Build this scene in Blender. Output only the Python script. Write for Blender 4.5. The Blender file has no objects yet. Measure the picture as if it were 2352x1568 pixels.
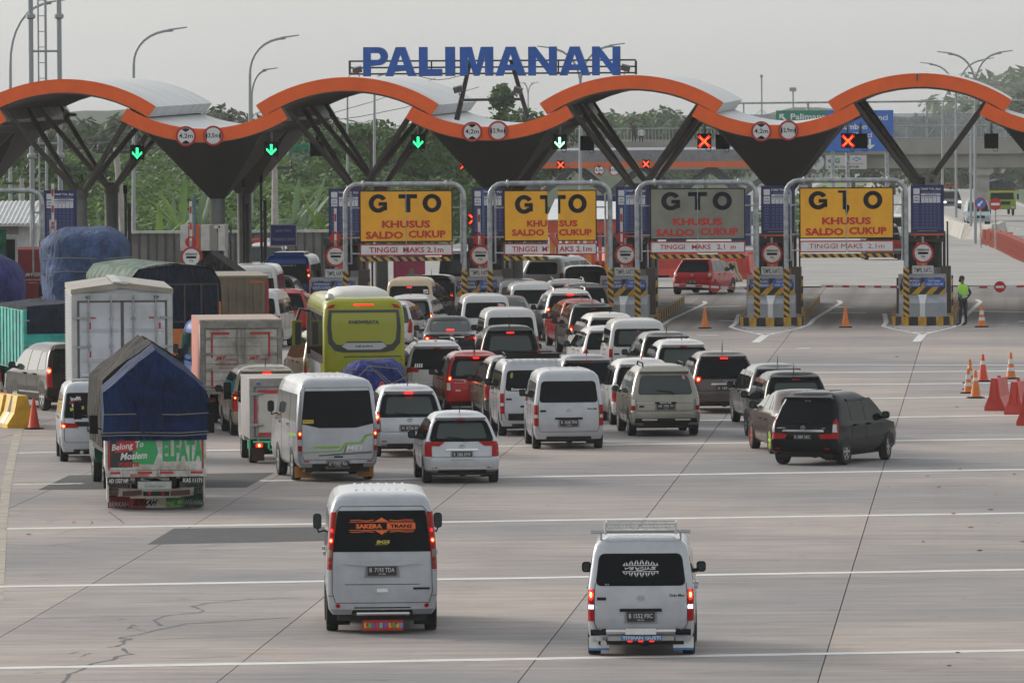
import bpy, math, random
from mathutils import Vector, Matrix, noise
R = random.Random(7)
sc = bpy.context.scene
# ---------------- camera (pixels below are in a 2352 x 1568 grid of the photograph)
FPX, CW, CH, HC = 20000.0, 2352.0, 1568.0, 9.4
yc = Vector((2320 - CW / 2, CH / 2 - 118, FPX)).normalized()
ph = math.radians(0.30)
zc = Vector((-math.sin(ph), math.cos(ph), 0)); zc = (zc - yc * zc.dot(yc)).normalized()
# right-handed in (right, up, back)
yb = Vector((yc.x, yc.y, -yc.z)); zb = Vector((zc.x, zc.y, -zc.z)); xb = yb.cross(zb)
RW = Matrix((xb, yb, zb))            # rows: world axes in camera axes -> world = RW @ cam
cd = bpy.data.cameras.new('camera'); cam = bpy.data.objects.new('camera', cd)
sc.collection.objects.link(cam); sc.camera = cam
cam.matrix_world = Matrix.Translation((0, 0, HC)) @ RW.to_4x4()
cd.sensor_width = 36; cd.lens = FPX / CW * 36; cd.clip_start = 5; cd.clip_end = 20000
# ---------------- sky and sun
SUN_EL, SUN_AZ = math.radians(23), math.radians(-54)     # azimuth from +Y, negative = left
w = bpy.data.worlds.new('World'); sc.world = w; w.use_nodes = True
nt = w.node_tree; nt.nodes.clear()
o_ = nt.nodes.new('ShaderNodeOutputWorld'); b_ = nt.nodes.new('ShaderNodeBackground'); s_ = nt.nodes.new('ShaderNodeTexSky')
s_.sky_type = 'NISHITA'; s_.sun_disc = False; s_.sun_elevation = SUN_EL; s_.sun_rotation = SUN_AZ
s_.altitude = 50; s_.air_density = 1.6; s_.dust_density = 4.0; s_.ozone_density = 1.0
tc = nt.nodes.new('ShaderNodeTexCoord'); mp = nt.nodes.new('ShaderNodeMapping'); mp.vector_type = 'NORMAL'
mp.inputs['Rotation'].default_value = (math.radians(0.9), 0, 0)
hs = nt.nodes.new('ShaderNodeHueSaturation'); hs.inputs['Saturation'].default_value = 0.22
mxw = nt.nodes.new('ShaderNodeMixRGB'); mxw.inputs[0].default_value = 0.35
nt.links.new(tc.outputs['Generated'], mp.inputs[0]); nt.links.new(mp.outputs[0], s_.inputs[0])
sz = nt.nodes.new('ShaderNodeSeparateXYZ'); cr = nt.nodes.new('ShaderNodeMapRange'); cb = nt.nodes.new('ShaderNodeCombineColor')
# overcast veil: a little brighter overhead than at the horizon
cr.inputs['From Min'].default_value = 0; cr.inputs['From Max'].default_value = 1; cr.inputs['To Min'].default_value = 6.3; cr.inputs['To Max'].default_value = 6.6
nt.links.new(tc.outputs['Generated'], sz.inputs[0]); nt.links.new(sz.outputs[2], cr.inputs['Value'])
nz_ = nt.nodes.new('ShaderNodeTexNoise'); nz_.inputs['Scale'].default_value = 6.0; nz_.inputs['Detail'].default_value = 4; mpn = nt.nodes.new('ShaderNodeMapping'); mpn.inputs['Scale'].default_value = (1, 1, 5)
nt.links.new(tc.outputs['Generated'], mpn.inputs[0]); nt.links.new(mpn.outputs[0], nz_.inputs['Vector'])
for i_, k_ in enumerate((.935, 1.0, 1.02)):
 q1 = nt.nodes.new('ShaderNodeMath'); q1.operation = 'MULTIPLY_ADD'; q1.inputs[1].default_value = .5; q1.inputs[2].default_value = .75 * k_; nt.links.new(nz_.outputs['Fac'], q1.inputs[0])
 q2 = nt.nodes.new('ShaderNodeMath'); q2.operation = 'MULTIPLY'; nt.links.new(cr.outputs[0], q2.inputs[0]); nt.links.new(q1.outputs[0], q2.inputs[1]); nt.links.new(q2.outputs[0], cb.inputs[i_])
nt.links.new(cb.outputs[0], mxw.inputs[2])
nt.links.new(s_.outputs[0], hs.inputs['Color']); nt.links.new(hs.outputs[0], mxw.inputs[1]); nt.links.new(mxw.outputs[0], b_.inputs[0])
b_.inputs[1].default_value = 0.14; nt.links.new(b_.outputs[0], o_.inputs[0])
sd = bpy.data.lights.new('sun', 'SUN'); so = bpy.data.objects.new('sun', sd); sc.collection.objects.link(so)
sd.energy = 1.3; sd.angle = math.radians(12); sd.color = (1.0, 0.89, 0.75)
dvec = Vector((math.sin(SUN_AZ) * math.cos(SUN_EL), math.cos(SUN_AZ) * math.cos(SUN_EL), math.sin(SUN_EL)))
so.rotation_euler = dvec.to_track_quat('Z', 'Y').to_euler(); so.location = (0, 200, 60)
vs = sc.view_settings; vs.view_transform = 'Standard'; vs.look = 'None'; vs.exposure = 0.33; vs.gamma = 1; vs.use_curve_mapping = False
try:
 sc.cycles.volume_bounces = 0; sc.cycles.max_bounces = 6; sc.cycles.volume_step_rate = 4; sc.cycles.transparent_max_bounces = 6
except Exception: pass

# ---------------- projection helpers
def ray(x, y):
 return (RW @ Vector((x - CW / 2, CH / 2 - y, -FPX))).normalized()
def gp(x, y, z=0.0):                       # pixel -> point on the plane at height z
 d = ray(x, y); t = (z - HC) / d.z; return Vector((0, 0, HC)) + d * t
def P(x, y, Y):                            # pixel -> point at road distance Y
 d = ray(x, y); return Vector((0, 0, HC)) + d * (Y / d.y)

# ---------------- objects
col = sc.collection
def lin(c):
 return tuple((v / 12.92 if v <= 0.04045 else ((v + 0.055) / 1.055) ** 2.4) for v in c)
def hx(s):
 return lin(tuple(int(s[i:i + 2], 16) / 255 for i in (0, 2, 4)))
def tag(o, label=None, cat=None, group=None, kind=None):
 if label: o['label'] = label
 if cat: o['category'] = cat
 if group: o['group'] = group
 if kind: o['kind'] = kind
 return o
def empty(name, loc=(0, 0, 0), rz=0, label=None, cat=None, group=None, rx=0):
 o = bpy.data.objects.new(name, None); col.objects.link(o); o.location = loc; o.rotation_euler = (rx, 0, rz)
 o.empty_display_size = .2
 return tag(o, label, cat, group)
def link(name, me, parent=None, loc=None):
 o = bpy.data.objects.new(name, me); col.objects.link(o)
 if parent is not None: o.parent = parent
 if loc is not None: o.location = loc
 return o
def children(o): return [c for c in bpy.data.objects if c.parent is o]
def copy_tree(o, parent=None):
 c = o.copy(); col.objects.link(c); c.parent = parent
 for k in list(o.children): copy_tree(k, c)
 return c
class MB:
 def __init__(s): s.v = []; s.f = []
 def add(s, vs, fs):
  n = len(s.v); s.v += [tuple(p) for p in vs]; s.f += [tuple(i + n for i in f) for f in fs]; return s
 def box(s, x0, x1, y0, y1, z0, z1):
  return s.add([(x0, y0, z0), (x1, y0, z0), (x1, y1, z0), (x0, y1, z0), (x0, y0, z1), (x1, y0, z1), (x1, y1, z1), (x0, y1, z1)],
      [(3, 2, 1, 0), (4, 5, 6, 7), (0, 1, 5, 4), (1, 2, 6, 5), (2, 3, 7, 6), (3, 0, 4, 7)])
 def prism(s, poly, y0, y1):              # x-z outline pushed along y (CCW seen from -y)
  n = len(poly); v = [(x, y0, z) for x, z in poly] + [(x, y1, z) for x, z in poly]
  return s.add(v, [tuple(range(n)), tuple(range(2 * n - 1, n - 1, -1))] + [(j, i, i + n, j + n) for i in range(n) for j in [(i + 1) % n]])
 def prismx(s, poly, x0, x1):             # y-z outline pushed along x
  n = len(poly); v = [(x0, y, z) for y, z in poly] + [(x1, y, z) for y, z in poly]
  return s.add(v, [tuple(range(n - 1, -1, -1)), tuple(range(n, 2 * n))] + [(i, j, j + n, i + n) for i in range(n) for j in [(i + 1) % n]])
 def prismz(s, poly, z0, z1):             # x-y outline pushed up (CCW seen from above)
  n = len(poly); v = [(x, y, z0) for x, y in poly] + [(x, y, z1) for x, y in poly]
  return s.add(v, [tuple(range(n - 1, -1, -1)), tuple(range(n, 2 * n))] + [(i, j, j + n, i + n) for i in range(n) for j in [(i + 1) % n]])
 def tube(s, pts, r, n=8, cap=True):
  pts = [Vector(p) for p in pts]; rs = r if isinstance(r, (list, tuple)) else [r] * len(pts); rings = []; up = None
  for i, p in enumerate(pts):
   t = (pts[min(i + 1, len(pts) - 1)] - pts[max(i - 1, 0)]).normalized()
   if up is None: up = Vector((0, 0, 1)) if abs(t.z) < .9 else Vector((0, 1, 0))
   a = t.cross(up).normalized(); b = a.cross(t).normalized(); up = b
   rings.append([p + (a * math.cos(k * 2 * math.pi / n) + b * math.sin(k * 2 * math.pi / n)) * rs[i] for k in range(n)])
  return s.loft(rings, cap)
 def loft(s, rings, cap=True, closed=True):
  n = len(rings[0]); v = [p for r_ in rings for p in r_]; f = []
  for i in range(len(rings) - 1):
   for k in range(n if closed else n - 1):
    k2 = (k + 1) % n; f.append((i * n + k, i * n + k2, (i + 1) * n + k2, (i + 1) * n + k))
  if cap:
   f.append(tuple(range(n - 1, -1, -1))); f.append(tuple(range((len(rings) - 1) * n, len(rings) * n)))
  return s.add(v, f)
 def lathe(s, prof, n=16, axis='z', c=(0, 0, 0)):
  rings = []
  for r_, h in prof:
   ring = []
   for k in range(n):
    a = k * 2 * math.pi / n; x, y = r_ * math.cos(a), r_ * math.sin(a)
    ring.append({'z': (c[0] + x, c[1] + y, c[2] + h), 'x': (c[0] + h, c[1] + x, c[2] + y), 'y': (c[0] + x, c[1] + h, c[2] - y)}[axis])
   rings.append(ring)
  return s.loft(rings, True)
 def mesh(s, m=None, smooth=None):
  me = bpy.data.meshes.new('m'); me.from_pydata(s.v, [], s.f); me.update()
  if m is not None: me.materials.append(m)
  if smooth:
   me.shade_smooth(); me.set_sharp_from_angle(angle=math.radians(smooth))
  return me
 def build(s, name, m, parent=None, smooth=None, loc=None):
  me = s.mesh(m, smooth); o = link(name, me, parent, loc); me.name = o.name; return o

# ---------------- materials
MC = {}
def nodes(m):
 m.use_nodes = True; t = m.node_tree; return t, t.nodes['Principled BSDF']
def mat(name, c, rough=.5, metal=0., emit=0., coat=0., var=.0, scale=3., bump=0., bscale=20., streak=None, dirt=None, spec=None, ior=None):
 k = (name, c, rough, metal, emit, coat, var)
 if k in MC: return MC[k]
 m = bpy.data.materials.new(name); t, p = nodes(m)
 if isinstance(c, str): c = hx(c)
 p.inputs['Base Color'].default_value = (*c, 1); p.inputs['Roughness'].default_value = rough; p.inputs['Metallic'].default_value = metal
 if coat: p.inputs['Coat Weight'].default_value = coat; p.inputs['Coat Roughness'].default_value = .08
 if spec is not None: p.inputs['Specular IOR Level'].default_value = spec
 if ior: p.inputs['IOR'].default_value = ior
 if emit: p.inputs['Emission Color'].default_value = (*c, 1); p.inputs['Emission Strength'].default_value = emit
 if var or bump:
  tc = t.nodes.new('ShaderNodeTexCoord'); mp = t.nodes.new('ShaderNodeMapping'); t.links.new(tc.outputs['Object'], mp.inputs[0])
  if streak: mp.inputs['Scale'].default_value = streak
 if var:
  n1 = t.nodes.new('ShaderNodeTexNoise'); n1.inputs['Scale'].default_value = scale; n1.inputs['Detail'].default_value = 5
  n1.inputs['Roughness'].default_value = .65
  t.links.new(mp.outputs[0], n1.inputs['Vector'])
  rp = t.nodes.new('ShaderNodeValToRGB'); e = rp.color_ramp.elements
  d = dirt if dirt else tuple(v * (1 - var) for v in c)
  e[0].position = .36; e[0].color = (*d, 1); e[1].position = .62; e[1].color = (*[min(1, v * (1 + var * .35)) for v in c], 1)
  t.links.new(n1.outputs['Fac'], rp.inputs[0]); t.links.new(rp.outputs[0], p.inputs['Base Color'])
 if bump:
  n2 = t.nodes.new('ShaderNodeTexNoise'); n2.inputs['Scale'].default_value = bscale; n2.inputs['Detail'].default_value = 4
  t.links.new(mp.outputs[0], n2.inputs['Vector'])
  bp = t.nodes.new('ShaderNodeBump'); bp.inputs['Strength'].default_value = bump; bp.inputs['Distance'].default_value = .05
  t.links.new(n2.outputs['Fac'], bp.inputs['Height']); t.links.new(bp.outputs[0], p.inputs['Normal'])
 MC[k] = m; return m
def paint(c, metal=.0, name='car_paint'):
 dk = sum(hx(c) if isinstance(c, str) else c) < .1
 return mat(name, c, .16 if dk else .2, 0 if dk else metal, 0, .03 if dk else .16, .12, 2.2, spec=.5, ior=1.2 if dk else 1.33)
def hazard(name='hazard_stripe', k=2.2, ax=(1, 0, 1), off=0., yel=(.62, .34, .03)):
 key = (name, k, ax, off)
 if key in MC: return MC[key]
 m = bpy.data.materials.new(name); t, p = nodes(m); N = t.nodes.new
 tc = N('ShaderNodeTexCoord'); dp = N('ShaderNodeVectorMath'); dp.operation = 'DOT_PRODUCT'; dp.inputs[1].default_value = ax
 t.links.new(tc.outputs['Object'], dp.inputs[0])
 mu = N('ShaderNodeMath'); mu.operation = 'MULTIPLY_ADD'; mu.inputs[1].default_value = k; mu.inputs[2].default_value = off
 t.links.new(dp.outputs['Value'], mu.inputs[0])
 fr = N('ShaderNodeMath'); fr.operation = 'FRACT'; t.links.new(mu.outputs[0], fr.inputs[0])
 gt = N('ShaderNodeMath'); gt.operation = 'GREATER_THAN'; gt.inputs[1].default_value = .5; t.links.new(fr.outputs[0], gt.inputs[0])
 mx = N('ShaderNodeMixRGB'); mx.inputs[1].default_value = (*yel, 1); mx.inputs[2].default_value = (.022, .022, .022, 1)
 t.links.new(gt.outputs[0], mx.inputs[0])
 ns = N('ShaderNodeTexNoise'); ns.inputs['Scale'].default_value = 6; ns.inputs['Detail'].default_value = 5
 t.links.new(tc.outputs['Object'], ns.inputs['Vector'])
 m2 = N('ShaderNodeMixRGB'); m2.blend_type = 'MULTIPLY'; m2.inputs[0].default_value = .45
 t.links.new(mx.outputs[0], m2.inputs[1]); t.links.new(ns.outputs['Fac'], m2.inputs[2]); t.links.new(m2.outputs[0], p.inputs['Base Color'])
 p.inputs['Roughness'].default_value = .55; MC[key] = m; return m
GLASS = mat('dark_glass', (.004, .005, .007), .05, 0, 0, 0, spec=.5, ior=1.17)
GLASSC = mat('grey_green_glass', (.045, .056, .055), .07, 0, 0, 0, spec=.5, ior=1.3)
BLACK = mat('black_plastic', (.012, .012, .013), .6, spec=.25, ior=1.3)
RUBBER = mat('tyre_rubber', (.014, .014, .014), .9, var=.3, scale=9.)
DARK = mat('dark_underbody', (.015, .014, .013), .8)
CHROME = mat('chrome', (.6, .6, .6), .18, .9)
ALLOY = mat('alloy', (.38, .38, .39), .35, .7)
SEAM = mat('panel_gap', (.01, .01, .01), .8)
REDL = mat('red_lamp', (.30, .006, .006), .25, 0, 0, 0, ior=1.25)
CLEARL = mat('clear_lamp', (.45, .45, .45), .15, 0, 0, .8)
LITR = mat('lit_red_lamp', (1.0, .008, .004), .3, 0, 3.2)
LITO = mat('lit_orange_core', (1.0, .30, .06), .3, 0, 9.0)
LITW = mat('lit_white_lamp', (.9, .92, 1.0), .3, 0, 3.0)
PLATE = mat('plate_black', (.02, .021, .023), .4)
PTXT = mat('plate_white', (.62, .62, .62), .5)
WHITE = mat('white_paint', (.70, .70, .69), .5, var=.15)
REDP = mat('red_paint', (.42, .02, .02), .5, var=.2)
GALV = mat('galvanised_steel', (.34, .36, .38), .42, .55, var=.35, scale=4.)
STEELD = mat('dark_steel', (.055, .052, .050), .6, .2, var=.3)
BLUE = mat('sign_blue', (.02, .055, .30), .45)
CONC = mat('concrete', (.36, .34, .31), .85, var=.3, scale=1.5, bump=.3)
GREYP = mat('grey_paint', (.27, .30, .34), .7, var=.2, scale=2.)
YEL = mat('yellow_paint', (.62, .34, .03), .6, var=.3, scale=4.)
BLK = mat('black_paint', (.03, .03, .03), .7, var=.3, scale=4.)
ORANGE = mat('orange_fascia', (.88, .125, .012), .5, var=.10, scale=.8)

# ---------------- text
TX = {}
def textgeo(s, bold=0.):
 if (s, bold) in TX: return TX[(s, bold)]
 cu = bpy.data.curves.new('t', 'FONT'); cu.body = s; cu.size = 1; cu.offset = bold; cu.resolution_u = 2; cu.fill_mode = 'FRONT'
 o = bpy.data.objects.new('t', cu); me = bpy.data.meshes.new_from_object(o)
 v = [tuple(p.co) for p in me.vertices]; f = [tuple(p.vertices) for p in me.polygons]
 bpy.data.objects.remove(o); bpy.data.curves.remove(cu); bpy.data.meshes.remove(me)
 if v:
  x0 = min(p[0] for p in v); x1 = max(p[0] for p in v); y0 = min(p[1] for p in v); y1 = max(p[1] for p in v)
  v = [((p[0] - x0) / (x1 - x0 or 1) - .5, (p[1] - y0) / (y1 - y0 or 1) - .5) for p in v]
 TX[(s, bold)] = (v, f); return v, f
def text(s, cx, y, cz, w, h, m, parent=None, name='lettering', bold=.02, tilt=0., slant=0., fn=None):
 v, f = textgeo(s, bold); ca, sa = math.cos(tilt), math.sin(tilt); out = []
 for a, b in v:
  X, Z = a * w + slant * b * h, b * h; X, Z = X * ca - Z * sa, X * sa + Z * ca
  out.append((cx + X, y if fn is None else fn(cx + X, cz + Z), cz + Z))
 mb = MB(); mb.v = out; mb.f = list(f); return mb.build(name, m, parent)
# ---------------- x-z polygons helpers
def rrect(x0, x1, z0, z1, r, n=3):
 pts = []
 for cx, cz, a0 in ((x1 - r, z0 + r, -90), (x1 - r, z1 - r, 0), (x0 + r, z1 - r, 90), (x0 + r, z0 + r, 180)):
  for k in range(n + 1):
   a = math.radians(a0 + 90 * k / n); pts.append((cx + r * math.cos(a), cz + r * math.sin(a)))
 return pts
def circ(cx, cz, r, n=24, ry=None):
 return [(cx + r * math.cos(k * 2 * math.pi / n), cz + (ry or r) * math.sin(k * 2 * math.pi / n)) for k in range(n)]
# ================= GROUND
def terrain(X, Y):
 if Y <= 345: return 0.0
 z = -0.012 * (Y - 345) * min(1, (Y - 345) / 60)
 edge = -30 - max(0, min(1, (Y - 420) / 500)) * 16          # left of this line the green hill rises
 k = max(0, min(1, (edge - X) / 9)); k = k * k * (3 - 2 * k)
 if Y < 400: hl = -.4 * (Y - 345) / 55
 elif Y < 600: hl = -.4 + 2.2 * (Y - 400) / 200
 elif Y < 660: hl = 1.8
 else: hl = 1.8 - .012 * (Y - 660)
 kr = max(0, min(1, (X - (8 - max(0, Y - 700) * .011 + max(0, 700 - Y) * .01)) / 14))
 hr = z + 3.0 * max(0, min(1, (Y - 450) / 200))
 z = z + (hr - z) * kr * kr * (3 - 2 * kr)
 return z + (hl - z) * k
gm = mat('green_ground', (.05, .085, .028), .95, var=.4, scale=.6, bump=.4, bscale=2.)
mb = MB(); xs = [-1500, -900, -500, -300, -200, -140, -100, -80, -66, -56, -50, -46, -43, -40, -37, -34, -31, -28, -24, -18, -10, 0, 6, 10, 14, 18, 24, 32, 45, 70, 110, 200, 400, 900, 1500]
ys = [60, 120, 200, 280, 330, 345, 360, 380, 400, 430, 470, 520, 560, 600, 630, 660, 720, 800, 900, 1000, 1200, 1500, 1900, 2400, 3000, 3800, 4600, 5600]
vv = [(X, Y, terrain(X, Y) - .06) for Y in ys for X in xs]; n = len(xs)
mb.add(vv, [(j * n + i, j * n + i + 1, (j + 1) * n + i + 1, (j + 1) * n + i) for j in range(len(ys) - 1) for i in range(n - 1)])
tag(mb.build('ground', gm, smooth=60), 'green grassy ground around the toll plaza', None, None, 'structure')
# concrete slabs of the plaza
def slabmat():
 m = bpy.data.materials.new('plaza_concrete'); t, p = nodes(m); N = t.nodes.new; L = t.links.new
 g = N('ShaderNodeNewGeometry'); oi = N('ShaderNodeObjectInfo')
 mp = N('ShaderNodeMapping'); mp.inputs['Scale'].default_value = (.22, 1.1, 1); L(g.outputs['Position'], mp.inputs[0])
 n1 = N('ShaderNodeTexNoise'); n1.inputs['Scale'].default_value = 1.6; n1.inputs['Detail'].default_value = 8; n1.inputs['Roughness'].default_value = .7; L(mp.outputs[0], n1.inputs['Vector'])
 n2 = N('ShaderNodeTexNoise'); n2.inputs['Scale'].default_value = .09; n2.inputs['Detail'].default_value = 4; L(g.outputs['Position'], n2.inputs['Vector'])
 mp3 = N('ShaderNodeMapping'); mp3.inputs['Scale'].default_value = (1.6, 5.0, 1); L(g.outputs['Position'], mp3.inputs[0])
 n3 = N('ShaderNodeTexNoise'); n3.inputs['Scale'].default_value = 3.; n3.inputs['Detail'].default_value = 6; n3.inputs['Roughness'].default_value = .8; L(mp3.outputs[0], n3.inputs['Vector'])
 r1 = N('ShaderNodeValToRGB'); r1.color_ramp.elements[0].position = .34; r1.color_ramp.elements[0].color = (.24, .222, .213, 1)
 r1.color_ramp.elements[1].position = .66; r1.color_ramp.elements[1].color = (.375, .350, .336, 1); L(n1.outputs['Fac'], r1.inputs[0])
 r2 = N('ShaderNodeValToRGB'); r2.color_ramp.elements[0].position = .38; r2.color_ramp.elements[0].color = (.70, .72, .76, 1)
 r2.color_ramp.elements[1].position = .6; r2.color_ramp.elements[1].color = (1.10, 1.04, 1.0, 1); L(n2.outputs['Fac'], r2.inputs[0])
 m1 = N('ShaderNodeMixRGB'); m1.blend_type = 'MULTIPLY'; m1.inputs[0].default_value = 1; L(r1.outputs[0], m1.inputs[1]); L(r2.outputs[0], m1.inputs[2])
 r3 = N('ShaderNodeValToRGB'); r3.color_ramp.elements[0].position = .30; r3.color_ramp.elements[0].color = (.62, .62, .62, 1)
 r3.color_ramp.elements[1].position = .45; r3.color_ramp.elements[1].color = (1, 1, 1, 1); L(n3.outputs['Fac'], r3.inputs[0])
 m2 = N('ShaderNodeMixRGB'); m2.blend_type = 'MULTIPLY'; m2.inputs[0].default_value = .8; L(m1.outputs[0], m2.inputs[1]); L(r3.outputs[0], m2.inputs[2])
 r4 = N('ShaderNodeValToRGB'); r4.color_ramp.elements[0].color = (.80, .82, .86, 1); r4.color_ramp.elements[1].color = (1.08, 1.02, .98, 1); L(oi.outputs['Random'], r4.inputs[0])
 m3 = N('ShaderNodeMixRGB'); m3.blend_type = 'MULTIPLY'; m3.inputs[0].default_value = .9; L(m2.outputs[0], m3.inputs[1]); L(r4.outputs[0], m3.inputs[2])
 mp4 = N('ShaderNodeMapping'); mp4.inputs['Scale'].default_value = (1.2, .012, 1); L(g.outputs['Position'], mp4.inputs[0])
 n4 = N('ShaderNodeTexNoise'); n4.inputs['Scale'].default_value = 1.; n4.inputs['Detail'].default_value = 5; L(mp4.outputs[0], n4.inputs['Vector'])
 r5 = N('ShaderNodeValToRGB'); r5.color_ramp.elements[0].position = .36; r5.color_ramp.elements[0].color = (.95, .95, .955, 1); r5.color_ramp.elements[1].position = .56; r5.color_ramp.elements[1].color = (1, 1, 1, 1); L(n4.outputs['Fac'], r5.inputs[0])
 m4 = N('ShaderNodeMixRGB'); m4.blend_type = 'MULTIPLY'; m4.inputs[0].default_value = .85; L(m3.outputs[0], m4.inputs[1]); L(r5.outputs[0], m4.inputs[2])
 n5 = N('ShaderNodeTexNoise'); n5.inputs['Scale'].default_value = 1.1; n5.inputs['Detail'].default_value = 9; n5.inputs['Roughness'].default_value = .75; L(g.outputs['Position'], n5.inputs['Vector'])
 r6 = N('ShaderNodeValToRGB'); r6.color_ramp.elements[0].position = .30; r6.color_ramp.elements[0].color = (.42, .41, .40, 1); r6.color_ramp.elements[1].position = .41; r6.color_ramp.elements[1].color = (1, 1, 1, 1); L(n5.outputs['Fac'], r6.inputs[0])
 m5 = N('ShaderNodeMixRGB'); m5.blend_type = 'MULTIPLY'; m5.inputs[0].default_value = .8; L(m4.outputs[0], m5.inputs[1]); L(r6.outputs[0], m5.inputs[2])
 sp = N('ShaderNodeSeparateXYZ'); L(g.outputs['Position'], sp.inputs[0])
 mr = N('ShaderNodeMapRange'); mr.interpolation_type = 'SMOOTHSTEP'; mr.inputs['From Min'].default_value = 286; mr.inputs['From Max'].default_value = 306; mr.inputs['To Min'].default_value = 2.0; mr.inputs['To Max'].default_value = .62; L(sp.outputs[1], mr.inputs['Value'])  # darker from the gates on: tyre stains and canopy shade, both put into the colour
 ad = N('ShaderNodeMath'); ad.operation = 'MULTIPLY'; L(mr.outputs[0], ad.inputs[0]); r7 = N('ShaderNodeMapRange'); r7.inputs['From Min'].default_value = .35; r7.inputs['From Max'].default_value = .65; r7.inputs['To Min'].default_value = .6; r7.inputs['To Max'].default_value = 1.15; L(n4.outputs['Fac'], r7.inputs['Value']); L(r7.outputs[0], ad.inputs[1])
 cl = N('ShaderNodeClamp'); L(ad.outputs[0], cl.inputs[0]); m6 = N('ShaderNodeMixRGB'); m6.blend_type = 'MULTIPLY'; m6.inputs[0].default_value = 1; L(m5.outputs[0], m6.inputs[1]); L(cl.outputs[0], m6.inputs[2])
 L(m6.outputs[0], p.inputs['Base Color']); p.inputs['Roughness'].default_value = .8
 bp = N('ShaderNodeBump'); bp.inputs['Strength'].default_value = .25; bp.inputs['Distance'].default_value = .02; L(n3.outputs['Fac'], bp.inputs['Height']); L(bp.outputs[0], p.inputs['Normal'])
 return m
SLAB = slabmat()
base = MB().box(-64, 30, 100, 352, -.058, -.02).build('toll_plaza', mat('joint_filler', (.04, .037, .033), .95)); tag(base, 'wide pale concrete toll plaza', None, None, 'structure')
JX = [-52, -47.5, -43, -38.5, -34, -29.5, -25, -20.95, -16.45, -11.97, -7.42, -2.92, 1.58, 6.1, 10.6, 20]
rows = [108, 120, 132, 144, 156, 168, 180, 192, 204, 216, 228, 240, 252, 264, 276, 288, 300, 316, 332, 350]
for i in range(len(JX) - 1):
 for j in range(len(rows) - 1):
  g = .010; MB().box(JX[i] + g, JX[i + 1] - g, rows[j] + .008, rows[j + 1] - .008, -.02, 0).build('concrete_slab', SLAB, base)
LINEM = mat('road_line_white', (.66, .66, .65), .7, var=.28, scale=2.5, streak=(.5, 3, 1))
def band(pts, wid, name, m, z=.004, along=True, label=None):
 # pts world points; ribbon of width wid
 mb = MB(); v = []; f = []
 for i, p in enumerate(pts):
  d = (pts[min(i + 1, len(pts) - 1)] - pts[max(i - 1, 0)]); d.z = 0; d.normalize(); nn = Vector((-d.y, d.x, 0))
  ww = wid[i] if isinstance(wid, list) else wid
  v += [p + nn * ww / 2 + Vector((0, 0, z)), p - nn * ww / 2 + Vector((0, 0, z))]
  if i: f.append((2 * i - 2, 2 * i - 1, 2 * i + 1, 2 * i))
 mb.add(v, f); o = mb.build(name, m); return tag(o, label, None, None, 'structure')
LN = [((-20, 1534), (2400, 1492)), ((-20, 1347), (2400, 1307)), ((10, 1214), (2400, 1177)), ((598, 1104), (2400, 1077)), ((470, 1034), (2400, 1007)),
  ((500, 983), (2400, 952.5)), ((800, 931), (2400, 909.5)), ((900, 893), (2400, 878.5)), ((1100, 862), (2400, 851.5)), ((1700, 837), (2400, 838.5)), ((30, 1112.5), (190, 1110)), ((40, 1040), (240, 1036))]
for i, (a, b) in enumerate(LN):
 k = 14; pts = [gp(a[0] + (b[0] - a[0]) * t / k, a[1] + (b[1] - a[1]) * t / k + R.uniform(-.25, .25)) for t in range(k + 1)]
 band(pts, .50 if i < 9 else .35, 'painted_line', LINEM, label='white painted rumble line across the plaza')
# left curved edge line
band([gp(x, y) for x, y in ((44, 985), (30, 1040), (16, 1110), (6, 1190), (1, 1270), (-6, 1380))], .20, 'painted_edge_line', mat('edge_line_worn', (.36, .32, .27), .8, var=.3, scale=2.), label='worn pale edge line along the left side')
# asphalt patches
AS = mat('asphalt', (.058, .057, .062), .85, var=.25, scale=2.5, bump=.4, bscale=30.)
for q in (((338, 1250), (399, 1213), (790, 1209), (790, 1241)), ((86, 1125), (159, 1091), (631, 1085), (566, 1119))):
 v = [gp(*p) + Vector((0, 0, .002)) for p in q]
 tag(MB().add(v, [(0, 3, 2, 1)]).build('asphalt_patch', AS), 'dark asphalt repair patch in the concrete', None, None, 'structure')
# cracks (sealed with tar)
TAR = mat('tar_crack', (.075, .075, .085), .7)
CR = [[(480, 1565), (520, 1500), (620, 1465), (690, 1420), (860, 1390), (880, 1365), (1010, 1348), (960, 1340), (930, 1305)],
  [(810, 1298), (880, 1290), (940, 1270), (920, 1250), (1000, 1232), (890, 1228), (1060, 1200), (1150, 1175), (1330, 1138), (1400, 1120), (2180, 1075)],
  [(960, 1160), (1000, 1125), (1035, 1138), (975, 1150), (1100, 1178)], [(1220, 1135), (1160, 1095), (1250, 1058), (1500, 1038), (1540, 1020), (1450, 988), (1600, 960), (1880, 935), (2264, 925)],
  [(140, 1082), (870, 1062), (1250, 1055)], [(340, 968), (900, 965), (1300, 950), (1900, 938)], [(0, 1248), (900, 1232), (1000, 1243), (2000, 1210)],
  [(600, 1105), (880, 1092), (950, 1082)], [(610, 1365), (690, 1340)], [(520, 1348), (600, 1330)], [(590, 1386), (900, 1382), (1370, 1382), (1800, 1366)],
  [(380, 530), (700, 495), (1100, 486)], [(500, 535), (580, 546), (860, 552), (1420, 553), (1840, 503)], [(1480, 555), (1600, 568), (2264, 570)], [(200, 1446), (700, 1425), (1000, 1420)],
  [(820, 275), (900, 330), (935, 362)], [(350, 352), (470, 335)], [(690, 345), (700, 360), (680, 374)], [(740, 350), (850, 340)], [(480, 430), (560, 408), (900, 398)]]
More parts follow.
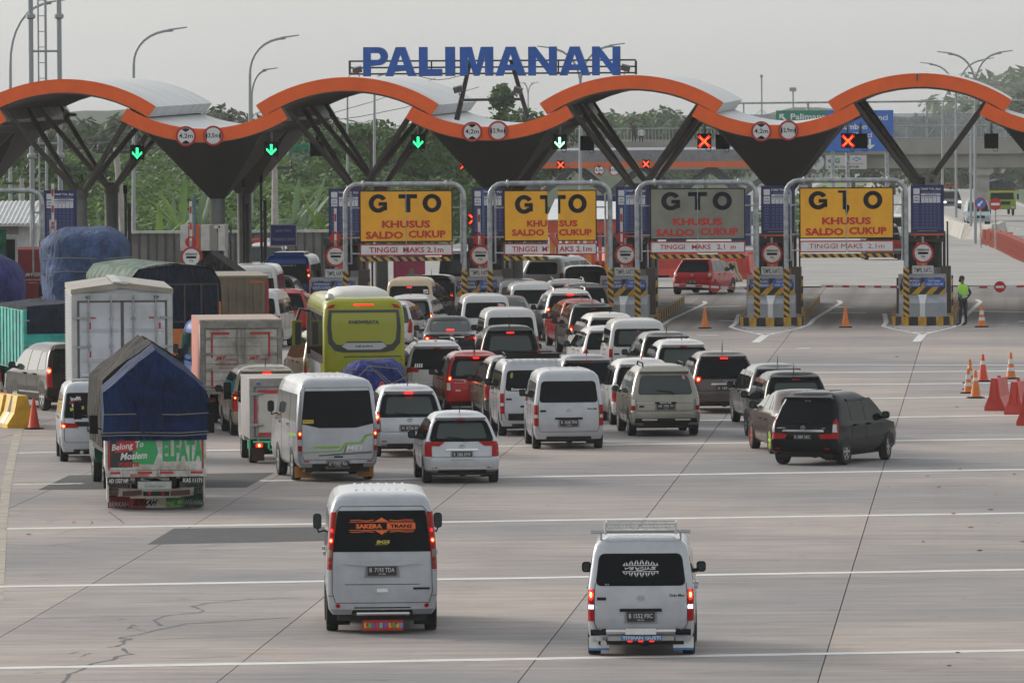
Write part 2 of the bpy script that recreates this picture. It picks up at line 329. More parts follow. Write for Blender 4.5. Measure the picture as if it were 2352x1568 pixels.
for i, c in enumerate(CR):
 pts = []
 for a, b in zip(c, c[1:]):
  for t in range(5):
   k = t / 5; pts.append(gp((a[0] + (b[0] - a[0]) * k + R.uniform(-5, 5)) * .3043, 1091 + (a[1] + (b[1] - a[1]) * k + R.uniform(-1.5, 1.5)) * .3043))
 pts.append(gp(c[-1][0] * .3043, 1091 + c[-1][1] * .3043))
 wd = .06 if i in (0, 1, 3) else .028
 band(pts, [wd * R.uniform(.4, 1.5) for _ in pts], 'crack_seal', TAR, .003, label='thin dark tar line sealing a crack in the slabs')
# fallen leaves on the slabs
LF = [mat('dry_leaf_brown', (.13, .075, .035), .8), mat('dry_leaf_tan', (.30, .20, .09), .8), mat('dry_leaf_dark', (.05, .038, .03), .8)]
lp = [(2197, 935), (2205, 938), (2040, 1118), (2145, 1135), (2157, 1119), (2233, 1121), (2275, 1171), (2277, 1178), (2130, 1094), (2155, 1095), (2250, 1265), (2340, 1250), (2350, 1245), (1840, 1131), (2190, 1180), (2115, 1197),
  (2205, 1078), (2182, 1087), (2230, 1212), (2310, 1165), (2285, 1136), (2260, 1099), (2060, 820), (60, 1225), (66, 1228), (38, 1248), (170, 1200), (120, 1170), (2330, 1090), (2300, 1060), (2120, 1245), (2090, 1340), (2214, 1372), (2320, 1395), (2200, 1500), (2050, 1480), (2180, 1530)]
for i, (x, y) in enumerate(lp[::2]):
 g = gp(x, y); a = R.uniform(0, 3.14); s = R.uniform(.04, .10); mb = MB(); pr = []
 for k in range(8):
  t = k * math.pi / 4; rr_ = s * (1 if k % 4 == 0 else .42 if k % 2 else .5); pr.append((g.x + rr_ * math.cos(t + a), g.y + rr_ * 1.6 * math.sin(t + a), .010 + (.012 if k in (0, 4) else .0)))
 mb.add(pr + [(g.x, g.y, .03)], [(k, (k + 1) % 8, 8) for k in range(8)])
 tag(mb.build('fallen_leaf', LF[i % 3]), 'dry fallen leaf lying on the concrete', 'leaf', 'fallen leaves scattered on the plaza')
# ================= highway beyond
RD = mat('highway_concrete', (.30, .29, .28), .85, var=.2, scale=.3)
def strip(fa, fb, y0, y1, n, name, m, dz, label):
 mb = MB(); v = []; f = []
 for i in range(n + 1):
  Y = y0 + (y1 - y0) * (i / n) ** 1.5; a, b = fa(Y), fb(Y)
  for k in range(7):
   X = a + (b - a) * k / 6; v.append((X, Y, -0.012 * max(0, (Y - 345)) * min(1, max(0, Y - 345) / 60) + dz))
  if i: f += [((i - 1) * 7 + k, (i - 1) * 7 + k + 1, i * 7 + k + 1, i * 7 + k) for k in range(6)]
 o = mb.add(v, f).build(name, m, smooth=50); return tag(o, label, None, None, 'structure')
def lerp(Y, tab):
 for (a, va), (b, vb) in zip(tab, tab[1:]):
  if Y <= b: return va + (vb - va) * max(0, (Y - a)) / (b - a)
 return tab[-1][1]
E = {'L': [(350, -50), (420, -34), (700, -37), (1200, -44), (2000, -62), (5000, -190)],
  'm1': [(350, -14), (600, -14), (700, -23), (1200, -29), (2000, -42), (5000, -150)],
  'm2': [(350, -14), (600, -14), (700, -17), (1200, -21), (2000, -32), (5000, -135)],
  'R': [(350, 14), (600, 9), (700, 5), (1200, -2), (2000, -10), (5000, -105)]}
strip(lambda Y: lerp(Y, E['L']), lambda Y: lerp(Y, E['m1']), 349, 5000, 26, 'road', RD, .05, 'departing carriageway of the highway beyond the gates')
strip(lambda Y: lerp(Y, E['m2']), lambda Y: lerp(Y, E['R']), 349, 5000, 26, 'road', RD, .05, 'oncoming carriageway of the highway beyond the gates')
strip(lambda Y: lerp(Y, E['m1']) + .02, lambda Y: lerp(Y, E['m2']) - .02, 600, 5000, 20, 'median_verge', mat('median_grass', (.10, .16, .045), .95, var=.3, scale=.5), .06, 'grass median between the carriageways')
for a, b, dash in (('L', 'm1', 1), ('m2', 'R', 1)):
 for q in (1 / 3, 2 / 3):
  mb = MB(); Y = 620
  while Y < 1900:
   pts = []
   for yy in (Y, Y + 5):
    xx = lerp(yy, E[a]) + (lerp(yy, E[b]) - lerp(yy, E[a])) * q; zz = -.012 * (yy - 345) + .056
    pts += [(xx - .09, yy, zz), (xx + .09, yy, zz)]
   mb.add(pts, [(0, 1, 3, 2)]); Y += 12
  tag(mb.build('lane_dashes', LINEM), 'dashed white lane markings on the highway', None, None, 'structure')
for e in ('L', 'm1', 'm2', 'R'):
 s = 1 if e in ('L', 'm2') else -1
 strip(lambda Y, e=e, s=s: lerp(Y, E[e]) + s * .8 - .1, lambda Y, e=e, s=s: lerp(Y, E[e]) + s * .8 + .1, 560, 2200, 24, 'edge_line', LINEM if e != 'm2' else mat('edge_yellow', (.55, .36, .08), .7), .056, 'solid edge line of the highway')
# ================= CANOPIES  (front edge at road distance 308, 22 m deep)
YF, YB = 308.0, 330.0
ARX = [-43.65, -33.55, -23.47, -13.39, -3.19]; VAX = [-38.6, -28.57, -18.43, -8.28, 1.88]
ROOF = mat('roof_sheet', (.50, .51, .52), .45, .1, var=.22, scale=.7, streak=(.3, 2, 1))
SOFF = mat('soffit_mesh', (.15, .14, .135), .8)
BATT = mat('soffit_batten', (.26, .24, .22), .7)
MESHD = None
def meshmat():
 m = bpy.data.materials.new('dark_mesh_cladding'); t, p = nodes(m); N = t.nodes.new; L = t.links.new
 tc = N('ShaderNodeTexCoord'); wv = N('ShaderNodeTexWave'); wv.inputs['Scale'].default_value = 9; wv.inputs['Distortion'].default_value = .2; L(tc.outputs['Object'], wv.inputs[0])
 rp = N('ShaderNodeValToRGB'); rp.color_ramp.elements[0].color = (.052, .047, .046, 1); rp.color_ramp.elements[1].color = (.095, .087, .083, 1)
 L(wv.outputs['Fac'], rp.inputs[0]); L(rp.outputs[0], p.inputs['Base Color']); p.inputs['Roughness'].default_value = .75
 return m
MESHD = meshmat()
RA, RV = 5.9, 5.43
def arcpts(cx, half, up, n, thick=0., ext=0.):
 """outer (top) edge points of an arch (up) or a dip (down): list of (x, ztop, nx, nz)"""
 out = []; RC = RA if up else RV; a1 = math.asin(half / RC)
 for k in range(n + 1):
  a = -a1 + 2 * a1 * k / n
  if up: out.append((cx + RC * math.sin(a), 8.65 - RC + RC * math.cos(a), math.sin(a), math.cos(a)))
  else: out.append((cx + RC * math.sin(a), 6.86 + RC - RC * math.cos(a), -math.sin(a), math.cos(a)))
 return out
TH = .48
def zsof(cx, up, x):
 RC = RA if up else RV; d = max(-RC, min(RC, x - cx)); c = math.sqrt(max(0, RC * RC - d * d))
 return (8.65 - RC + c - TH) if up else (6.86 + RC - c - TH)
def canopy(cx, up, label):
 root = empty('toll_canopy', (cx, YF, 0), 0, label, 'canopy', 'wave canopies over the toll lanes')
 half = 3.25 if up else 2.74; A = arcpts(0, half, up, 24)
 for k in range(0, 24, 4):                # orange fascia panels with thin gaps
  seg = A[k:k + 5]; g = .004; poly = []
  top = [(x, z) for x, z, a, b in seg]; bot = [(x - a * TH, z - b * TH) for x, z, a, b in seg]
  tx = top[1][0] - top[0][0], top[1][1] - top[0][1]; l = math.hypot(*tx); d0 = (tx[0] / l * g, tx[1] / l * g)
  top[0] = (top[0][0] + d0[0], top[0][1] + d0[1]); bot[0] = (bot[0][0] + d0[0], bot[0][1] + d0[1])
  mb = MB()
  for q in range(4): mb.prism([bot[q], bot[q + 1], top[q + 1], top[q]], -.06, .06)
  # build clean strip instead of stacked prisms
  mb = MB(); rings = [[(t[0], -.06, t[1]), (t[0], .06, t[1]), (b[0], .06, b[1]), (b[0], -.06, b[1])] for t, b in zip(top, bot)]
  mb.loft(rings); mb.build('fascia_panel', ORANGE, root)
 rings = [[(x, .07, z - .03), (x, YB - YF, z - .03), (x - a * (TH - .02), YB - YF, z - b * (TH - .02)), (x - a * (TH - .02), .07, z - b * (TH - .02))] for x, z, a, b in A]
 MB().loft(rings).build('roof', ROOF, root)
 rings = [[(x - a * (TH + o1), y, z - b * (TH + o1)) for y, o1 in ((.0, .0), (YB - YF, .0), (YB - YF, .03), (.0, .03))] for x, z, a, b in A[1:-1]]
 sf = MB().loft(rings).build('soffit', SOFF, root)
 mb = MB(); y = .5
 while y < YB - YF:
  mb.loft([[(x - a * (TH + o1), y + dy, z - b * (TH + o1)) for dy, o1 in ((0, .03), (.05, .03), (.05, .07), (0, .07))] for x, z, a, b in A[1:-1:2]]); y += .55
 o = mb.build('soffit_battens', BATT, root); o['kind'] = 'stuff'
 return root
arl = ['furthest left orange arched canopy, mostly cut off by the picture edge', 'orange arched canopy over the truck lanes at far left', 'orange arched canopy under the first letters of the blue name sign', 'orange arched canopy just right of the blue name sign', 'orange arched canopy at right with the small white camera on top']
val = ['orange dipping canopy out at the far left edge', 'orange dipping canopy carrying the 4,2m and 3,5m height signs', 'orange dipping canopy below the middle of the blue name sign', 'orange dipping canopy above the faded grey lane sign', 'orange dipping canopy cut by the right edge of the picture']
for cx, l in zip(ARX, arl): canopy(cx, True, l)
for cx, l in zip(VAX, val): canopy(cx, False, l)
STR = mat('strut_paint', (.20, .185, .17), .45, .2, var=.2, scale=1.)
COLM = mat('column_paint', (.22, .225, .23), .55, .2, var=.2, scale=1.5)
ZA = 4.55
for ci, cx in enumerate(ARX):
 for cy, wh in ((313., 'front'), (324., 'rear')):
  t = empty('canopy_column', (cx, cy, 0), 0, ['far left', 'left truck lane', 'left of middle', 'right of middle', 'right hand'][ci] + ' branching steel column, %s one of its pair, with four slanting struts' % wh, 'column', 'branching columns under the arches')
  MB().tube([(0, 0, 0), (0, 0, ZA - .25)], .26, 14).build('post', COLM, t, 40)
  MB().lathe([(.22, ZA - .3), (.30, ZA - .15), (.30, ZA + .1), (.2, ZA + .2)], 12).build('node', STR, t, 40)
  for sx in (-1, 1):
   for sy in (-3.6, 3.9):
    zt = zsof(0, True, 2.42) + .05
    MB().tube([(sx * .12, sy * .03, ZA), (sx * 2.42, sy, zt)], .102, 10).build('strut', STR, t, 40)
for ci, cx in enumerate(VAX):
 for cy, wh in ((313., 'front'), (324., 'rear')):
  t = empty('canopy_column', (cx, cy, 0), 0, ['far left', 'left', 'middle', 'right', 'far right'][ci] + ' steel column in a dark funnel cladding, %s one of its pair' % wh, 'column', 'funnel columns under the dips')
  MB().tube([(0, 0, 0), (0, 0, ZA)], .27, 14).build('post', COLM, t, 40)
  xs_ = [-2.12 + 4.24 * k / 10 for k in range(11)]; y0, y1 = -4.9, 5.0; top = []
  for x in xs_: top.append((x, y0, zsof(0, False, x) - .04))
  for x in reversed(xs_): top.append((x, y1, zsof(0, False, x) - .04))
  bot = []
  for x, y, z in top: s = .25 / max(abs(x), .25); bot.append((max(-.28, min(.28, x * .12)), .28 if y > 0 else -.28, ZA - .25))
  MB().loft([bot, top], False).build('funnel_cladding', MESHD, t)
  for sx in (-1, 1):
   for y in (y0, y1): MB().tube([(sx * .2, y * .05, ZA - .1), (sx * 2.12, y, zsof(0, False, 2.12))], .07, 6).build('strut', STR, t)
# ---------------- height limit signs on the canopy fascia
def round_sign(x, y, Y, r, label, group, txt=None, kind='height', parent=None, tag_it=True, rot=0):
 p = P(x, y, Y); s = FPX / Y
 t = empty('road_sign' if tag_it else 'sign_disc', p, 0)
 if tag_it: tag(t, label, 'sign', group)
 MB().prism(circ(0, 0, r, 28), -.02, .02).build('rim', mat('sign_red', (.42, .015, .018), .45), t)
 if kind == 'noentry':
  o = MB().box(-r * .7, r * .7, -.030, -.022, -r * .2, r * .2).build('bar', WHITE, t); o.rotation_euler = (0, rot, 0); return t
 MB().prism(circ(0, 0, r * .80, 28), -.026, -.021).build('face', mat('sign_white', (.66, .67, .68), .5, var=.12, scale=3.), t)
 if kind == 'height' or kind == 'width':
  a = r * .78; pts = []
  w1, h1 = (r * .42, r * .34) if kind == 'height' else (r * .42, r * .30)
  for sg in (1, -1):
   arc = [(a * math.sin(q), a * math.cos(q)) for q in (-.56, -.28, 0, .28, .56)]
   poly = [(0, r * (.40 if kind == 'height' else .56))] + [(x_, z_) for x_, z_ in arc]
   if kind == 'width': poly = [(z_, x_) for x_, z_ in poly]
   poly = [(x_ * sg, z_ * sg) for x_, z_ in poly]
   area = sum(poly[i][0] * poly[(i + 1) % 6][1] - poly[(i + 1) % 6][0] * poly[i][1] for i in range(6))
   if area < 0: poly.reverse()
   MB().prism(poly, -.030, -.0265).build('arrowhead', BLACK, t)
  text(txt, 0, -.031, 0, r * (1.38 if kind == 'height' else 1.0), r * .52, BLACK, t, bold=.015)
 if kind == 'gerbang':
  text('GERBANG', 0, -.031, r * .30, r * 1.15, r * .20, BLACK, t, bold=.03)
  MB().prism(rrect(-r * .5, r * .5, -r * .12, r * .1, r * .1), -.031, -.027).build('dash', BLACK, t)
  text('TOL', 0, -.031, -r * .34, r * .45, r * .2, BLACK, t, bold=.03)
 return t
for (x, y, tx, k), l in zip([(427, 313, '4,2m', 'height'), (490, 312, '3,5m', 'width'), (1084.5, 303, '4,2m', 'height'), (1144, 301, '2,9m', 'width'), (1748.5, 302, '4,2m', 'height'), (1811, 300, '2,9m', 'width')],
 ['round 4,2 m height sign left of the 3,5 m sign', 'round 3,5 m width sign on the left canopy dip', 'round 4,2 m height sign on the middle canopy dip', 'round 2,9 m width sign on the middle canopy dip', 'round 4,2 m height sign on the right canopy dip', 'round 2,9 m width sign on the right canopy dip']):
 round_sign(x, y, 307.88, .36, l, 'limit signs on the orange fascia', tx, k)
# ---------------- blue name sign
Yn = 308.6; sN = FPX / Yn
ns = empty('name_sign', P(1131, 175, Yn), 0, 'big blue PALIMANAN letters on a dark steel frame above the canopies', 'sign')
base_n = P(1131, 175, Yn)
LB = mat('letter_blue', (.018, .11, .46), .35, var=.15, scale=2.)
LE = mat('letter_edge', (.02, .04, .12), .5)
def letter(ch):
 q = []
 def arc(cx, cz, rx, rz, n=8): return [(cx + rx * math.sin(k * math.pi / n), cz + rz * math.cos(k * math.pi / n)) for k in range(n + 1)]
 if ch == 'P':
  q = [[(0, 0), (.31, 0), (.31, 1), (0, 1)]]
  o = [(.31, 1)] + arc(.62, .685, .38, .315) + [(.31, .37)]; i = [(.31, .80)] + arc(.58, .685, .13, .115) + [(.31, .57)]
  q += [[o[k], i[k], i[k + 1], o[k + 1]] for k in range(len(o) - 1)]
 if ch == 'A':
  q = [[(0, 0), (.27, 0), (.326, .18), (.388, .38), (.5, .74), (.5, 1), (.34, 1)], [(.73, 0), (1, 0), (.66, 1), (.5, 1), (.5, .74), (.612, .38), (.674, .18)], [(.326, .18), (.674, .18), (.612, .38), (.388, .38)]]
 if ch == 'L': q = [[(0, 0), (.38, 0), (.38, 1), (0, 1)], [(.38, 0), (1, 0), (1, .24), (.38, .24)]]
 if ch == 'I': q = [[(0, 0), (1, 0), (1, 1), (0, 1)]]
 if ch == 'M': q = [[(0, 0), (.24, 0), (.24, 1), (0, 1)], [(.76, 0), (1, 0), (1, 1), (.76, 1)], [(.24, .66), (.41, 0), (.5, 0), (.5, .38), (.37, 1), (.24, 1)], [(.76, 1), (.63, 1), (.5, .38), (.5, 0), (.59, 0), (.76, .66)]]
 if ch == 'N': q = [[(0, 0), (.27, 0), (.27, 1), (0, 1)], [(.73, 0), (1, 0), (1, 1), (.73, 1)], [(.27, .62), (.73, 0), (.73, .40), (.27, 1)]]
 return q
LX = [('P', 151, 342), ('A', 326, 565), ('L', 595, 773), ('I', 805, 876), ('M', 921, 1180), ('A', 1203, 1442), ('N', 1466, 1687), ('A', 1714, 1953), ('N', 1975, 2193)]
for ch, a, b in LX:
 xa, xb_ = 792.4 + a * .2881, 792.4 + b * .2881; zt = (62 - 7 * (a - 151) / 2000); zb_ = (288 - 9 * (a - 151) / 2000)
 p0 = P(xa, 91.9 + zb_ * .2881, Yn) - base_n; p1 = P(xb_, 91.9 + zt * .2881, Yn) - base_n
 mb = MB(); m2 = MB()
 for q in letter(ch): mb.prism([(p0.x + (p1.x - p0.x) * u, p0.z + (p1.z - p0.z) * v) for u, v in q], -.22, -.10)
 for q in letter(ch): m2.prism([(p0.x - .018 + (p1.x - p0.x + .036) * u, p0.z - .018 + (p1.z - p0.z + .036) * v) for u, v in q], -.098, -.085)
 o = mb.build('letter', LB, ns); m2.build('letter_edge', LE, o)
def npx(x, y, dy=0): p = P(792.4 + x * .2881, 91.9 + y * .2881, Yn) - base_n; p.y += dy; return p
mb = MB()
for y0 in (168, 220, 270): mb.tube([npx(36, y0 + 3, .05), npx(2318, y0 - 8, .05)], .035, 6)
for x0 in (36, 688, 1250, 1700, 2318): mb.tube([npx(x0, 166, .1), npx(x0, 276, .1)], .045 if x0 in (36, 2318) else .03, 6)
mb.build('frame', STEELD, ns)
mb = MB()
for a, b in (((990, 160), (868, 636)), ((1000, 160), (888, 640)), ((1315, 165), (1440, 620)), ((1325, 165), (1452, 618)), ((930, 480), (1400, 474))): mb.tube([npx(*a, .35), npx(*b, .9)], .055, 6)
mb.build('support_legs', STEELD, ns)
for i, (x0, y0) in enumerate(((905, 392), (1385, 400), (104, 238), (2242, 222))):
 f = MB().box(-.16, .16, -.1, .06, -.1, .1).tube([(0, 0, -.1), (0, .05, -.28)], .02, 5).build('floodlight', mat('floodlight_grey', (.10, .10, .11), .5), ns); f.location = npx(x0, y0, -.35); f.rotation_euler = (.3, .25 * (1 if i % 2 else -1), 0)
mb = MB(); mb.tube([npx(560, 280, -.05), npx(650, 305, -.05), npx(730, 320, -.05), npx(830, 310, -.05), npx(930, 282, -.05)], .012, 4); mb.build('cable', STEELD, ns)

# ---------------- lane signals hanging from the canopies
LGN = mat('green_led', (.02, 1.0, .22), .4, 0, 4.5); LRD = mat('red_led', (1.0, .012, .008), .4, 0, 4.0); LOR = mat('orange_led_core', (1.0, .45, .05), .4, 0, 6.0); LWH = mat('white_green_led', (.25, 1.0, .45), .4, 0, 6)
def signal(x, y, Y, kind, label, half=.25, group='lane signals above the toll lanes', top=None, depthbox=.16):
 p = P(x, y, Y); t = empty('lane_signal', p, 0, label, 'lane signal', group)
 h = half; MB().box(-h, h, -depthbox, 0, -h, h).build('housing', BLACK, t)
 MB().prism([(-h, h), (h, h), (h, h + .03), (-h, h + .03)], -depthbox - .14, 0).build('hood', BLACK, t)
 if top: MB().tube([(0, -.05, h), (0, -.05, h + top)], .045, 8).build('hanger', GALV, t)
 MB().tube([(.05, -.04, -h), (.1, -.04, -h - .1), (.2, -.04, -h - .1), (.23, -.04, -h)], .012, 5).build('cable', BLACK, t)
 mb = MB(); m2 = MB(); st = h / 5.6
 def dot(a, b, m, r=.42): m.prism(circ(a * st, b * st, r * st, 6), -depthbox - .012, -depthbox - .001)
 if kind in ('g', 'G'):
  for k in range(-1, 5):
   for q in (-.5, .5): dot(q, k * .9, mb)
  for k in range(0, 5):
   for sg in (-1, 1):
    for q in (0, .9): dot(sg * (.1 + k * .85), -4.0 + k * .85 + q, mb)
  mb.build('green_arrow', LWH if kind == 'G' else LGN, t)
 if kind == 'r':
  for k in range(-4, 5):
   for q in (-.5, .5):
    dot(k + q * .8, k - q * .8, mb, .5); dot(k + q * .8, -k + q * .8, m2, .5)
  mb.build('red_cross', LRD, t); m2.build('red_cross_bar', LRD, t)
  mb = MB()
  for k in range(-3, 4): mb.prism(circ(k * st, k * st, .22 * st, 5), -depthbox - .016, -depthbox - .0125).prism(circ(k * st, -k * st, .22 * st, 5), -depthbox - .016, -depthbox - .0125)
  mb.build('bright_core', LOR, t)
 return t
for a in [(316, 351, 309.5, 'g', 'lit green arrow signal at far left over the truck lanes'), (624, 343, 309.5, 'g', 'lit green arrow signal left of an unlit black one'), (961, 326, 309.5, 'g', 'lit green arrow signal right of the branching column'),
   (1286, 327, 309.5, 'G', 'brightest green arrow signal, almost white, in the middle'), (1618, 325, 309.5, 'r', 'lit red cross signal over the lane with the faded grey sign'), (1948, 324, 309.5, 'r', 'lit red cross signal beside the blue direction sign')]:
 signal(*a, top=.35)
for a in [(729, 343, 316, 'unlit square black signal box left of the branching column'), (1349, 330, 318, 'unlit square black signal box right of the brightest green arrow'), (1660, 327, 311.5, 'unlit black signal box next to the left red cross'), (1977, 325, 311.5, 'unlit black signal box next to the right red cross'), (2277, 325, 309.5, 'unlit grey black signal box at far right')]:
 signal(a[0], a[1], a[2], '', a[3], top=.4)
signal(1065, 381, 514.5, 'r', 'small distant red cross left of the dark funnel', .23, 'distant signals at the far gate', .2)
signal(1288, 379, 514.5, 'r', 'small distant red cross under the brightest green arrow', .23, 'distant signals at the far gate', .2)
signal(1484, 377, 514.5, 'r', 'small distant red cross above the right middle column', .23, 'distant signals at the far gate', .2)
signal(1089, 503, 326, 'r', 'red cross seen low between two lane portals', .22)
def heavy(ch, cx, y, cz, w, h, m, parent):
 mb = MB(); y2 = y + .002
 def ring(a0, a1, n=22):
  P_ = []
  for k in range(n + 1): a = a0 + (a1 - a0) * k / n; P_.append(((cx + w * .5 * math.cos(a), cz + h * .5 * math.sin(a)), (cx + w * .235 * math.cos(a), cz + h * .27 * math.sin(a))))
  for (o0, i0), (o1, i1) in zip(P_, P_[1:]): mb.add([(i0[0], y, i0[1]), (o0[0], y, o0[1]), (o1[0], y, o1[1]), (i1[0], y, i1[1])], [(0, 1, 2, 3)])
 if ch == 'O': ring(0, 2 * math.pi)
 if ch == 'G': ring(math.radians(32), math.radians(325)); mb.box(cx + w * .02, cx + w * .47, y, y2, cz - h * .13, cz + h * .07).box(cx + w * .25, cx + w * .47, y, y2, cz - h * .37, cz - h * .131)
 if ch == 'T': mb.box(cx - w * .5, cx + w * .5, y, y2, cz + h * .27, cz + h * .5).box(cx - w * .14, cx + w * .14, y, y2, cz - h * .5, cz + h * .269)
 return mb.build('lettering', m, parent)
# ---------------- lane portals with GTO boards
HZB = hazard('hazard_bar', 3.4, (1, 0, .9)); HZP = hazard('hazard_post', 3.2, (1, 0, 1.4))
YB_ = mat('board_yellow', (.80, .38, .008), .45, var=.10, scale=1.2); GB_ = mat('board_faded_grey', (.20, .20, .165), .5, var=.22, scale=1.0)
SRED = mat('sign_red_letters', (.48, .012, .01), .5); SBLK = mat('sign_black_letters', (.010, .012, .016), .6, ior=1.2)
def portal(xl, xr, yt, yb, xp0, xp1, py, bm, label, gap=None, blab='', tl=('TINGGI MAKS 2.1m',)):
 Y = 300.; pl = P(xl, yb, Y); pr = P(xr, yb, Y); cx = (pl.x + pr.x) / 2; w2 = (pr.x - pl.x) / 2; zt = P((xl + xr) / 2, yt, Y).z
 t = empty('lane_portal', (cx, Y, 0), 0, label, 'portal', 'pipe portals over the automatic lanes')
 r = .45; arcl = [(-w2 + r - r * math.cos(a), 0, zt - r + r * math.sin(a)) for a in (0, .39, .79, 1.18, 1.57)]
 MB().tube([(-w2, 0, .05), (-w2, 0, zt - r - .2)] + arcl + [(-x, y, z) for x, y, z in reversed(arcl)] + [(w2, 0, zt - r - .2), (w2, 0, .05)], .085, 12).build('pipe_frame', GALV, t, 40)
 for sx in (-1, 1):
  MB().tube([(sx * w2, 0, .12), (sx * w2, 0, 1.98)], .105, 12).build('striped_sleeve', HZP, t, 40)
  MB().prismz([(sx * w2 - .24, -.2), (sx * w2 + .24, -.2), (sx * w2 + .24, .2), (sx * w2 - .24, .2)], 0, .04).loft([[(sx * w2 + a * .17, b * .17, .04) for a, b in ((-1, -1), (1, -1), (1, 1), (-1, 1))], [(sx * w2 + a * .1, b * .1, .22) for a, b in ((-1, -1), (1, -1), (1, 1), (-1, 1))]]).build('base_plate', GALV, t)
  MB().lathe([(.12, -.04), (.14, -.02), (.14, .02), (.12, .04)], 10, 'x', (sx * (w2 - .62), 0, zt)).build('flange', GALV, t)
 p0 = P(xp0, py[0], Y); p1 = P(xp1, py[1], Y); a0, a1 = p0.x - cx, p1.x - cx; z1, z0 = p0.z, p1.z
 for sx, xx in ((-1, a0), (1, a1)):
  x2 = xx + sx * .30
  MB().tube([(x2, -.02, z0 - .75), (x2, -.02, z1 - .12)], .035, 6).tube([(xx, -.02, z1 - .6), (x2, -.02, z1 - .6)], .03, 6).tube([(xx, -.02, z0 + .15), (x2, -.02, z0 + .15)], .03, 6).tube([(xx, -.02, z0 - .4), (x2, -.02, z0 - .4)], .03, 6).tube([(x2, -.02, z1 - .14), (sx * w2, 0, z1 - .14)], .03, 6).tube([(x2, -.02, z0 - .74), (sx * w2, 0, z0 - .74)], .03, 6).build('inner_frame', GALV, t)
 mid = (a0 + a1) / 2; halves = [(a0, mid - .012), (mid + .012, a1)] if gap is None else [(a0, gap[0] - cx), (gap[1] - cx, a1)]
 H = z1 - z0; W = a1 - a0
 for x0, x1 in halves:
  b = MB().box(x0, x1, -.06, -.03, z0, z1).build('sign_board', bm, t)
  for q in (z0, z1 - .035): MB().box(x0, x1, -.066, -.0605, q, q + .035).build('border', SBLK, b)
  c = MB().box(x0, x1, -.06, -.03, z0 - .47, z0 - .07).build('height_board', mat('sign_white', (.66, .67, .68), .5, var=.12, scale=3.), t)
  for q in (z0 - .47, z0 - .11): MB().box(x0, x1, -.066, -.0605, q, q + .04).build('border', REDP, c)
 e = .012
 for q in (a0, a1 - .035): MB().box(q, q + .035, -.0655, -.0605, z0 + .036, z1 - .036).build('side_border', SBLK, t)
 for q in (a0, a1 - .04): MB().box(q, q + .04, -.0655, -.0605, z0 - .429, z0 - .111).build('side_border', REDP, t)
 if gap is None: MB().box(mid - .012, mid + .012, -.075, -.02, z0 - .4, z1).build('centre_rod', GALV, t)
 y = -.068; g = 0 if gap is None else (gap[1] - gap[0]) / 2 - .02
 if gap is None:
  fx = {'a': (-.30, .02, .28), 'b': (-.28, 0.0, .26), 'c': (-.30, -.03, .28)}[blab]
  heavy('G', mid + W * fx[0], y, z1 - H * .25, W * .205, H * .36, SBLK, t)
  if blab != 'c': heavy('T', mid + W * fx[1], y, z1 - H * .25, W * .20, H * .35, SBLK, t)
  else:
   MB().box(mid - W * .09, mid - W * .002, y - .002, y, z1 - H * .105, z1 - H * .06 + .0).build('lettering', SBLK, t)
   MB().box(mid - W * .04, mid - W * .002, y - .002, y, z1 - H * .43, z1 - H * .106).build('lettering', SBLK, t)
   MB().prism([(mid + .0, z1 - H * .55), (mid + .1, z1 - H * .42), (mid + .10, z1 - H * .36), (mid + .03, z1 - H * .33), (mid - .05, z1 - H * .45)], y - .004, y - .002).build('torn_patch', SBLK, t)
  heavy('O', mid + W * fx[2], y, z1 - H * .25, W * .205, H * .36, SBLK, t)
  text('KHUSUS', mid, y, z0 + H * .345, W * .52, H * .145, SRED, t, bold=.042)
  text('SALDO', mid - W * .235, y, z0 + H * .135, W * .405, H * .145, SRED, t, bold=.042)
  text('CUKUP', mid + W * .225, y, z0 + H * .15, W * .40, H * .145, SRED, t, bold=.042)
  text(tl[0], mid, y, z0 - .27, W * .80, .19, SRED, t, bold=tl[1])
 else:
  gl, gr = gap[0] - cx, gap[1] - cx
  heavy('G', a0 + W * .22, y, z1 - H * .28, W * .20, H * .37, SBLK, t)
  heavy('O', a1 - W * .205, y, z1 - H * .27, W * .20, H * .37, SBLK, t)
  MB().box(gl - .26, gl - .0, y - .002, y, z1 - H * .18, z1 - H * .10).box(gl - .08, gl - .0, y - .002, y, z1 - H * .46, z1 - H * .181).build('lettering', SBLK, t)
  MB().box(gr, gr + .27, y - .002, y, z1 - H * .18, z1 - H * .10).box(gr, gr + .08, y - .002, y, z1 - H * .46, z1 - H * .181).build('lettering', SBLK, t)
  text('KHU', gl - W * .115, y, z0 + H * .345, W * .215, H * .125, SRED, t, bold=.042); text('SUS', gr + W * .11, y, z0 + H * .345, W * .20, H * .125, SRED, t, bold=.042)
  text('SALDO', a0 + W * .26, y, z0 + H * .17, W * .35, H * .13, SRED, t, bold=.042); text('CUKUP', gr + W * .185, y, z0 + H * .17, W * .355, H * .13, SRED, t, bold=.042)
  text('TINGGI  M', gl - W * .195, y, z0 - .27, W * .38, .19, SRED, t, bold=.02); text('AKS 2.1m', gr + W * .185, y, z0 - .27, W * .35, .19, SRED, t, bold=.02)
 e0, e1 = (a0, a1) if gap is None else (a0, a0 + (a1 - a0) * .48)
 MB().box(e0, e1, -.07, -.03, z0 - .66, z0 - .52).build('hazard_bar', HZB, t)
 return t
portal(795, 1068, 423, 762, 826, 1040, (438, 555), YB_, 'leftmost portal with a yellow GTO board split by a thin rod', blab='a', tl=('TINGGI  MAKS 2.1m', .02))
g0, g1 = P(1258, 500, 300).x, P(1282, 500, 300).x
portal(1127, 1403, 421, 760, 1157, 1371, (437, 553), YB_, 'portal with a yellow GTO board broken in two with a gap', gap=(g0, g1))
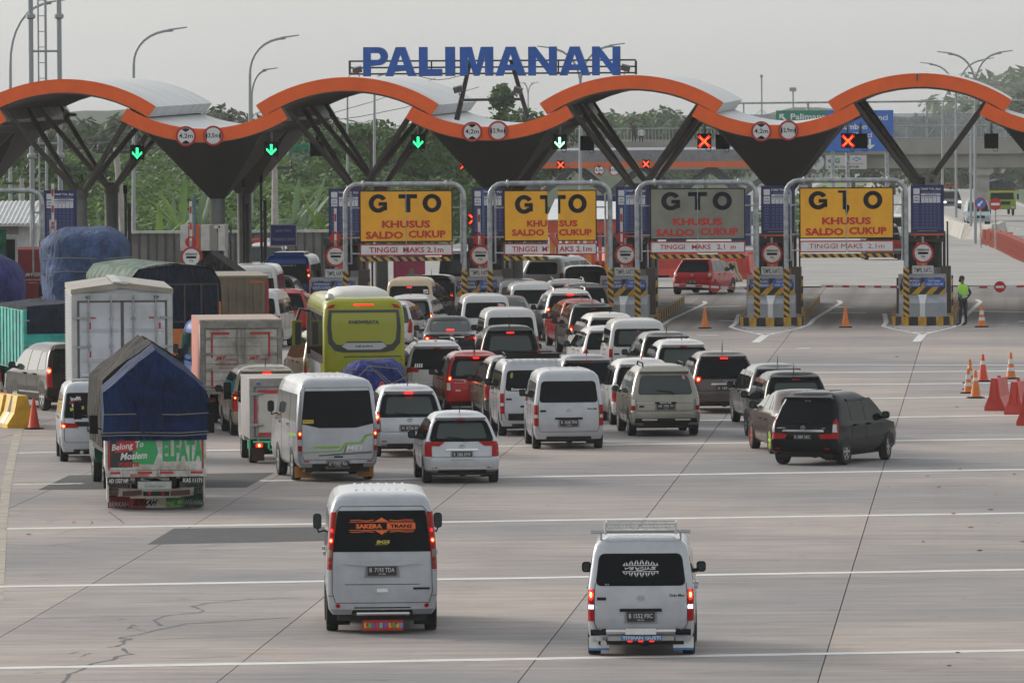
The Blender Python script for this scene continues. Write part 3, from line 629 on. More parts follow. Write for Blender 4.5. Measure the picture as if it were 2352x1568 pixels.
portal(1465, 1739, 419, 742, 1493, 1712, (433, 549), GB_, 'portal with a faded grey GTO board', blab='b', tl=('TINGGI   MAKS   2,1  m', .015))
portal(1807, 2082, 414, 744, 1836, 2053, (431, 547), YB_, 'rightmost portal with a yellow GTO board and a torn letter T', blab='c', tl=('TINGGI MAKS  2,1m', .0))
# part of another portal at the left edge
t = empty('lane_portal', (P(99, 700, 297).x, 297, 0), 0, 'plain grey pipe portal cut by the left edge of the picture', 'portal', 'pipe portals over the automatic lanes')
zt = P(50, 438, 297).z; MB().tube([(-4.2, 0, 0), (-4.2, 0, zt)], .085, 10).tube([(-4.2, 0, zt), (-.45, 0, zt), (-.3, 0, zt - .03), (-.13, 0, zt - .13), (-.03, 0, zt - .3), (0, 0, zt - .45), (0, 0, 0)], .085, 12).build('pipe_frame', GALV, t, 40)
MB().tube([(-.33, 0, zt - 2.9), (-.33, 0, zt - .7)], .035, 6).tube([(-.33, 0, zt - .75), (0, 0, zt - .75)], .035, 6).tube([(-.33, 0, zt - 2.85), (0, 0, zt - 2.85)], .035, 6).tube([(.27, .1, 1.5), (.27, .1, zt - 1)], .03, 6).tube([(.45, .1, 1.5), (.45, .1, zt - 1)], .03, 6).build('inner_frame', GALV, t)
for k in range(7): MB().tube([(.27, .1, 1.7 + k * .33), (.45, .1, 1.7 + k * .33)], .015, 5).build('rung', GALV, t)
# ---------------- islands
KY = mat('kerb_yellow', (.50, .28, .025), .7, var=.35, scale=5.); KB = mat('kerb_black', (.028, .028, .03), .8, var=.35, scale=5.)
KYM = MB().box(-.21, .21, -.07, .07, 0, .30); ITOP = mat('island_concrete', (.23, .22, .20), .9, var=.3, scale=2.)
kmy = KYM.mesh(KY); kmb = KYM.mesh(KB)
NOSE = mat('nose_grey', (.30, .32, .355), .75, var=.15, scale=2.); NOSEW = mat('nose_white_stripe', (.60, .61, .62), .7, var=.1)
HZ2 = hazard('hazard_panel', 2.1, (1, 0, -1)); BRN = mat('brown_steel', (.075, .058, .052), .6, var=.2)
TARB = mat('tariff_blue', (.009, .014, .095), .45); BOOTHO = mat('booth_orange', (.50, .10, .03), .5)
def tariff(parent, cx, y, z0, z1, w):
 h = z1 - z0
 b = MB().box(cx - w / 2, cx + w / 2, y - .05, y, z0, z1).build('tariff_board', TARB, parent)
 wt = mat('print_white', (.55, .57, .62), .5); pv = mat('print_pale_blue', (.14, .17, .34), .5)
 l = cx - w / 2; yy = y - .053
 MB().prism(rrect(l + .08 * w, l + .27 * w, z1 - .19 * h, z1 - .07 * h, .02), yy, yy + .002).prism(rrect(l + .08 * w, l + .27 * w, z1 - .37 * h, z1 - .21 * h, .02), yy, yy + .002).build('logo_fields', wt, b)
 text('TARIF TOL (Rp)', l + .60 * w, yy, z1 - .09 * h, w * .60, h * .055, wt, b, bold=.03)
 text('GERBANG PALIMANAN', l + .61 * w, yy, z1 - .155 * h, w * .54, h * .035, pv, b)
 MB().box(l + .31 * w, l + .90 * w, yy, yy + .002, z1 - .215 * h, z1 - .18 * h).build('heading_bar', wt, b); text('GOLONGAN', l + .6 * w, yy - .002, z1 - .198 * h, w * .35, h * .022, TARB, b)
 text('ASAL', l + .175 * w, yy - .002, z1 - .26 * h, w * .12, h * .03, TARB, b); text('GERBANG', l + .175 * w, yy - .002, z1 - .32 * h, w * .16, h * .03, TARB, b)
 mb = MB()
 for k in range(5): mb.box(l + (.315 + k * .118) * w, l + (.42 + k * .118) * w, yy, yy + .002, z1 - .37 * h, z1 - .23 * h)
 mb.build('class_fields', wt, b)
 for k, s in enumerate(('I', 'II', 'III', 'IV', 'V')): text(s, l + (.367 + k * .118) * w, yy - .002, z1 - .26 * h, w * .02 * len(s), h * .03, TARB, b)
 mb = MB()
 for r_ in range(9):
  z = z1 - (.42 + r_ * .055) * h; mb.box(l + .09 * w, l + .24 * w, yy, yy + .002, z, z + .012 * h)
  for k in range(5): mb.box(l + (.33 + k * .118) * w, l + (.405 + k * .118) * w, yy, yy + .002, z, z + .012 * h)
  mb.box(l + .07 * w, l + .92 * w, yy + .0005, yy + .002, z - .022 * h, z - .018 * h)
 o = mb.build('price_rows', pv, b); o['kind'] = 'stuff'
 mb = MB(); mb.box(l + .07 * w, l + .93 * w, yy, yy + .002, z0 + .1 * h, z0 + .11 * h); mb.build('fine_print', pv, b); MB().box(l + .2 * w, l + .8 * w, yy, yy + .002, z0 + .05 * h, z0 + .06 * h).build('fine_print', mat('print_yellow', (.4, .33, .08), .5), b)
 return b
IX = [-33.55, -28.55, -23.5, -18.45, -13.4, -8.3, -3.06]
ILAB = ['toll island at far left behind the trucks', 'toll island with orange and white cladding round its column, left of the blue minibus', 'toll island behind the leftmost GTO portal', 'toll island between the two left GTO portals', 'toll island with an orange red water barrier at its nose', 'toll island between the grey and the right GTO portal', 'toll island beside the standing guard']
AL = ['PASTIKAN SALDO|KARTU CUKUP', '', 'PASTIKAN SALDO|KARTU CUKUP', '1 KARTU HANYA UNTUK|1 KENDARAAN', 'PASTIKAN SALDO|KARTU CUKUP', '1 KARTU HANYA UNTUK|1 KENDARAAN', 'PASTIKAN SALDO|KARTU CUKUP']
def px(x): return (x - 2116) / 66.67
for ii, X0 in enumerate(IX):
 Y0 = 299.6; L_ = 28.
 t = empty('toll_island', (X0, Y0, 0), 0, ILAB[ii], 'toll island', 'toll islands'); hw = 1.04
 # outline of the kerb: rounded nose then straight sides
 out = [(-hw, L_ - k * 1.05) for k in range(0, 26)]
 n0 = 11; nose = [(-hw * math.cos(a), 1.55 - 1.55 * math.sin(a) ** .8) for a in [math.pi * k / n0 for k in range(n0 + 1)]]
 full = out + nose + [(-x, y) for x, y in reversed(out)]
 for k in range(len(full) - 1):
  a, b = Vector(full[k]), Vector(full[k + 1]); d = b - a; l = d.length
  if l < .05: continue
  if ii < 4 and (a.y > 6): continue
  o = link('kerb_stone', kmy if k % 2 else kmb, t); o.location = ((a.x + b.x) / 2, (a.y + b.y) / 2, 0); o.rotation_euler = (0, 0, math.atan2(d.y, d.x)); o.scale = ((l + .0) / .42 * .985, 1, 1)
 if ii < 4: MB().box(-hw - .05, -hw + .08, 5.6, L_, 0, .29).box(hw - .08, hw + .05, 5.6, L_, 0, .29).build('kerb', KB, t)
 poly = [(x * .93, max(y, .07 + .0)) for x, y in nose] + [(hw * .93, L_), (-hw * .93, L_)]
 MB().prismz([(p[0], p[1]) for p in poly], 0, .27).build('island_top', ITOP, t)
 # grey crash nose
 zt = 1.03
 nb = MB().prismz([(-.82, 1.35), (0, .72), (.82, 1.35), (.82, 3.4), (-.82, 3.4)], .27, zt - .28); nb.add([(-.82, 1.35, zt - .28), (0, .72, zt - .28), (.82, 1.35, zt - .28), (-.82, 1.95, zt), (0, 1.5, zt - .02), (.82, 1.95, zt)], [(0, 1, 4, 3), (1, 2, 5, 4)])
 nb.box(-.82, .82, 1.96, 3.4, zt - .281, zt).build('crash_nose', NOSE, t)
 MB().add([(-.09, .635, .27), (.09, .635, .27), (.09, .68, zt - .27), (-.09, .68, zt - .27), (.16, 1.48, zt + .0), (-.16, 1.48, zt + .0)], [(0, 1, 2, 3), (3, 2, 4, 5)]).build('white_stripe', NOSEW, t)
 if ii != 1:
  pn = MB().box(-.78, .78, 1.60, 1.66, zt + .0, zt + .58).build('hazard_panel', HZ2, t)
  MB().box(-.82, -.78, 1.58, 1.7, zt, zt + .62).box(.78, .82, 1.58, 1.7, zt, zt + .62).box(-.78, .78, 1.58, 1.7, zt + .58, zt + .62).build('panel_frame', NOSE, t)
  MB().box(-.85, .80, 2.6, 2.66, zt + .3, zt + .68).build('rear_panel', NOSE, t)
  l1, l2 = AL[ii].split('|')
  for a, b, tx in ((px(2067), px(2113), (l1, l2)), (px(2120), px(2166), ('Call Center', '( 0260 ) 7600 600'))):
   s = MB().prism(rrect(a, b, zt + .26, zt + .55, .03), 1.575, 1.598).build('notice_sign', mat('notice_blue', (.03, .10, .42) if 'Call' in tx[0] else (.03, .07, .26), .45), t)
   w_ = (b - a); text(tx[0], (a + b) / 2, 1.572, zt + .47, w_ * (.80 if 'Call' not in tx[0] else .62), .07, WHITE, s, bold=.01); text(tx[1], (a + b) / 2, 1.572, zt + .345, w_ * .88, .10, WHITE, s, bold=.01)
 MB().box(.97, 1.03, 5.0, 5.1, .3, 1.6).build('side_hazard_board', HZ2, t)
 # signs on a post
 if ii != 1 or True:
  MB().tube([(0, 2.9, .27), (0, 2.9, 3.0)], .04, 8).build('sign_post', GALV, t)
  q = MB().prism(rrect(px(2091), px(2141), 1.68, 1.99, .03), 2.80, 2.83).build('notice_sign', mat('notice_white', (.66, .67, .69), .5), t)
  MB().prism(rrect(px(2092.2), px(2139.8), 1.70, 1.97, .02), 2.797, 2.7995).build('border_field', SBLK, q); MB().prism(rrect(px(2093), px(2139), 1.712, 1.958, .02), 2.793, 2.7965).build('face', mat('notice_white', (.66, .67, .69), .5), q)
  text('TEMPEL KARTU', px(2116), 2.790, 1.835, px(2137) - px(2095), .165, SBLK, q, bold=.015)
 # booth
 bo = MB().box(-.62, .62, 6.0, 6.1, .27, 1.25).box(-.62, .62, 6.1, 10.5, .27, 1.2).build('booth_base', BOOTHO, t)
 MB().box(-.58, .60, 6.05, 10.4, 1.2, 2.75).build('booth_glass', mat('booth_dark_glass', (.012, .013, .016), .12), t)
 MB().box(-.66, .68, 5.9, 10.8, 2.75, 2.98).build('booth_roof', STEELD, t)
 MB().box(-.25, .12, 5.95, 6.04, 1.25, 2.74).build('booth_frame', BOOTHO, t)
 for q in (-.62, .56): MB().box(q, q + .08, 5.98, 6.06, 1.2, 2.75).build('booth_corner', STEELD, t)
 MB().box(.28, .62, 5.9, 5.94, 1.55, 1.85).build('notice_plate', mat('plate_grey', (.2, .2, .2), .5), t)
 MB().box(.62, .95, 5.2, 6.3, .27, 1.9).build('card_machine', BRN, t); MB().box(-.95, -.63, 5.2, 6.0, .27, 1.5).build('cabinet', BRN, t)
 for q in ((.66, .76, 6.6, 7.2, .27, 3.1), (.78, .84, 9.2, 9.4, .27, 3.4)): MB().box(*q).build('sensor_post', mat('sensor_post_dark', (.03, .035, .05), .5), t)
 if ii != 1:
  w_ = 1.16; tariff(t, .14, 5.6, 3.05, 4.75, w_)
  MB().tube([(-.3, 5.75, 2.9), (-.3, 5.75, 4.7)], .04, 6).tube([(.5, 5.75, 2.9), (.5, 5.75, 4.7)], .04, 6).build('board_posts', GALV, t)
  MB().box(.14 - w_ / 2, .14 + w_ / 2, 5.56, 5.75, 2.98, 3.05).build('orange_beam', BOOTHO, t)
 else:
  for k, (a, b, m_) in enumerate(((-.62, -.34, 'w'), (-.33, .08, 'o'), (.10, .42, 'w'), (.43, .70, 'g'), (.72, .95, 'w'))):
   MB().box(a, b, 5.4, 6.8, 2.6, 3.5).build('cladding_panel', {'w': mat('clad_white', (.55, .54, .52), .6, var=.2), 'o': BOOTHO, 'g': mat('clad_grey', (.25, .24, .22), .6)}[m_], t)
# round GERBANG TOL signs (hang on the island posts)
for ii, X0 in enumerate(IX):
 s = round_sign(0, 0, 300, .365, '', None, None, 'gerbang', tag_it=False)
 par = [o for o in bpy.data.objects if o.get('label') == ILAB[ii]][0]
 s.parent = par; s.location = (.01, 2.82, P(2116, 581, 302.4).z)
# ---------------- painted outline round the islands
WL = mat('island_line_white', (.62, .62, .61), .7, var=.2, scale=3.)
for X0 in IX[3:]:
 Y0 = 299.6
 pts = [Vector((X0 + a, Y0 + b, 0)) for a, b in ((1.75, 31), (1.9, 28), (1.35, 8), (1.3, 1.5), (1.05, -2.2), (.1, -9.5))]
 ptl = [Vector((X0 + a, Y0 + b, 0)) for a, b in ((-1.5, 14), (-1.3, 4), (-1.33, -.6), (-1.0, -3.2), (.1, -9.5))]
 for q in (pts, ptl): band(q, .17, 'painted_line', WL, .0045, label='white outline painted round a toll island')
 band([Vector((X0 + .1, Y0 - 9.6, 0)), Vector((X0 - .02, Y0 - 16.5, 0))], .28, 'painted_line', WL, .0045, label='white lead in stripe before a toll island')
 for k in range(4):
  yy = -1.2 - k * 1.9; hwk = 1.0 * (1 - (k + .3) / 5.0)
  v = [Vector((X0 - hwk, Y0 + yy - .28, .0045)), Vector((X0 + hwk, Y0 + yy - .28, .0045)), Vector((X0 + hwk, Y0 + yy + .28, .0045)), Vector((X0 - hwk, Y0 + yy + .28, .0045))]
  tag(MB().add(v, [(0, 1, 2, 3)]).build('painted_line', WL), 'white hatching stripe in front of a toll island', None, None, 'structure')
# short worn lines in the lanes
for a, b in (((1650, 737), (1712, 737)), ((1580, 705), (1700, 703)), ((1902, 704), (1960, 706)), ((1905, 718), (1990, 718)), ((2195, 713), (2352, 717)), ((2340, 738), (2400, 738)), ((1500, 762), (1550, 762)), ((1860, 800), (1830, 800)), ((1600, 770), (1650, 770))):
 band([gp(*a), gp(*b)], .5, 'painted_line', WL, .004, label='short worn white line in a toll lane')
# ---------------- barrier arms
WB = mat('boom_white', (.60, .60, .60), .5, var=.15)
def boom(x0, x1, y0, y1, Y, label, disc=None, dy=0):
 p0, p1 = P(x0, y0, Y), P(x1, y1, Y); d = p1 - p0; l = d.length
 t = empty('barrier_arm', p0, 0, label, 'barrier arm', 'red and white barrier arms'); ang = math.atan2(d.z, d.x)
 t.rotation_euler = (0, -ang, 0)
 MB().box(0, l, -.03, .03, -.045, .045).build('arm', WB, t)
 n = max(2, int(l / .55))
 for k in range(n):
  MB().box(l * (k + .25) / n, l * (k + .68) / n, -.034, .034, -.035, .035).build('red_band', REDP, t)
 if disc is not None:
  q = MB().prism(circ(l * disc, 0, .20, 24), -.06, -.04).build('stop_disc', mat('sign_red', (.42, .015, .018), .45), t)
  MB().box(l * disc - .14, l * disc + .14, -.066, -.0605, -.04, .04).build('bar', WHITE, q)
 return t
boom(1736, 1548, 664, 654, 303, 'lowered arm with round red disc in front of the red hatchback', .5)
boom(2070, 1886, 659, 657, 303, 'lowered arm without a disc between two islands')
boom(2196, 2410, 661, 656, 303, 'lowered arm with round red disc right of the guard', .47)
for x, y0, y1, yd, l in ((121, 800, 422, 580, 'raised arm at far left beside the blue tariff board'), (438, 760, 462, 556, 'raised arm beside the blue pole at the orange clad island'), (770, 640, 478, 547, 'raised arm beside the leftmost yellow board'), (1100, 640, 480, 551, 'raised arm left of the broken yellow board'), (1427, 645, 478, 546, 'raised arm left of the faded grey board')):
 boom(x + 2, x, y0, y1, 303.5, l, (y0 - yd) / (y0 - y1))
for x, l in ((448, 'left'), (1103 + 8, 'middle'), (1437, 'right')):
 p = P(x, 620, 303.8); tag(MB().tube([(0, 0, 0), (0, 0, 4.4 if x == 448 else 4.5)], .035, 8).build('pole', mat('blue_pole', (.03, .13, .30), .4), None, None, (p.x, 303.8, .2)), 'thin blue pole standing at the %s raised barrier arm' % l, 'pole', 'blue poles')
# ---------------- cones
CO = mat('cone_orange', (.62, .16, .02), .6, var=.2, scale=5.); CR_ = mat('cone_red', (.60, .05, .02), .6, var=.15, scale=5.); CWH = mat('cone_band', (.55, .55, .54), .5)
def cone(x, y, h, bands, m, label):
 g = gp(x, y); t = empty('traffic_cone', g, R.uniform(0, 1), label, 'traffic cone', 'traffic cones')
 MB().lathe([(.155 * h / .7 * 1.0, .03), (.13 * h / .7, .06), (.05, h * .8), (.032, h), (.02, h + .005)], 20).build('cone_body', m, t, 40)
 MB().lathe([(.25 * h / .75, 0), (.25 * h / .75, .03), (.17 * h / .75, .045)], 8).build('foot', BLACK, t)
 for a, b in bands:
  f = lambda q: .13 * h / .7 + (.05 - .13 * h / .7) * ((q * h - .06) / (h * .8 - .06))
  MB().lathe([(f(a) + .004, a * h), (f(b) + .004, b * h)], 20).build('reflective_band', CWH, t, 40)
B2 = [(.30, .44), (.58, .76)]
cone(1619, 754, .70, [], CO, 'plain orange cone in the lane behind the red cross'); cone(1942, 752, .73, [], CO, 'plain orange cone between two toll islands'); cone(2255, 751, .75, B2, CO, 'orange cone with two white bands right of the guard')
cone(78, 985, .78, [], CR_, 'plain red cone beside the yellow barriers'); cone(2258, 876, .78, [(.62, .76)], CR_, 'reddest cone, nearly upright, among the right hand cones'); cone(2322, 870, .76, B2, CO, 'orange banded cone farthest right, standing alone')
cone(2229, 895, .70, B2, CO, 'narrow orange cone behind the pair, farthest of the row'); cone(2224, 903, .68, B2, CO, 'orange banded cone second of the row of three'); cone(2241, 914, .76, [(.62, .74)], CO, 'nearest orange cone of the row at right')
cone(-2, 905, .7, [(.2, .5)], CR_, 'red and white cone at the very left edge'); cone(2228, 880, .68, B2, CO, 'orange banded cone hidden behind the row at right')
# ================= VEHICLES
LEV = {
 'van': [(.13, .93, .07, .05), (.2, .99, .0, 0), (.33, 1, 0, 0), (.52, 1, .02, .05), (.60, .985, .035, .35), (.86, .90, .10, .95), (.93, .86, .13, 1.15), (.975, .76, .21, 1.3), (1.0, .58, .42, 1.6)],
 'mpv': [(.16, .92, .09, .1), (.2, .98, .01, .02), (.30, 1, 0, 0), (.355, 1, .01, 0), (.375, .995, .075, 0), (.52, .99, .09, .10), (.57, .98, .12, .55), (.61, .955, .15, .82), (.80, .855, .34, 1.25), (.88, .79, .42, 1.50), (.94, .72, .44, 1.72), (.98, .62, .54, 1.95), (1, .42, .78, 2.3)],
 'hatch': [(.16, .92, .10, .1), (.2, .98, .01, .02), (.31, 1, 0, 0), (.37, 1, .01, 0), (.39, .995, .06, 0), (.54, .99, .10, .10), (.58, .98, .13, .55), (.62, .95, .17, .82), (.80, .83, .38, 1.25), (.88, .76, .48, 1.50), (.94, .69, .53, 1.75), (.98, .58, .64, 2.0), (1, .38, .9, 2.3)],
 'sedan': [(.14, .90, .08, .1), (.2, .97, 0, .02), (.36, .98, 0, 0), (.40, .97, .05, 0), (.6, .97, .06, .25), (.655, .95, .12, .9), (.685, .92, .55, 1.15), (.71, .88, .72, 1.3), (.93, .70, 1.35, 2.05), (.98, .62, 1.5, 2.25), (1, .44, 1.75, 2.45)],
 'minibus': [(.14, .9, .10, .05), (.18, .97, 0, 0), (.3, 1, 0, 0), (.5, 1, .03, .06), (.58, .99, .04, .4), (.86, .93, .10, 1.0), (.925, .88, .13, 1.15), (.965, .82, .20, 1.3), (.988, .72, .36, 1.5), (1, .55, .6, 1.8)],
 'bus': [(.10, .95, .12, .1), (.16, .99, .0, .02), (.42, 1, 0, 0), (.80, .995, .04, .1), (.90, .97, .09, .2), (.955, .92, .17, .35), (.985, .82, .30, .5), (1, .65, .6, .8)],
}
TYPE = {   # L, W, H, rear overhang, wheelbase, tyre radius, rear corner r, window poly (u, zf), side glass, lamps
 'van': dict(L=4.04, W=1.665, H=1.88, ro=.62, wb=2.65, tr=.29, rr=.13, bow=.03),
 'mpv': dict(L=4.15, W=1.66, H=1.66, ro=.72, wb=2.65, tr=.31, rr=.17, bow=.07),
 'hatch': dict(L=4.07, W=1.655, H=1.55, ro=.70, wb=2.53, tr=.29, rr=.17, bow=.07),
 'sedan': dict(L=4.6, W=1.76, H=1.46, ro=.98, wb=2.7, tr=.32, rr=.28, bow=.08),
 'minibus': dict(L=5.1, W=1.80, H=2.30, ro=1.12, wb=2.5, tr=.35, rr=.14, bow=.03),
 'bus': dict(L=8.2, W=2.16, H=3.05, ro=2.0, wb=3.8, tr=.42, rr=.16, bow=.04),
}
WHEELS = {}
def wheelset(tr, rimm):
 k = (tr, rimm.name)
 if k in WHEELS: return WHEELS[k]
 wd = .10; t = MB().lathe([(tr * .62, -wd + .015), (tr * .80, -wd), (tr * .95, -wd + .005), (tr, -wd + .035), (tr, wd - .035), (tr * .95, wd - .005), (tr * .80, wd), (tr * .62, wd - .015)], 28, 'x').mesh(RUBBER, 40)
 r = MB(); r.lathe([(tr * .64, -wd + .02), (tr * .64, wd - .012), (tr * .59, wd - .008), (tr * .57, wd - .05), (.03, wd - .055)], 20, 'x')
 for q in range(6):
  a = q * math.pi / 3; c, s = math.cos(a), math.sin(a); pts = []
  for x in (wd - .06, wd - .012):
   for rr_, hw_ in ((.03, .02), (tr * .6, .035)):
    for sg in (-1, 1): pts.append((x, c * rr_ - s * hw_ * sg, s * rr_ + c * hw_ * sg))
  r.add(pts, [(0, 2, 3, 1), (4, 5, 7, 6), (0, 4, 6, 2), (1, 3, 7, 5), (2, 6, 7, 3), (0, 1, 5, 4)])
 r.lathe([(.055, wd - .06), (.05, wd - .008)], 10, 'x')
 WHEELS[k] = (t, r.mesh(rimm)); return WHEELS[k]
def add_wheel(root, x, y, tr, rimm=ALLOY, steer=0., dual=False, name='wheel'):
 t, r = wheelset(tr, rimm)
 for dx in ((0,) if not dual else (0, -.24)):
  o = link(name, t, root, (x - math.copysign(-dx if 0 else dx, 1) * (1 if x > 0 else -1) * -1 if dual else x, y, tr)); o.rotation_euler = (0, 0, (math.pi if x < 0 else 0) + steer)
  if dx == 0: link('rim', r, o)
 return o
class Veh:
 def __init__(s, kind, x, y, psi, color, label, cat='car', metal=.0, name=None, group='vehicles queueing at the toll gates', lev=None, steer=0., rim=ALLOY, **dim):
  T = dict(TYPE[kind]); T.update(dim); s.__dict__.update(T); s.kind = kind; s.lv = LEV[lev or kind]
  g = gp(x, y); s.heading = psi + math.degrees(math.atan((x - 2320) / FPX))
  s.root = empty(name or {'van': 'delivery_van', 'mpv': 'family_car', 'hatch': 'small_car', 'sedan': 'sedan_car', 'minibus': 'minibus', 'bus': 'coach'}[kind], g, -math.radians(s.heading), label, cat, group)
  s.y0 = -s.ro; s.y1 = s.L - s.ro; s.paint = paint(color, metal); s.col = color; PL.append((label, g, s.heading, s.L, s.W, s.ro))
  rings = []
  for zf, hf, yr, yf in s.lv:
   hw = s.W / 2 * hf; z = zf * s.H; ya = s.y0 + yr; yb_ = s.y1 - yf; rr = min(s.rr, hw * .6); rf = min(.35, hw * .6); ring = []
   for k in range(9):
    x_ = -(hw - rr) + 2 * (hw - rr) * k / 8; ring.append((x_, ya + s.bow * (x_ / hw) ** 2, z))
   b = s.bow
   for k in (1, 2, 3, 4):
    a = k * math.pi / 8; ring.append((hw - rr + rr * math.sin(a), ya + b * ((hw - rr) / hw) ** 2 + rr * (1 - math.cos(a)), z))
   m0 = ya + rr + .03; m1 = yb_ - rf
   for k in range(1, 6): ring.append((hw, m0 + (m1 - m0) * k / 5, z))
   for k in (1, 2, 3): a = k * math.pi / 6; ring.append((hw - rf + rf * math.cos(a), m1 + rf * math.sin(a), z))
   for k in (1, 2, 3): ring.append((hw - rf - 2 * (hw - rf) * k / 4, m1 + rf + .06 * (1 - abs(k - 2) / 2), z))
   for k in (3, 2, 1): a = k * math.pi / 6; ring.append((-(hw - rf + rf * math.cos(a)), m1 + rf * math.sin(a), z))
   for k in range(5, 0, -1): ring.append((-hw, m0 + (m1 - m0) * k / 5, z))
   for k in (4, 3, 2, 1): a = k * math.pi / 8; ring.append((-(hw - rr + rr * math.sin(a)), ya + b * ((hw - rr) / hw) ** 2 + rr * (1 - math.cos(a)), z))
   rings.append(ring)
  mb = MB(); mb.loft(rings, False); n = len(rings[0]); base = (len(rings) - 1) * n
  top = rings[-1]; ymid = (max(p[1] for p in top) + min(p[1] for p in top)) / 2
  inner = [(p[0] * .5, ymid + (p[1] - ymid) * .7, s.H + .012) for p in top]; mb.add(inner, []); ib = len(mb.v) - n
  for k in range(n): mb.f.append((base + k, base + (k + 1) % n, ib + (k + 1) % n, ib + k))
  mb.f.append(tuple(ib + k for k in range(n))); mb.f.append(tuple(range(n - 1, -1, -1)))
  s.body = mb.build('body', s.paint, s.root, 38)
  MB().box(-s.W * .40, s.W * .40, s.y0 + .18, s.y1 - .25, s.tr * .62, s.H * s.lv[0][0] + .03).build('underbody', DARK, s.root)
  MB().tube([(-s.W * .42, 0, s.tr * .95), (s.W * .42, 0, s.tr * .95)], .055, 8).lathe([(.05, -.16), (.13, -.1), (.15, 0), (.13, .1), (.05, .16)], 12, 'y', (.05, 0, s.tr * .95)).build('rear_axle', DARK, s.root)
  for yw in (0, s.wb):
   for sx in (-1, 1):
    add_wheel(s.root, sx * (s.W / 2 - .095), yw, s.tr, rim, steer if yw else 0)
    ar = s.tr * 1.17; zc_ = s.tr
    poly = [(yw + ar * math.cos(a), zc_ + ar * math.sin(a)) for a in [math.pi * k / 10 for k in range(11)]]
    poly = [(yw + ar, s.H * s.lv[0][0] + .01)] + poly + [(yw - ar, s.H * s.lv[0][0] + .01)]
    s.sp('wheel_arch', [(a, b / s.H) for a, b in poly], DARK, sx, off=.003, absy=True)
 def q(s, z):
  zf = z / s.H; l = s.lv
  if zf <= l[0][0]: return l[0][1] * s.W / 2, l[0][2], l[0][3]
  for a, b in zip(l, l[1:]):
   if zf <= b[0]:
    k = (zf - a[0]) / (b[0] - a[0]); return tuple([(a[1] + (b[1] - a[1]) * k) * s.W / 2, a[2] + (b[2] - a[2]) * k, a[3] + (b[3] - a[3]) * k])
  return l[-1][1] * s.W / 2, l[-1][2], l[-1][3]
 def ry(s, x, z):
  hw, yr, yf = s.q(z); rr = min(s.rr, hw * .6); ax = min(abs(x), hw - .001); y = s.y0 + yr + s.bow * (min(ax, hw - rr) / hw) ** 2
  if ax > hw - rr: d = ax - (hw - rr); y += rr - math.sqrt(max(0, rr * rr - d * d))
  return y
 def sx(s, y, z):
  hw, yr, yf = s.q(z); return hw
 def rp(s, name, poly, m, off=.008, parent=None, mirror=False, nx=6, thick=.02):
  """patch on the rear surface; poly is a convex outline of (u, zf)"""
  polys = poly if isinstance(poly[0][0], (tuple, list)) else [poly]; mb = MB()
  for po in polys:
   for sg in ((1, -1) if mirror == 'both' else (1,)):
    pz = [(u * sg, z) for u, z in po]; zs = sorted(set(round(z, 4) for u, z in pz)); rows = []
    lo, hi = zs[0], zs[-1]; nr = max(2, int((hi - lo) * s.H / .09) + 1); allz = sorted(set(zs + [lo + (hi - lo) * k / nr for k in range(nr + 1)])); v = [];
    for z in allz:
     xs = []
     for (u0, a), (u1, b) in zip(pz, pz[1:] + pz[:1]):
      if abs(a - z) < 1e-4: xs.append(u0)
      if (a - z) * (b - z) < 0: xs.append(u0 + (u1 - u0) * (z - a) / (b - a))
     if not xs: continue
     x0, x1 = min(xs), max(xs); hw = s.q(z * s.H)[0]; row = []
     for k in range(nx + 1):
      X = (x0 + (x1 - x0) * k / nx) * hw; row.append((X, s.ry(X, z * s.H) - off, z * s.H))
     rows.append(row)
    f = []; n = nx + 1; v = [p for r in rows for p in r]; m_ = len(rows)
    for j in range(m_ - 1):
     for k in range(nx): f.append((j * n + k, j * n + k + 1, (j + 1) * n + k + 1, (j + 1) * n + k))
    bd = [k for k in range(n)] + [j * n + nx for j in range(1, m_)] + [(m_ - 1) * n + k for k in range(nx - 1, -1, -1)] + [j * n for j in range(m_ - 2, 0, -1)]
    b0 = len(v); v += [(v[i][0], v[i][1] + thick, v[i][2]) for i in bd]
    for k in range(len(bd)): k2 = (k + 1) % len(bd); f.append((bd[k], b0 + k, b0 + k2, bd[k2]))
    mb.add(v, f)
  return mb.build(name, m, parent or s.root, 50)
 def sp(s, name, poly, m, side, off=.006, absy=False, parent=None, thick=.015):
  """patch on a flank; poly of (distance from rear, zf)"""
  pz = [(a if absy else a + s.y0, z) for a, z in poly]; zs = sorted(set(round(z, 4) for u, z in pz)); lo, hi = zs[0], zs[-1]; nr = max(2, int((hi - lo) * s.H / .12) + 1)
  rows = []
  for z in sorted(set(zs + [lo + (hi - lo) * k / nr for k in range(nr + 1)])):
   xs = []
   for (u0, a), (u1, b) in zip(pz, pz[1:] + pz[:1]):
    if abs(a - z) < 1e-4: xs.append(u0)
    if (a - z) * (b - z) < 0: xs.append(u0 + (u1 - u0) * (z - a) / (b - a))
   if not xs: continue
   hw = s.q(z * s.H)[0] + off; y0, y1 = min(xs), max(xs); rows.append([(side * hw, y0 + (y1 - y0) * k / 3, z * s.H) for k in range(4)])
  v = [p for r in rows for p in r]; f = []; m_ = len(rows)
  for j in range(m_ - 1):
   for k in range(3):
    q_ = (j * 4 + k, j * 4 + k + 1, (j + 1) * 4 + k + 1, (j + 1) * 4 + k); f.append(q_ if side > 0 else q_[::-1])
  bd = [0, 1, 2, 3] + [j * 4 + 3 for j in range(1, m_)] + [(m_ - 1) * 4 + k for k in (2, 1, 0)] + [j * 4 for j in range(m_ - 2, 0, -1)]
  b0 = len(v); v += [(v[i][0] - side * thick, v[i][1], v[i][2]) for i in bd]
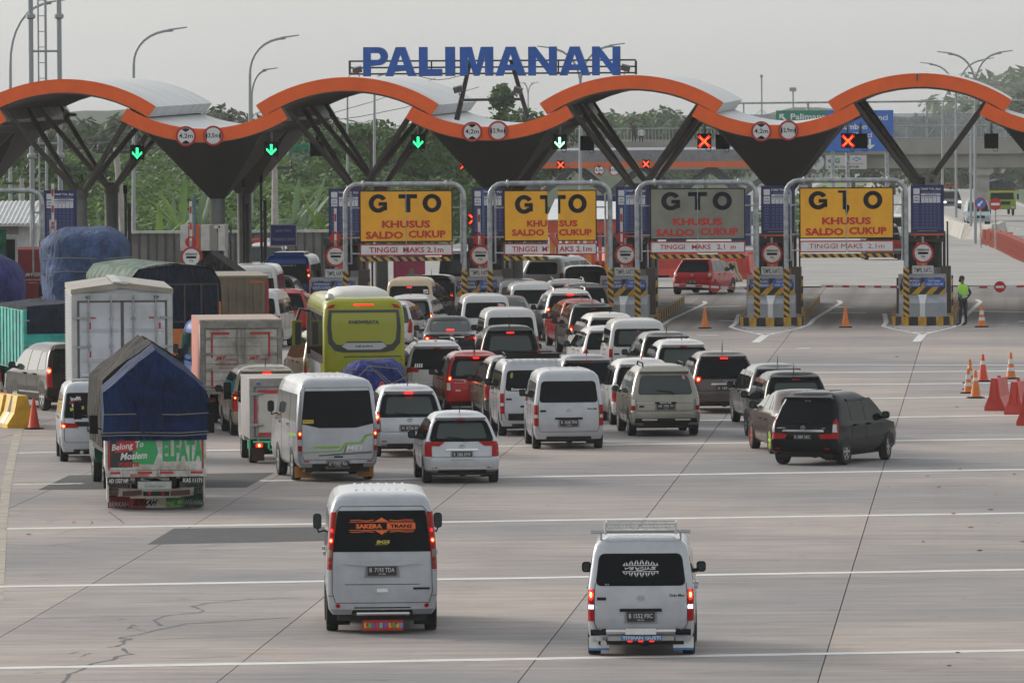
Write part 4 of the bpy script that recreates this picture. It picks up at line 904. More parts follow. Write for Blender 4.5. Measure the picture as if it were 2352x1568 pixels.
  for k in range(len(bd)): k2 = (k + 1) % len(bd); q_ = (bd[k], b0 + k, b0 + k2, bd[k2]); f.append(q_ if side > 0 else q_[::-1])
  return MB().add(v, f).build(name, m, parent or s.root)
 def seam(s, path, wd=.010, m=None, name='panel_gap', off=.004, parent=None):
  mb = MB(); v = []; f = []; pts = []
  for (u0, a), (u1, b) in zip(path, path[1:]):
   for k in range(6): pts.append((u0 + (u1 - u0) * k / 6, a + (b - a) * k / 6))
  pts.append(path[-1]); P3 = []
  for u, z in pts: hw = s.q(z * s.H)[0]; X = u * hw; P3.append((X, s.ry(X, z * s.H) - off, z * s.H))
  for i, p in enumerate(P3):
   a, b = P3[max(i - 1, 0)], P3[min(i + 1, len(P3) - 1)]; dx, dz = b[0] - a[0], b[2] - a[2]; l = math.hypot(dx, dz) or 1; nx_, nz_ = -dz / l * wd / 2, dx / l * wd / 2
   v += [(p[0] + nx_, p[1], p[2] + nz_), (p[0] - nx_, p[1], p[2] - nz_)]
   if i: f.append((2 * i - 2, 2 * i - 1, 2 * i + 1, 2 * i))
  return mb.add(v, f).build(name, m or SEAM, parent or s.root)
 def txt(s, t, u, zf, w, h, m=PTXT, bold=.02, off=.012, parent=None, tilt=0., slant=0., name='lettering'):
  hw = s.q(zf * s.H)[0]; return text(t, u * hw, 0, zf * s.H, w, h, m, parent or s.root, name, bold, tilt, slant, fn=lambda X, Z: s.ry(X, Z) - off)
 def window(s, u, z0, z1, m=GLASS, r=.10, frame=True, inner=None, taper=0.):
  rz = r * s.W / 2 / s.H; p = []
  for cx, cz, a0 in ((u - r, z0 + rz, -90), (u - r - taper, z1 - rz, 0), (-(u - r - taper), z1 - rz, 90), (-(u - r), z0 + rz, 180)):
   for k in range(4): a = math.radians(a0 + 30 * k); p.append((cx + r * math.cos(a), cz + rz * math.sin(a)))
  if frame:
   fr = s.rp('window_seal', [(a * 1.025, z0 + (b - z0) * 1.02 - .006) for a, b in p], BLACK, .005)
  g = s.rp('rear_window', p, m, .010)
  if inner: s.rp('defogger_glass', [(a * .82, z0 + (z1 - z0) * (.5 + (b - (z0 + z1) / 2) / (z1 - z0) * .74)) for a, b in p], inner, .014, g)
  return g
 def lamps(s, poly, lit='', core=None, clear=None, m=None):
  for sg in (-1, 1):
   pp = poly if isinstance(poly[0][0], (tuple, list)) else [poly]
   l = s.rp('tail_lamp', [[(u * sg, z) for u, z in po] for po in pp], m or REDL, .014, nx=4)
   if clear: s.rp('clear_lens', [(u * sg, z) for u, z in clear], CLEARL, .020, l, nx=3)
   if lit in ('b', 'lr'[sg > 0]) and core:
    a, b, w_, h_ = core; c = s.rp('lit_lamp', [((a + w_ * q1) * sg, b + h_ * q2) for q1, q2 in circ(0, 0, 1, 10)], LITR, .024, l, nx=3)
    s.rp('lamp_core', [((a + w_ * .5 * q1) * sg, b + h_ * .5 * q2) for q1, q2 in circ(0, 0, 1, 8)], LITO, .028, c, nx=2)
 def plate(s, t, zf, sub='', w=.43, h=.145, u=0., rec=True):
  hw = s.q(zf * s.H)[0]; x = u * hw; y = s.ry(x, zf * s.H) - .02; z = zf * s.H
  if rec: s.rp('plate_recess_shade', [((x - w * .62) / hw, (z - h * .75) / s.H), ((x + w * .62) / hw, (z - h * .75) / s.H), ((x + w * .56) / hw, (z + h * .7) / s.H), ((x - w * .56) / hw, (z + h * .7) / s.H)], paint(tuple(v * .55 for v in lin_(s.col)), 0, 'recess_shade_paint'), .006)  # raised patch in darkened body colour: the shade of a plate recess, painted on
  p = MB().prism(rrect(x - w / 2, x + w / 2, z - h / 2, z + h / 2, .012), y - .01, y + .02).build('number_plate', PLATE, s.root)
  text(t, x, y - .013, z + h * .12, w * .86, h * .48, PTXT, p, bold=.0)
  if sub: text(sub, x, y - .013, z - h * .33, w * .24, h * .13, PTXT, p)
  return p
 def highlamp(s, zf=.9, w=.30, lit=True, off=.02):
  return s.rp('high_brake_lamp', [(-w / 2, zf - .008), (w / 2, zf - .008), (w / 2, zf + .01), (-w / 2, zf + .01)], LITR if lit else REDL, off)
 def spoiler(s, zf=.925, m=None):
  hw, yr, yf = s.q(zf * s.H); z = zf * s.H; y = s.y0 + yr; w_ = hw * .97; top = s.H * .972; h2 = s.q(top)[0] * .98
  v = []
  rows = [(-.08, z - .02, w_ * .98), (-.09, z + .005, w_ * .98), (.10, top, h2), (.16, top - .02, h2), (.10, z - .03, w_)]
  rings = [[(x * ww, y + dy + s.bow * x * x * .6, zz) for dy, zz, ww in rows] for x in (-1, -.9, -.6, -.2, .2, .6, .9, 1)]
  return MB().loft(rings).build('roof_spoiler', m or s.paint, s.root, 40)
 def wiper(s, zf, u=.1, flip=1):
  hw = s.q(zf * s.H)[0]; f = lambda X, Z: (X, s.ry(X, Z) - .035, Z); z = zf * s.H
  return MB().tube([f(u * hw, z - .02), f(u * hw - .06 * flip, z + .03), f((u - .52 * flip) * hw, z + .075)], [.018, .014, .008], 5).build('wiper', BLACK, s.root)
 def mirrors(s, zf=.60, y=None, m=None, out=.17, h=.17, sides=(-1, 1), tall=False):
  y = s.L * .72 + s.y0 if y is None else y
  for sg in sides:
   x0 = sg * (s.q(zf * s.H)[0] - .02); z = zf * s.H
   if tall:
    o = MB().tube([(x0, y, z - .12), (x0 + sg * .14, y + .02, z - .16), (x0 + sg * .17, y, z - .05)], .018, 6).build('mirror_arm', BLACK, s.root)
    MB().prism(rrect(x0 + sg * .16 - .07, x0 + sg * .16 + .07, z - .10, z + .15, .05), y - .02, y + .07).build('mirror', m or BLACK, s.root); MB().prism(rrect(x0 + sg * .16 - .058, x0 + sg * .16 + .058, z - .088, z + .138, .045), y - .025, y - .0205).build('mirror_glass', GLASSC, s.root)
   else:
    MB().loft([[(x0 + sg * a, y + b, z - .02 + c) for b, c in ((-.03, -.03), (.05, -.03), (.05, .03), (-.03, .03))] for a in (0, .07)]).build('mirror_arm', BLACK, s.root)
    xx = x0 + sg * (.05 + out / 2); rings = []
    for dy, k in ((-.035, .86), (-.03, 1), (.05, .95), (.12, .55)): rings.append([(xx + a * k, y + dy, z + .04 + b * k) for a, b in rrect(-out / 2, out / 2, -h / 2, h / 2, out * .32)])
    MB().loft([r for r in reversed(rings)]).build('mirror', m or BLACK, s.root, 50); MB().prism([(a, b) for a, b in circ(xx, z + .04, out / 2 * .8, 12, h / 2 * .8)], y - .04, y - .0355).build('mirror_glass', GLASSC, s.root)
 def sides(s, glass=GLASS, kind=None, visors=False, handle=True, which=(-1, 1)):
  k = kind or {'hatch': 'mpv'}.get(s.kind, s.kind); L = s.L / 4.1
  W = {'mpv': [[(.40, .625), (1.02, .60), (1.02, .87), (.66, .87)], [(1.09, .60), (1.88, .585), (1.88, .885), (1.09, .885)], [(1.95, .585), (3.22, .59), (3.15, .62), (2.55, .885), (1.95, .885)]],
    'van': [[(.28, .60), (1.25, .60), (1.25, .84), (.30, .84)], [(1.33, .60), (2.25, .60), (2.25, .84), (1.33, .84)], [(2.34, .57), (3.25, .56), (3.0, .84), (2.34, .84)]],
    'sedan': [[(1.05, .70), (1.28, .70), (1.28, .84)], [(1.33, .695), (2.02, .69), (2.02, .91), (1.62, .91)], [(2.08, .69), (2.95, .69), (2.35, .91), (2.08, .91)]],
    'minibus': [[(.35, .58), (1.15, .58), (1.15, .84), (.36, .84)], [(1.22, .58), (2.3, .58), (2.3, .84), (1.22, .84)], [(2.38, .56), (3.25, .54), (3.05, .84), (2.38, .84)]],
    'bus': [[(.5, .50), (2.2, .50), (2.2, .84), (.5, .84)], [(2.28, .50), (4.0, .50), (4.0, .84), (2.28, .84)], [(4.08, .5), (5.8, .5), (5.8, .84), (4.08, .84)], [(5.9, .46), (7.4, .44), (7.4, .84), (5.9, .84)]]}[k]
  if k == 'bus': L = 1
  for sd_ in which:
   for w_ in W: s.sp('side_window', [(a * L, b) for a, b in w_], glass, sd_)
   if k != 'bus':
    for a in (W[1][0][0] - .03, W[2][0][0] - .035):
     s.sp('door_gap', [(a * L, s.lv[1][0] + .03), (a * L + .012, s.lv[1][0] + .03), (a * L + .012, W[1][0][1]), (a * L, W[1][0][1])], SEAM, sd_, .003)
    if handle:
     for a in (W[1][0][0] + .12, W[2][0][0] + .10):
      hw = s.q(.53 * s.H)[0]; y = a * L + s.y0; MB().box(min(sd_ * hw, sd_ * (hw + .045)), max(sd_ * hw, sd_ * (hw + .045)), y, y + .16, .525 * s.H, .55 * s.H).build('door_handle', s.paint, s.root)
 def roofrails(s, m=ALLOY):
  for sg in (-1, 1):
   x = sg * s.q(.975 * s.H)[0] * .93; MB().tube([(x, s.y0 + .62, s.H * .965), (x, s.y0 + .72, s.H + .045), (x, s.y0 + 1.9, s.H + .06), (x, s.y0 + 2.1, s.H * .98)], .022, 6).build('roof_rail', m, s.root)
 def ribs(s, n=6):
  mb = MB(); y0 = s.y0 + s.lv[-1][2] + .3; y1 = s.y1 - s.lv[-1][3] - .1; hw = s.q(s.H)[0]
  for k in range(n): x = -hw * .8 + 1.6 * hw * k / (n - 1); mb.box(x - .02, x + .02, y0, y1, s.H, s.H + .014)
  mb.build('roof_ribs', s.paint, s.root)
 def antenna(s, y=.75, h=.22, x=0):
  MB().tube([(x, s.y0 + y, s.H - .01), (x, s.y0 + y - h * .25, s.H + h)], [.012, .004], 5).build('antenna', BLACK, s.root)
 def fin(s): MB().add([(-.03, s.y0 + .75, s.H), (.03, s.y0 + .75, s.H), (0, s.y0 + 1.0, s.H), (0, s.y0 + .76, s.H + .09)], [(0, 1, 3), (1, 2, 3), (2, 0, 3)]).build('shark_fin', s.paint, s.root)
 def emblem(s, zf, w=.13, h=.09, u=0):
  hw = s.q(zf * s.H)[0]; X = u * hw; y = s.ry(X, zf * s.H) - .012; n = 18; z = zf * s.H; v = []; f = []
  mb = MB()
  for a, b, c in ((w / 2, h / 2, 0), (w * .22, h / 2 * .95, 0), (w * .42, h * .17, h * .22)):
   rings = [[(X + k1 * (a + d1) * 1.0, y + d2, z + c + k2 * (b + d1)) for d1, d2 in ((0, -.006), (-.012, -.006), (-.012, .004), (0, .004))] for k1, k2 in [(math.cos(q * 2 * math.pi / n), math.sin(q * 2 * math.pi / n)) for q in range(n + 1)]]
   mb.loft(rings, False)
  return mb.build('emblem', CHROME, s.root)
 def emblem2(s, zf, w=.12, h=.075):
  X = 0; y = s.ry(0, zf * s.H) - .012; z = zf * s.H; n = 16; mb = MB()
  mb.loft([[(k1 * (w / 2 + d1), y + d2, z + k2 * (h / 2 + d1)) for d1, d2 in ((0, -.006), (-.012, -.006), (-.012, .004), (0, .004))] for k1, k2 in [(math.cos(q * 2 * math.pi / n), math.sin(q * 2 * math.pi / n)) for q in range(n + 1)]], False)
  mb.prism([(-.03, z - .02), (.035, z - .01), (.03, z + .008), (-.02, z), (-.01, z + .02), (-.035, z + .012)], y - .006, y); return mb.build('emblem', CHROME, s.root)
 def mudflaps(s, m, w=.32, h=.3, z0=.10, y=None, text_=None):
  for sg in (-1, 1):
   x = sg * (s.W / 2 - w / 2 - .02); y_ = -s.tr - .08 if y is None else y
   o = MB().box(x - w / 2, x + w / 2, y_, y_ + .02, z0, z0 + h).build('mudflap', m, s.root)
 def bumper_lines(s, z=.37, zb=.30, u=.84, wu=None, bot=None):
  bot = bot or s.lv[3][0]
  s.seam([(-u, z + .16), (-u * .985, bot + .03), (-u * .93, bot + .005), (u * .93, bot + .005), (u * .985, bot + .03), (u, z + .16)])
 def fogs(s, zf=.23, u=.74, w=.14, h=.018): s.rp('reflector', [[(sg * u - w / 2, zf - h / 2), (sg * u + w / 2, zf - h / 2), (sg * u + w / 2, zf + h / 2), (sg * u - w / 2, zf + h / 2)] for sg in (-1, 1)], REDL, .012)
 def lip(s, m=DARK):
  z = s.lv[0][0]; s.rp('lower_valance', [(-.70, z + .001), (.70, z + .001), (.66, z + .035), (-.66, z + .035)], m, .012)
PL = []
def lin_(c): return hx(c) if isinstance(c, str) else c
# lamp outlines
LPV = [(.875, .30), (.995, .30), (.995, .565), (.89, .565)]                    # boxy van
LPT = [(.84, .36), (.99, .36), (.995, .55), (.97, .66), (.88, .62)]             # tall corner lamp
LPW = [[(.80, .385), (.99, .385), (.995, .595), (.82, .595)], [(.46, .595), (.60, .535), (.82, .535), (.82, .595)]]  # wing lamp
LPH = [[(.72, .52), (.99, .48), (.99, .61), (.74, .60)]]
def std_mpv(v, plate=None, sub='', lamps=LPT, lit='', glass=GLASS, inner=None, core=(.92, .56, .05, .035), high=False, z0=.57, z1=.885, hl=.895, emb=True, ant=True, clear=None, gar=True, sides=True, garm=None, wip=True):
 v.window(.88, z0, z1, glass, .09, True, inner); v.lamps(lamps, lit, core, clear); v.spoiler(); v.bumper_lines(); v.fogs()
 if gar: v.rp('chrome_garnish', [(-.45, .47), (.45, .47), (.42, .495), (-.42, .495)], garm or CHROME, .02)
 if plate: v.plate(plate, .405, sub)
 if emb: v.emblem(.525)
 v.highlamp(hl, .30, high, .12)
 if wip: v.wiper(z0 + .015)
 if ant: v.antenna()
 v.mirrors(); v.lip()
 if sides: v.sides()
def std_van(v, plate=None, sub='', lit='', glass=GLASS, lamps=LPV, core=(.93, .50, .05, .04), emb=True, win=(.60, .865), black_bar=True, txt_=None, inner=None):
 v.window(.84, *win, glass, .10, True, inner); v.lamps(lamps, lit, core, [(.885, .40), (.985, .40), (.985, .44), (.885, .44)])
 v.seam([(-.87, .62), (-.875, .28), (-.82, .225), (.82, .225), (.875, .28), (.87, .62)])
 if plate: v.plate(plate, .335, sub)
 if black_bar: v.rp('plate_bar', [(-.40, .38), (.40, .38), (.39, .405), (-.39, .405)], BLACK, .03)
 v.rp('door_handle', [(-.82, .475), (-.65, .475), (-.65, .50), (-.82, .50)], BLACK, .008)
 if emb: v.emblem2(.495)
 v.mirrors(.64, v.y0 + 3.05, out=.15, h=.17); v.sides(); v.lip()
SIL = hx('b0b3b9'); WHT = (.52, .52, .52); SILV = hx('a9acb2')
# ---- 1 nearest van, right
v = Veh('van', 1474, 1501, 1.0, SIL, 'silver white panel van with a roof basket and white floral decal, nearest at lower right', 'van', .3, H=1.86)
std_van(v, 'B 1552 F0C', '03-24', 'b', core=(.935, .52, .045, .045)); v.rp('reverse_lamp', [[(sg * .93 - .045, .405), (sg * .93 + .045, .405), (sg * .93 + .045, .435), (sg * .93 - .045, .435)] for sg in (-1, 1)], LITW, .03)
v.txt('Gran Max', .68, .515, .24, .045, BLACK, .02); v.txt('EURO', .82, .30, .14, .02, GREYP)
dc = mat('decal_white', (.62, .64, .66), .5)
for sg, zz in ((1, .765), (-1, .715)):
 v.seam([(-.36, zz), (.36, zz)], .010, dc, 'decal_line', .013)
 mb = [];
 for k in range(13):
  u = -.33 + k * .055; hgt = .016 + .034 * math.cos((k - 6) / 6 * 1.35); a = (1 if k % 2 else -1) * .018
  mb.append([(u - .017, zz + sg * hgt * .35), (u + a * .6, zz + sg * .004), (u + .017, zz + sg * hgt * .35), (u - a, zz + sg * hgt)] if sg > 0 else [(u - a, zz - hgt), (u + .017, zz - hgt * .35), (u + a * .6, zz - .004), (u - .017, zz - hgt * .35)])
 v.rp('decal_scrolls', mb, dc, .013, nx=2, thick=0)
for path in ([(.31, .752), (.22, .75), (.30, .734), (.18, .733)], [(.17, .733), (.15, .752), (.14, .735), (.02, .728)], [(.10, .754), (.09, .737)], [(.05, .756), (.045, .737)], [(.02, .754), (.0, .737)], [(-.02, .748), (-.06, .735), (-.10, .750), (-.08, .728), (.02, .724)], [(-.13, .75), (-.20, .744), (-.14, .736), (-.22, .730)], [(-.20, .75), (-.26, .742), (-.30, .735), (-.31, .748)]):
 v.seam(path, .012, dc, 'decal_script', .013)
v.txt('ZCO', -.64, .607, .07, .018, dc)
sr = MB().tube([(-.78, -.38, 1.93), (.78, -.38, 1.93)], .018, 6).tube([(-.78, -.26, 1.95), (.78, -.26, 1.95)], .018, 6)
for sg in (-1, 1):
 sr.tube([(sg * .62, -.32, 1.80), (sg * .62, -.32, 1.95)], .02, 6)
rk = sr.build('roof_bars', ALLOY, v.root); mb = MB()
for yy in (-.40, .50):
 for z in (1.96, 2.06): mb.tube([(-.55, yy, z), (.55, yy, z)], .014, 5)
 for k in range(12): x = -.55 + 1.1 * k / 12; mb.tube([(x, yy, 1.96 if k % 2 else 2.06), (x + 1.1 / 12, yy, 2.06 if k % 2 else 1.96)], .007, 4)
for sg in (-.55, .55):
 for z in (1.96, 2.06): mb.tube([(sg, -.40, z), (sg, .50, z)], .014, 5)
 mb.tube([(sg, -.40, 1.9), (sg, -.40, 2.09)], .022, 6)
mb.build('roof_basket', mat('rack_white', (.5, .5, .5), .5), v.root)
yb0 = v.y0 - .07
MB().tube([(-.64, yb0, .40), (.64, yb0, .40)], .042, 8).build('bumper_tube', CHROME, v.root); MB().tube([(-.78, yb0 + .01, .385), (-.54, yb0 - .005, .395)], .05, 8).tube([(.78, yb0 + .01, .385), (.54, yb0 - .005, .395)], .05, 8).build('tube_caps', BLACK, v.root)
MB().box(-.24, .24, yb0 - .05, yb0 + .02, .355, .445).build('bumper_pad', WHITE, v.root); MB().box(-.52, .52, yb0 + .04, yb0 + .07, .255, .325).build('lower_rail', ALLOY, v.root)
tp = MB().box(-.31, .33, yb0 - .0, yb0 + .035, .262, .335).build('name_strip', mat('strip_blue', (.03, .17, .42), .4), v.root); text('TITIPAN GUSTI', .01, yb0 - .003, .30, .60, .05, WHITE, tp, bold=.03)
for k in (-1, 0, 1): MB().box(k * .17 - .035, k * .17 + .035, yb0 + .01, yb0 + .03, .238, .25).build('red_led', LITR, v.root)
for sg in (-1, 1):
 q = MB().box(sg * .66 - .16, sg * .66 + .16, -.42, -.40, .09, .30).build('mudflap', WHITE, v.root); MB().box(sg * .66 - .16, sg * .66 + .16, -.425, -.4205, .09, .125).build('blue_strip', mat('strip_blue', (.03, .17, .42), .4), q)
MB().lathe([(.05, -.1), (.055, .1)], 12, 'y', (-.58, v.y0 + .02, .215)).build('exhaust', CHROME, v.root)
# ---- 2 minibus, centre left foreground
v = Veh('minibus', 876, 1446, -1.0, SILV, 'silver high roof minibus with orange SAKERA TRANS lettering, nearest vehicle at lower left of centre', 'minibus', .3)
v.rp('rear_window', [(-.90, .585), (.90, .585), (.86, .875), (-.86, .875)], GLASS, .010); v.ribs(7)
v.seam([(-.905, .86), (-.86, .885), (-.82, .905), (.82, .905), (.86, .885), (.905, .86)]); v.seam([(-.90, .58), (-.905, .30), (-.86, .225), (.86, .225), (.905, .30), (.90, .58)]); v.seam([(-.99, .355), (.99, .355)]); v.seam([(-.99, .275), (-.9, .275)]); v.seam([(.9, .275), (.99, .275)])
v.lamps([[(.905, .46), (.995, .46), (.995, .865), (.875, .865)]], 'b', (.945, .665, .035, .018)); v.rp('lit_lamp', [[(sg * .942 + .02 * a, .735 + .012 * b) for a, b in circ(0, 0, 1, 8)] for sg in (-1, 1)], LITR, .03)
v.rp('clear_lens', [[(sg * .95 - .036, .47), (sg * .95 + .036, .47), (sg * .95 + .036, .60), (sg * .95 - .036, .60)] for sg in (-1, 1)], mat('lamp_amber_clear', (.16, .13, .09), .2), .020); v.rp('round_reflector', [[(sg * .95 + .032 * a, q + .02 * b) for a, b in circ(0, 0, 1, 10)] for sg in (-1, 1) for q in (.49, .53)], REDL, .026)
OT = mat('decal_orange', (.70, .13, .02), .5); v.txt('SAKERA', -.24, .765, .43, .075, OT, .05); v.rp('decal_box', [(.10, .745), (.64, .745), (.64, .787), (.10, .787)], OT, .012); v.txt('TRANS', .37, .765, .36, .058, GLASS, .04, .016)
for zz, sg in ((.795, 1), (.738, -1)):
 v.seam([(-.62, zz), (.62, zz)], .010, OT, 'decal_line', .013); v.seam([(-.6, zz + sg * .012), (-.45, zz + sg * .014), (-.3, zz + sg * .008), (-.15, zz + sg * .014)], .013, OT, 'decal_scroll', .013); v.seam([(.15, zz + sg * .014), (.3, zz + sg * .008), (.45, zz + sg * .014), (.6, zz + sg * .012)], .013, OT, 'decal_scroll', .013)
 v.rp('decal_crest', [[(-.13, zz + sg * .004), (.13, zz + sg * .004), (.04, zz + sg * .022), (0, zz + sg * .033), (-.04, zz + sg * .022)]] if sg > 0 else [[(-.13, zz - .004), (-.04, zz - .022), (0, zz - .033), (.04, zz - .022), (.13, zz - .004)]], OT, .013, thick=0)
yl = mat('decal_yellow', (.62, .55, .08), .5); v.txt('BGS', .03, .655, .21, .05, yl, .03, slant=.2); v.txt('Sakera trans', .0, .637, .2, .014, yl)
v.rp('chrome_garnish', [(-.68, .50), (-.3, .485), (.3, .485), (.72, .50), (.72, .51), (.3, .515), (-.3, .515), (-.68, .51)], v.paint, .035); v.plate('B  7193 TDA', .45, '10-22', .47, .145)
v.rp('door_handle', [(-.10, .30), (.10, .30), (.10, .325), (-.10, .325)], CHROME, .02); v.rp('badge', [(.56, .318), (.86, .318), (.86, .332), (.56, .332)], BLACK, .012); v.rp('reflector', [[(sg * .82 + .045 * a, .205 + .015 * b) for a, b in circ(0, 0, 1, 12)] for sg in (-1, 1)], REDL, .012)
MB().tube([(-.42, v.y0 + .02, .34), (.44, v.y0 + .02, .34)], .03, 8).build('tow_bar', CHROME, v.root); v.rp('lower_valance', [(-.62, .142), (.62, .142), (.52, .195), (-.52, .195)], DARK, .010); v.mudflaps(BLACK, .36, .26, .12)
q = MB().box(-.32, .34, v.y0 + .10, v.y0 + .12, .06, .23).build('name_strip', mat('strip_red', (.45, .02, .02), .5), v.root)
for k, (ch, c) in enumerate(zip('KebalPaido', ['e0c020', '58b040', '4070d0', 'd04040', '50b0c0', '5060d0', 'e0a020', '50a040', 'd0c030', '50a0e0'])): text(ch, -.27 + k * .062 + (.02 if k > 4 else 0), v.y0 + .097, .145, .055, .085, mat('toy_letter_' + str(k), hx(c), .5), q, bold=.05)
v.mirrors(.70, 3.0, tall=True); v.sides()
# ---- 3 silver minibus with green stripes
v = Veh('minibus', 762, 1101, -7.4, SILV, 'silver minibus with green graphic stripes and yellow mudflaps beside the blue tarp truck', 'minibus', .3)
v.rp('rear_window', [(-.90, .56), (-.45, .52), (.45, .52), (.90, .56), (.87, .875), (-.87, .875)], GLASS, .010); v.ribs(6)
v.seam([(-.89, .88), (-.88, .905), (.88, .905), (.89, .88)]); v.seam([(-.90, .56), (-.905, .26), (-.86, .215), (.86, .215), (.905, .26), (.90, .56)])
v.lamps([[(.885, .30), (.985, .30), (.99, .49), (.90, .49)]], 'b', (.935, .465, .035, .022), [(.895, .35), (.98, .35), (.98, .41), (.895, .41)])
GRN = mat('stripe_green', (.18, .40, .03), .4); GRY = mat('stripe_grey', (.10, .10, .11), .4)
v.rp('stripe', [[(-.88, .29), (-.86, .282), (.1, .295), (.1, .31)], [(-.62, .345), (-.58, .325), (.05, .33), (.05, .348)], [(.05, .31), (.12, .31), (.24, .375), (.17, .375)], [(.2, .36), (.62, .37), (.62, .385), (.2, .378)], [(.55, .375), (.62, .375), (.74, .45), (.67, .45)], [(.67, .435), (.88, .45), (.88, .465), (.67, .452)]], GRN, .011, thick=0)
v.rp('stripe', [[(-.5, .262), (-.48, .25), (.85, .275), (.85, .295)], [(.12, .27), (.16, .27), (.24, .35), (.20, .35)]], GRY, .012, thick=0); v.txt('MEI', .4, .325, .33, .10, WHITE, .02, slant=.3)
v.rp('sticker', [(-.87, .565), (-.60, .565), (-.60, .60), (-.87, .60)], mat('sticker_yellow', (.62, .45, .03), .5), .014); v.txt('KITA DI', -.735, .583, .19, .05, BLACK, .0, .018)
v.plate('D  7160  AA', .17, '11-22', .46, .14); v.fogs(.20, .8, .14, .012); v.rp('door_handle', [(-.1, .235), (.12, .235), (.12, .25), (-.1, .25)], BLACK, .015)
v.mudflaps(mat('mudflap_yellow', (.50, .20, .02), .7), .36, .24, .08); v.mirrors(.66, 2.75, tall=True, sides=(-1,)); v.sides(GLASSC); v.sp('stripe', [(.2, .44), (1.6, .42), (1.6, .45), (.2, .47)], GRN, -1, .009); v.lip()
# ---- 4 silver small car, centre
v = Veh('hatch', 1057, 1107, -4.3, SIL, 'silver small car with plate B 2886 KFW, between two minibuses in front', 'car', .35, L=4.07)
std_mpv(v, 'B  2886 KFW', '10-22', LPW, '', GLASS, GLASSC, z0=.60); v.seam([(-.8, .26), (-.75, .225), (.75, .225), (.8, .26)], .03, CHROME, 'chrome_strip', .012)
# ---- 5 silver family car
v = Veh('mpv', 937, 1047, -4.5, SIL, 'silver family car with both brake lamps lit, plate H 8726 EF', 'car', .35)
std_mpv(v, 'H  8726 EF', '04-23', LPT, 'b', GLASS, GLASSC, (.93, .57, .055, .045), True, clear=[(.86, .38), (.98, .38), (.98, .47), (.86, .47)], gar=False); v.ribs(6)
# ---- 24 silver white van centre
v = Veh('van', 1303, 1029, -4.0, SIL, 'silver white van with plate B 2568 TFH in the middle of the queue', 'van', .25)
std_van(v, 'B  2568 TFH', '10-20', ''); v.txt('Gran Max', .68, .515, .24, .045, BLACK, .02); v.ribs(5)
# ---- van with roof basket behind it
v = Veh('van', 1222, 999, -4.5, SIL, 'silver van with a black roof basket and Entrew lettering', 'van', .25)
std_van(v, 'B 1790 UOK', '', '', lamps=[(.875, .30), (.995, .30), (.995, .565), (.89, .565)]); v.txt('Entrew', -.45, .618, .36, .055, WHITE, .03); v.rp('round_sticker', circ(-.70, .80, .045, 12, .04), mat('sticker_olive', (.25, .25, .05), .5), .014)
mb = MB()
for z in (1.93, 2.02): mb.tube([(-.68, -.45, z), (.68, -.45, z), (.62, 1.3, z), (-.62, 1.3, z), (-.68, -.45, z)], .02, 5)
for k in range(8): mb.tube([(-.66 + k * .188, -.45, 1.93), (-.62 + k * .177, 1.3, 1.93)], .012, 4)
mb.box(-.66, .66, -.47, -.44, 1.93, 2.03); mb.build('roof_basket', BLACK, v.root); v.rp('black_bumper', [(-.98, .21), (.98, .21), (.98, .30), (-.98, .30)], BLACK, .02)
# ---- grey car left of it
v = Veh('mpv', 1182, 966, -6, hx('5d5a54'), 'dark grey family car whose left flank shows beside the van with roof basket', 'car', .4); std_mpv(v, ant=False)
# ---- beige suv
v = Veh('mpv', 1522, 999, -5.7, hx('8d8a80'), 'beige SUV with roof rails and plate AG 1996 VV', 'car', .35, W=1.72, H=1.74, tr=.34, L=4.4, rr=.14, ro=.9)
v.window(.80, .60, .86, GLASSC, .10); v.lamps([[(.875, .375), (.99, .375), (.99, .53), (.885, .53)]], '', None, [(.88, .44), (.985, .44), (.985, .53), (.89, .53)]); v.bumper_lines(); v.seam([(-.87, .475), (.87, .475)], .02, CHROME, 'chrome_strip', .012)
v.rp('badge_bar', [(-.32, .465), (.32, .465), (.30, .49), (-.30, .49)], BLACK, .02); v.txt('PANTHER', 0, .478, .28, .03, WHITE, .03, .026); v.plate('AG  1996  VV', .425, '11-22', .43, .13); v.rp('door_handle', [(-.76, .415), (-.62, .415), (-.62, .44), (-.76, .44)], BLACK, .012)
v.rp('bumper_steps', [[(-.70, .232), (-.26, .232), (-.26, .255), (-.70, .255)], [(.26, .232), (.70, .232), (.70, .255), (.26, .255)]], CHROME, .06); v.rp('black_bumper', [(-.92, .20), (.92, .20), (.88, .262), (-.88, .262)], BLACK, .04); v.wiper(.61, .25); v.roofrails(BLACK); v.mirrors(out=.2, h=.2, m=CHROME); v.sides(GLASSC); v.lip(); v.rp('round_sticker', circ(.66, .83, .05, 12, .028), mat('sticker_redwhite', (.45, .2, .18), .5), .016); v.spoiler(.915)
# ---- white family car behind gran max / panther
v = Veh('mpv', 1475, 974, -6, WHT, 'white family car between the silver van and the beige SUV', 'car'); std_mpv(v, None, '', LPT, '', gar=False)
# ---- brown family car
v = Veh('mpv', 1660, 947, -6, hx('554c4c'), 'purple brown family car with antenna, plate N 1419', 'car', .3, W=1.69, H=1.60)
std_mpv(v, 'N   1419  CD', '', LPH, 'l', GLASS, None, (.84, .56, .07, .04), True); v.antenna(.8, .30)
# ---- grey small car
v = Veh('hatch', 1787, 977, -8, hx('55565a'), 'dark grey small car with small antenna left of the black one', 'car', .4); std_mpv(v, None, '', [[(.82, .42), (.99, .42), (.99, .58), (.84, .6)]], 'l', GLASS, GLASSC, (.9, .53, .04, .03))
# ---- black suv behind avanza
v = Veh('mpv', 1824, 1010, -8, hx('1d1d1f'), 'black family car with grey green rear glass, behind the black car turning right', 'car', .1); std_mpv(v, None, '', LPT, 'l', GLASS, GLASSC, (.93, .60, .04, .04))
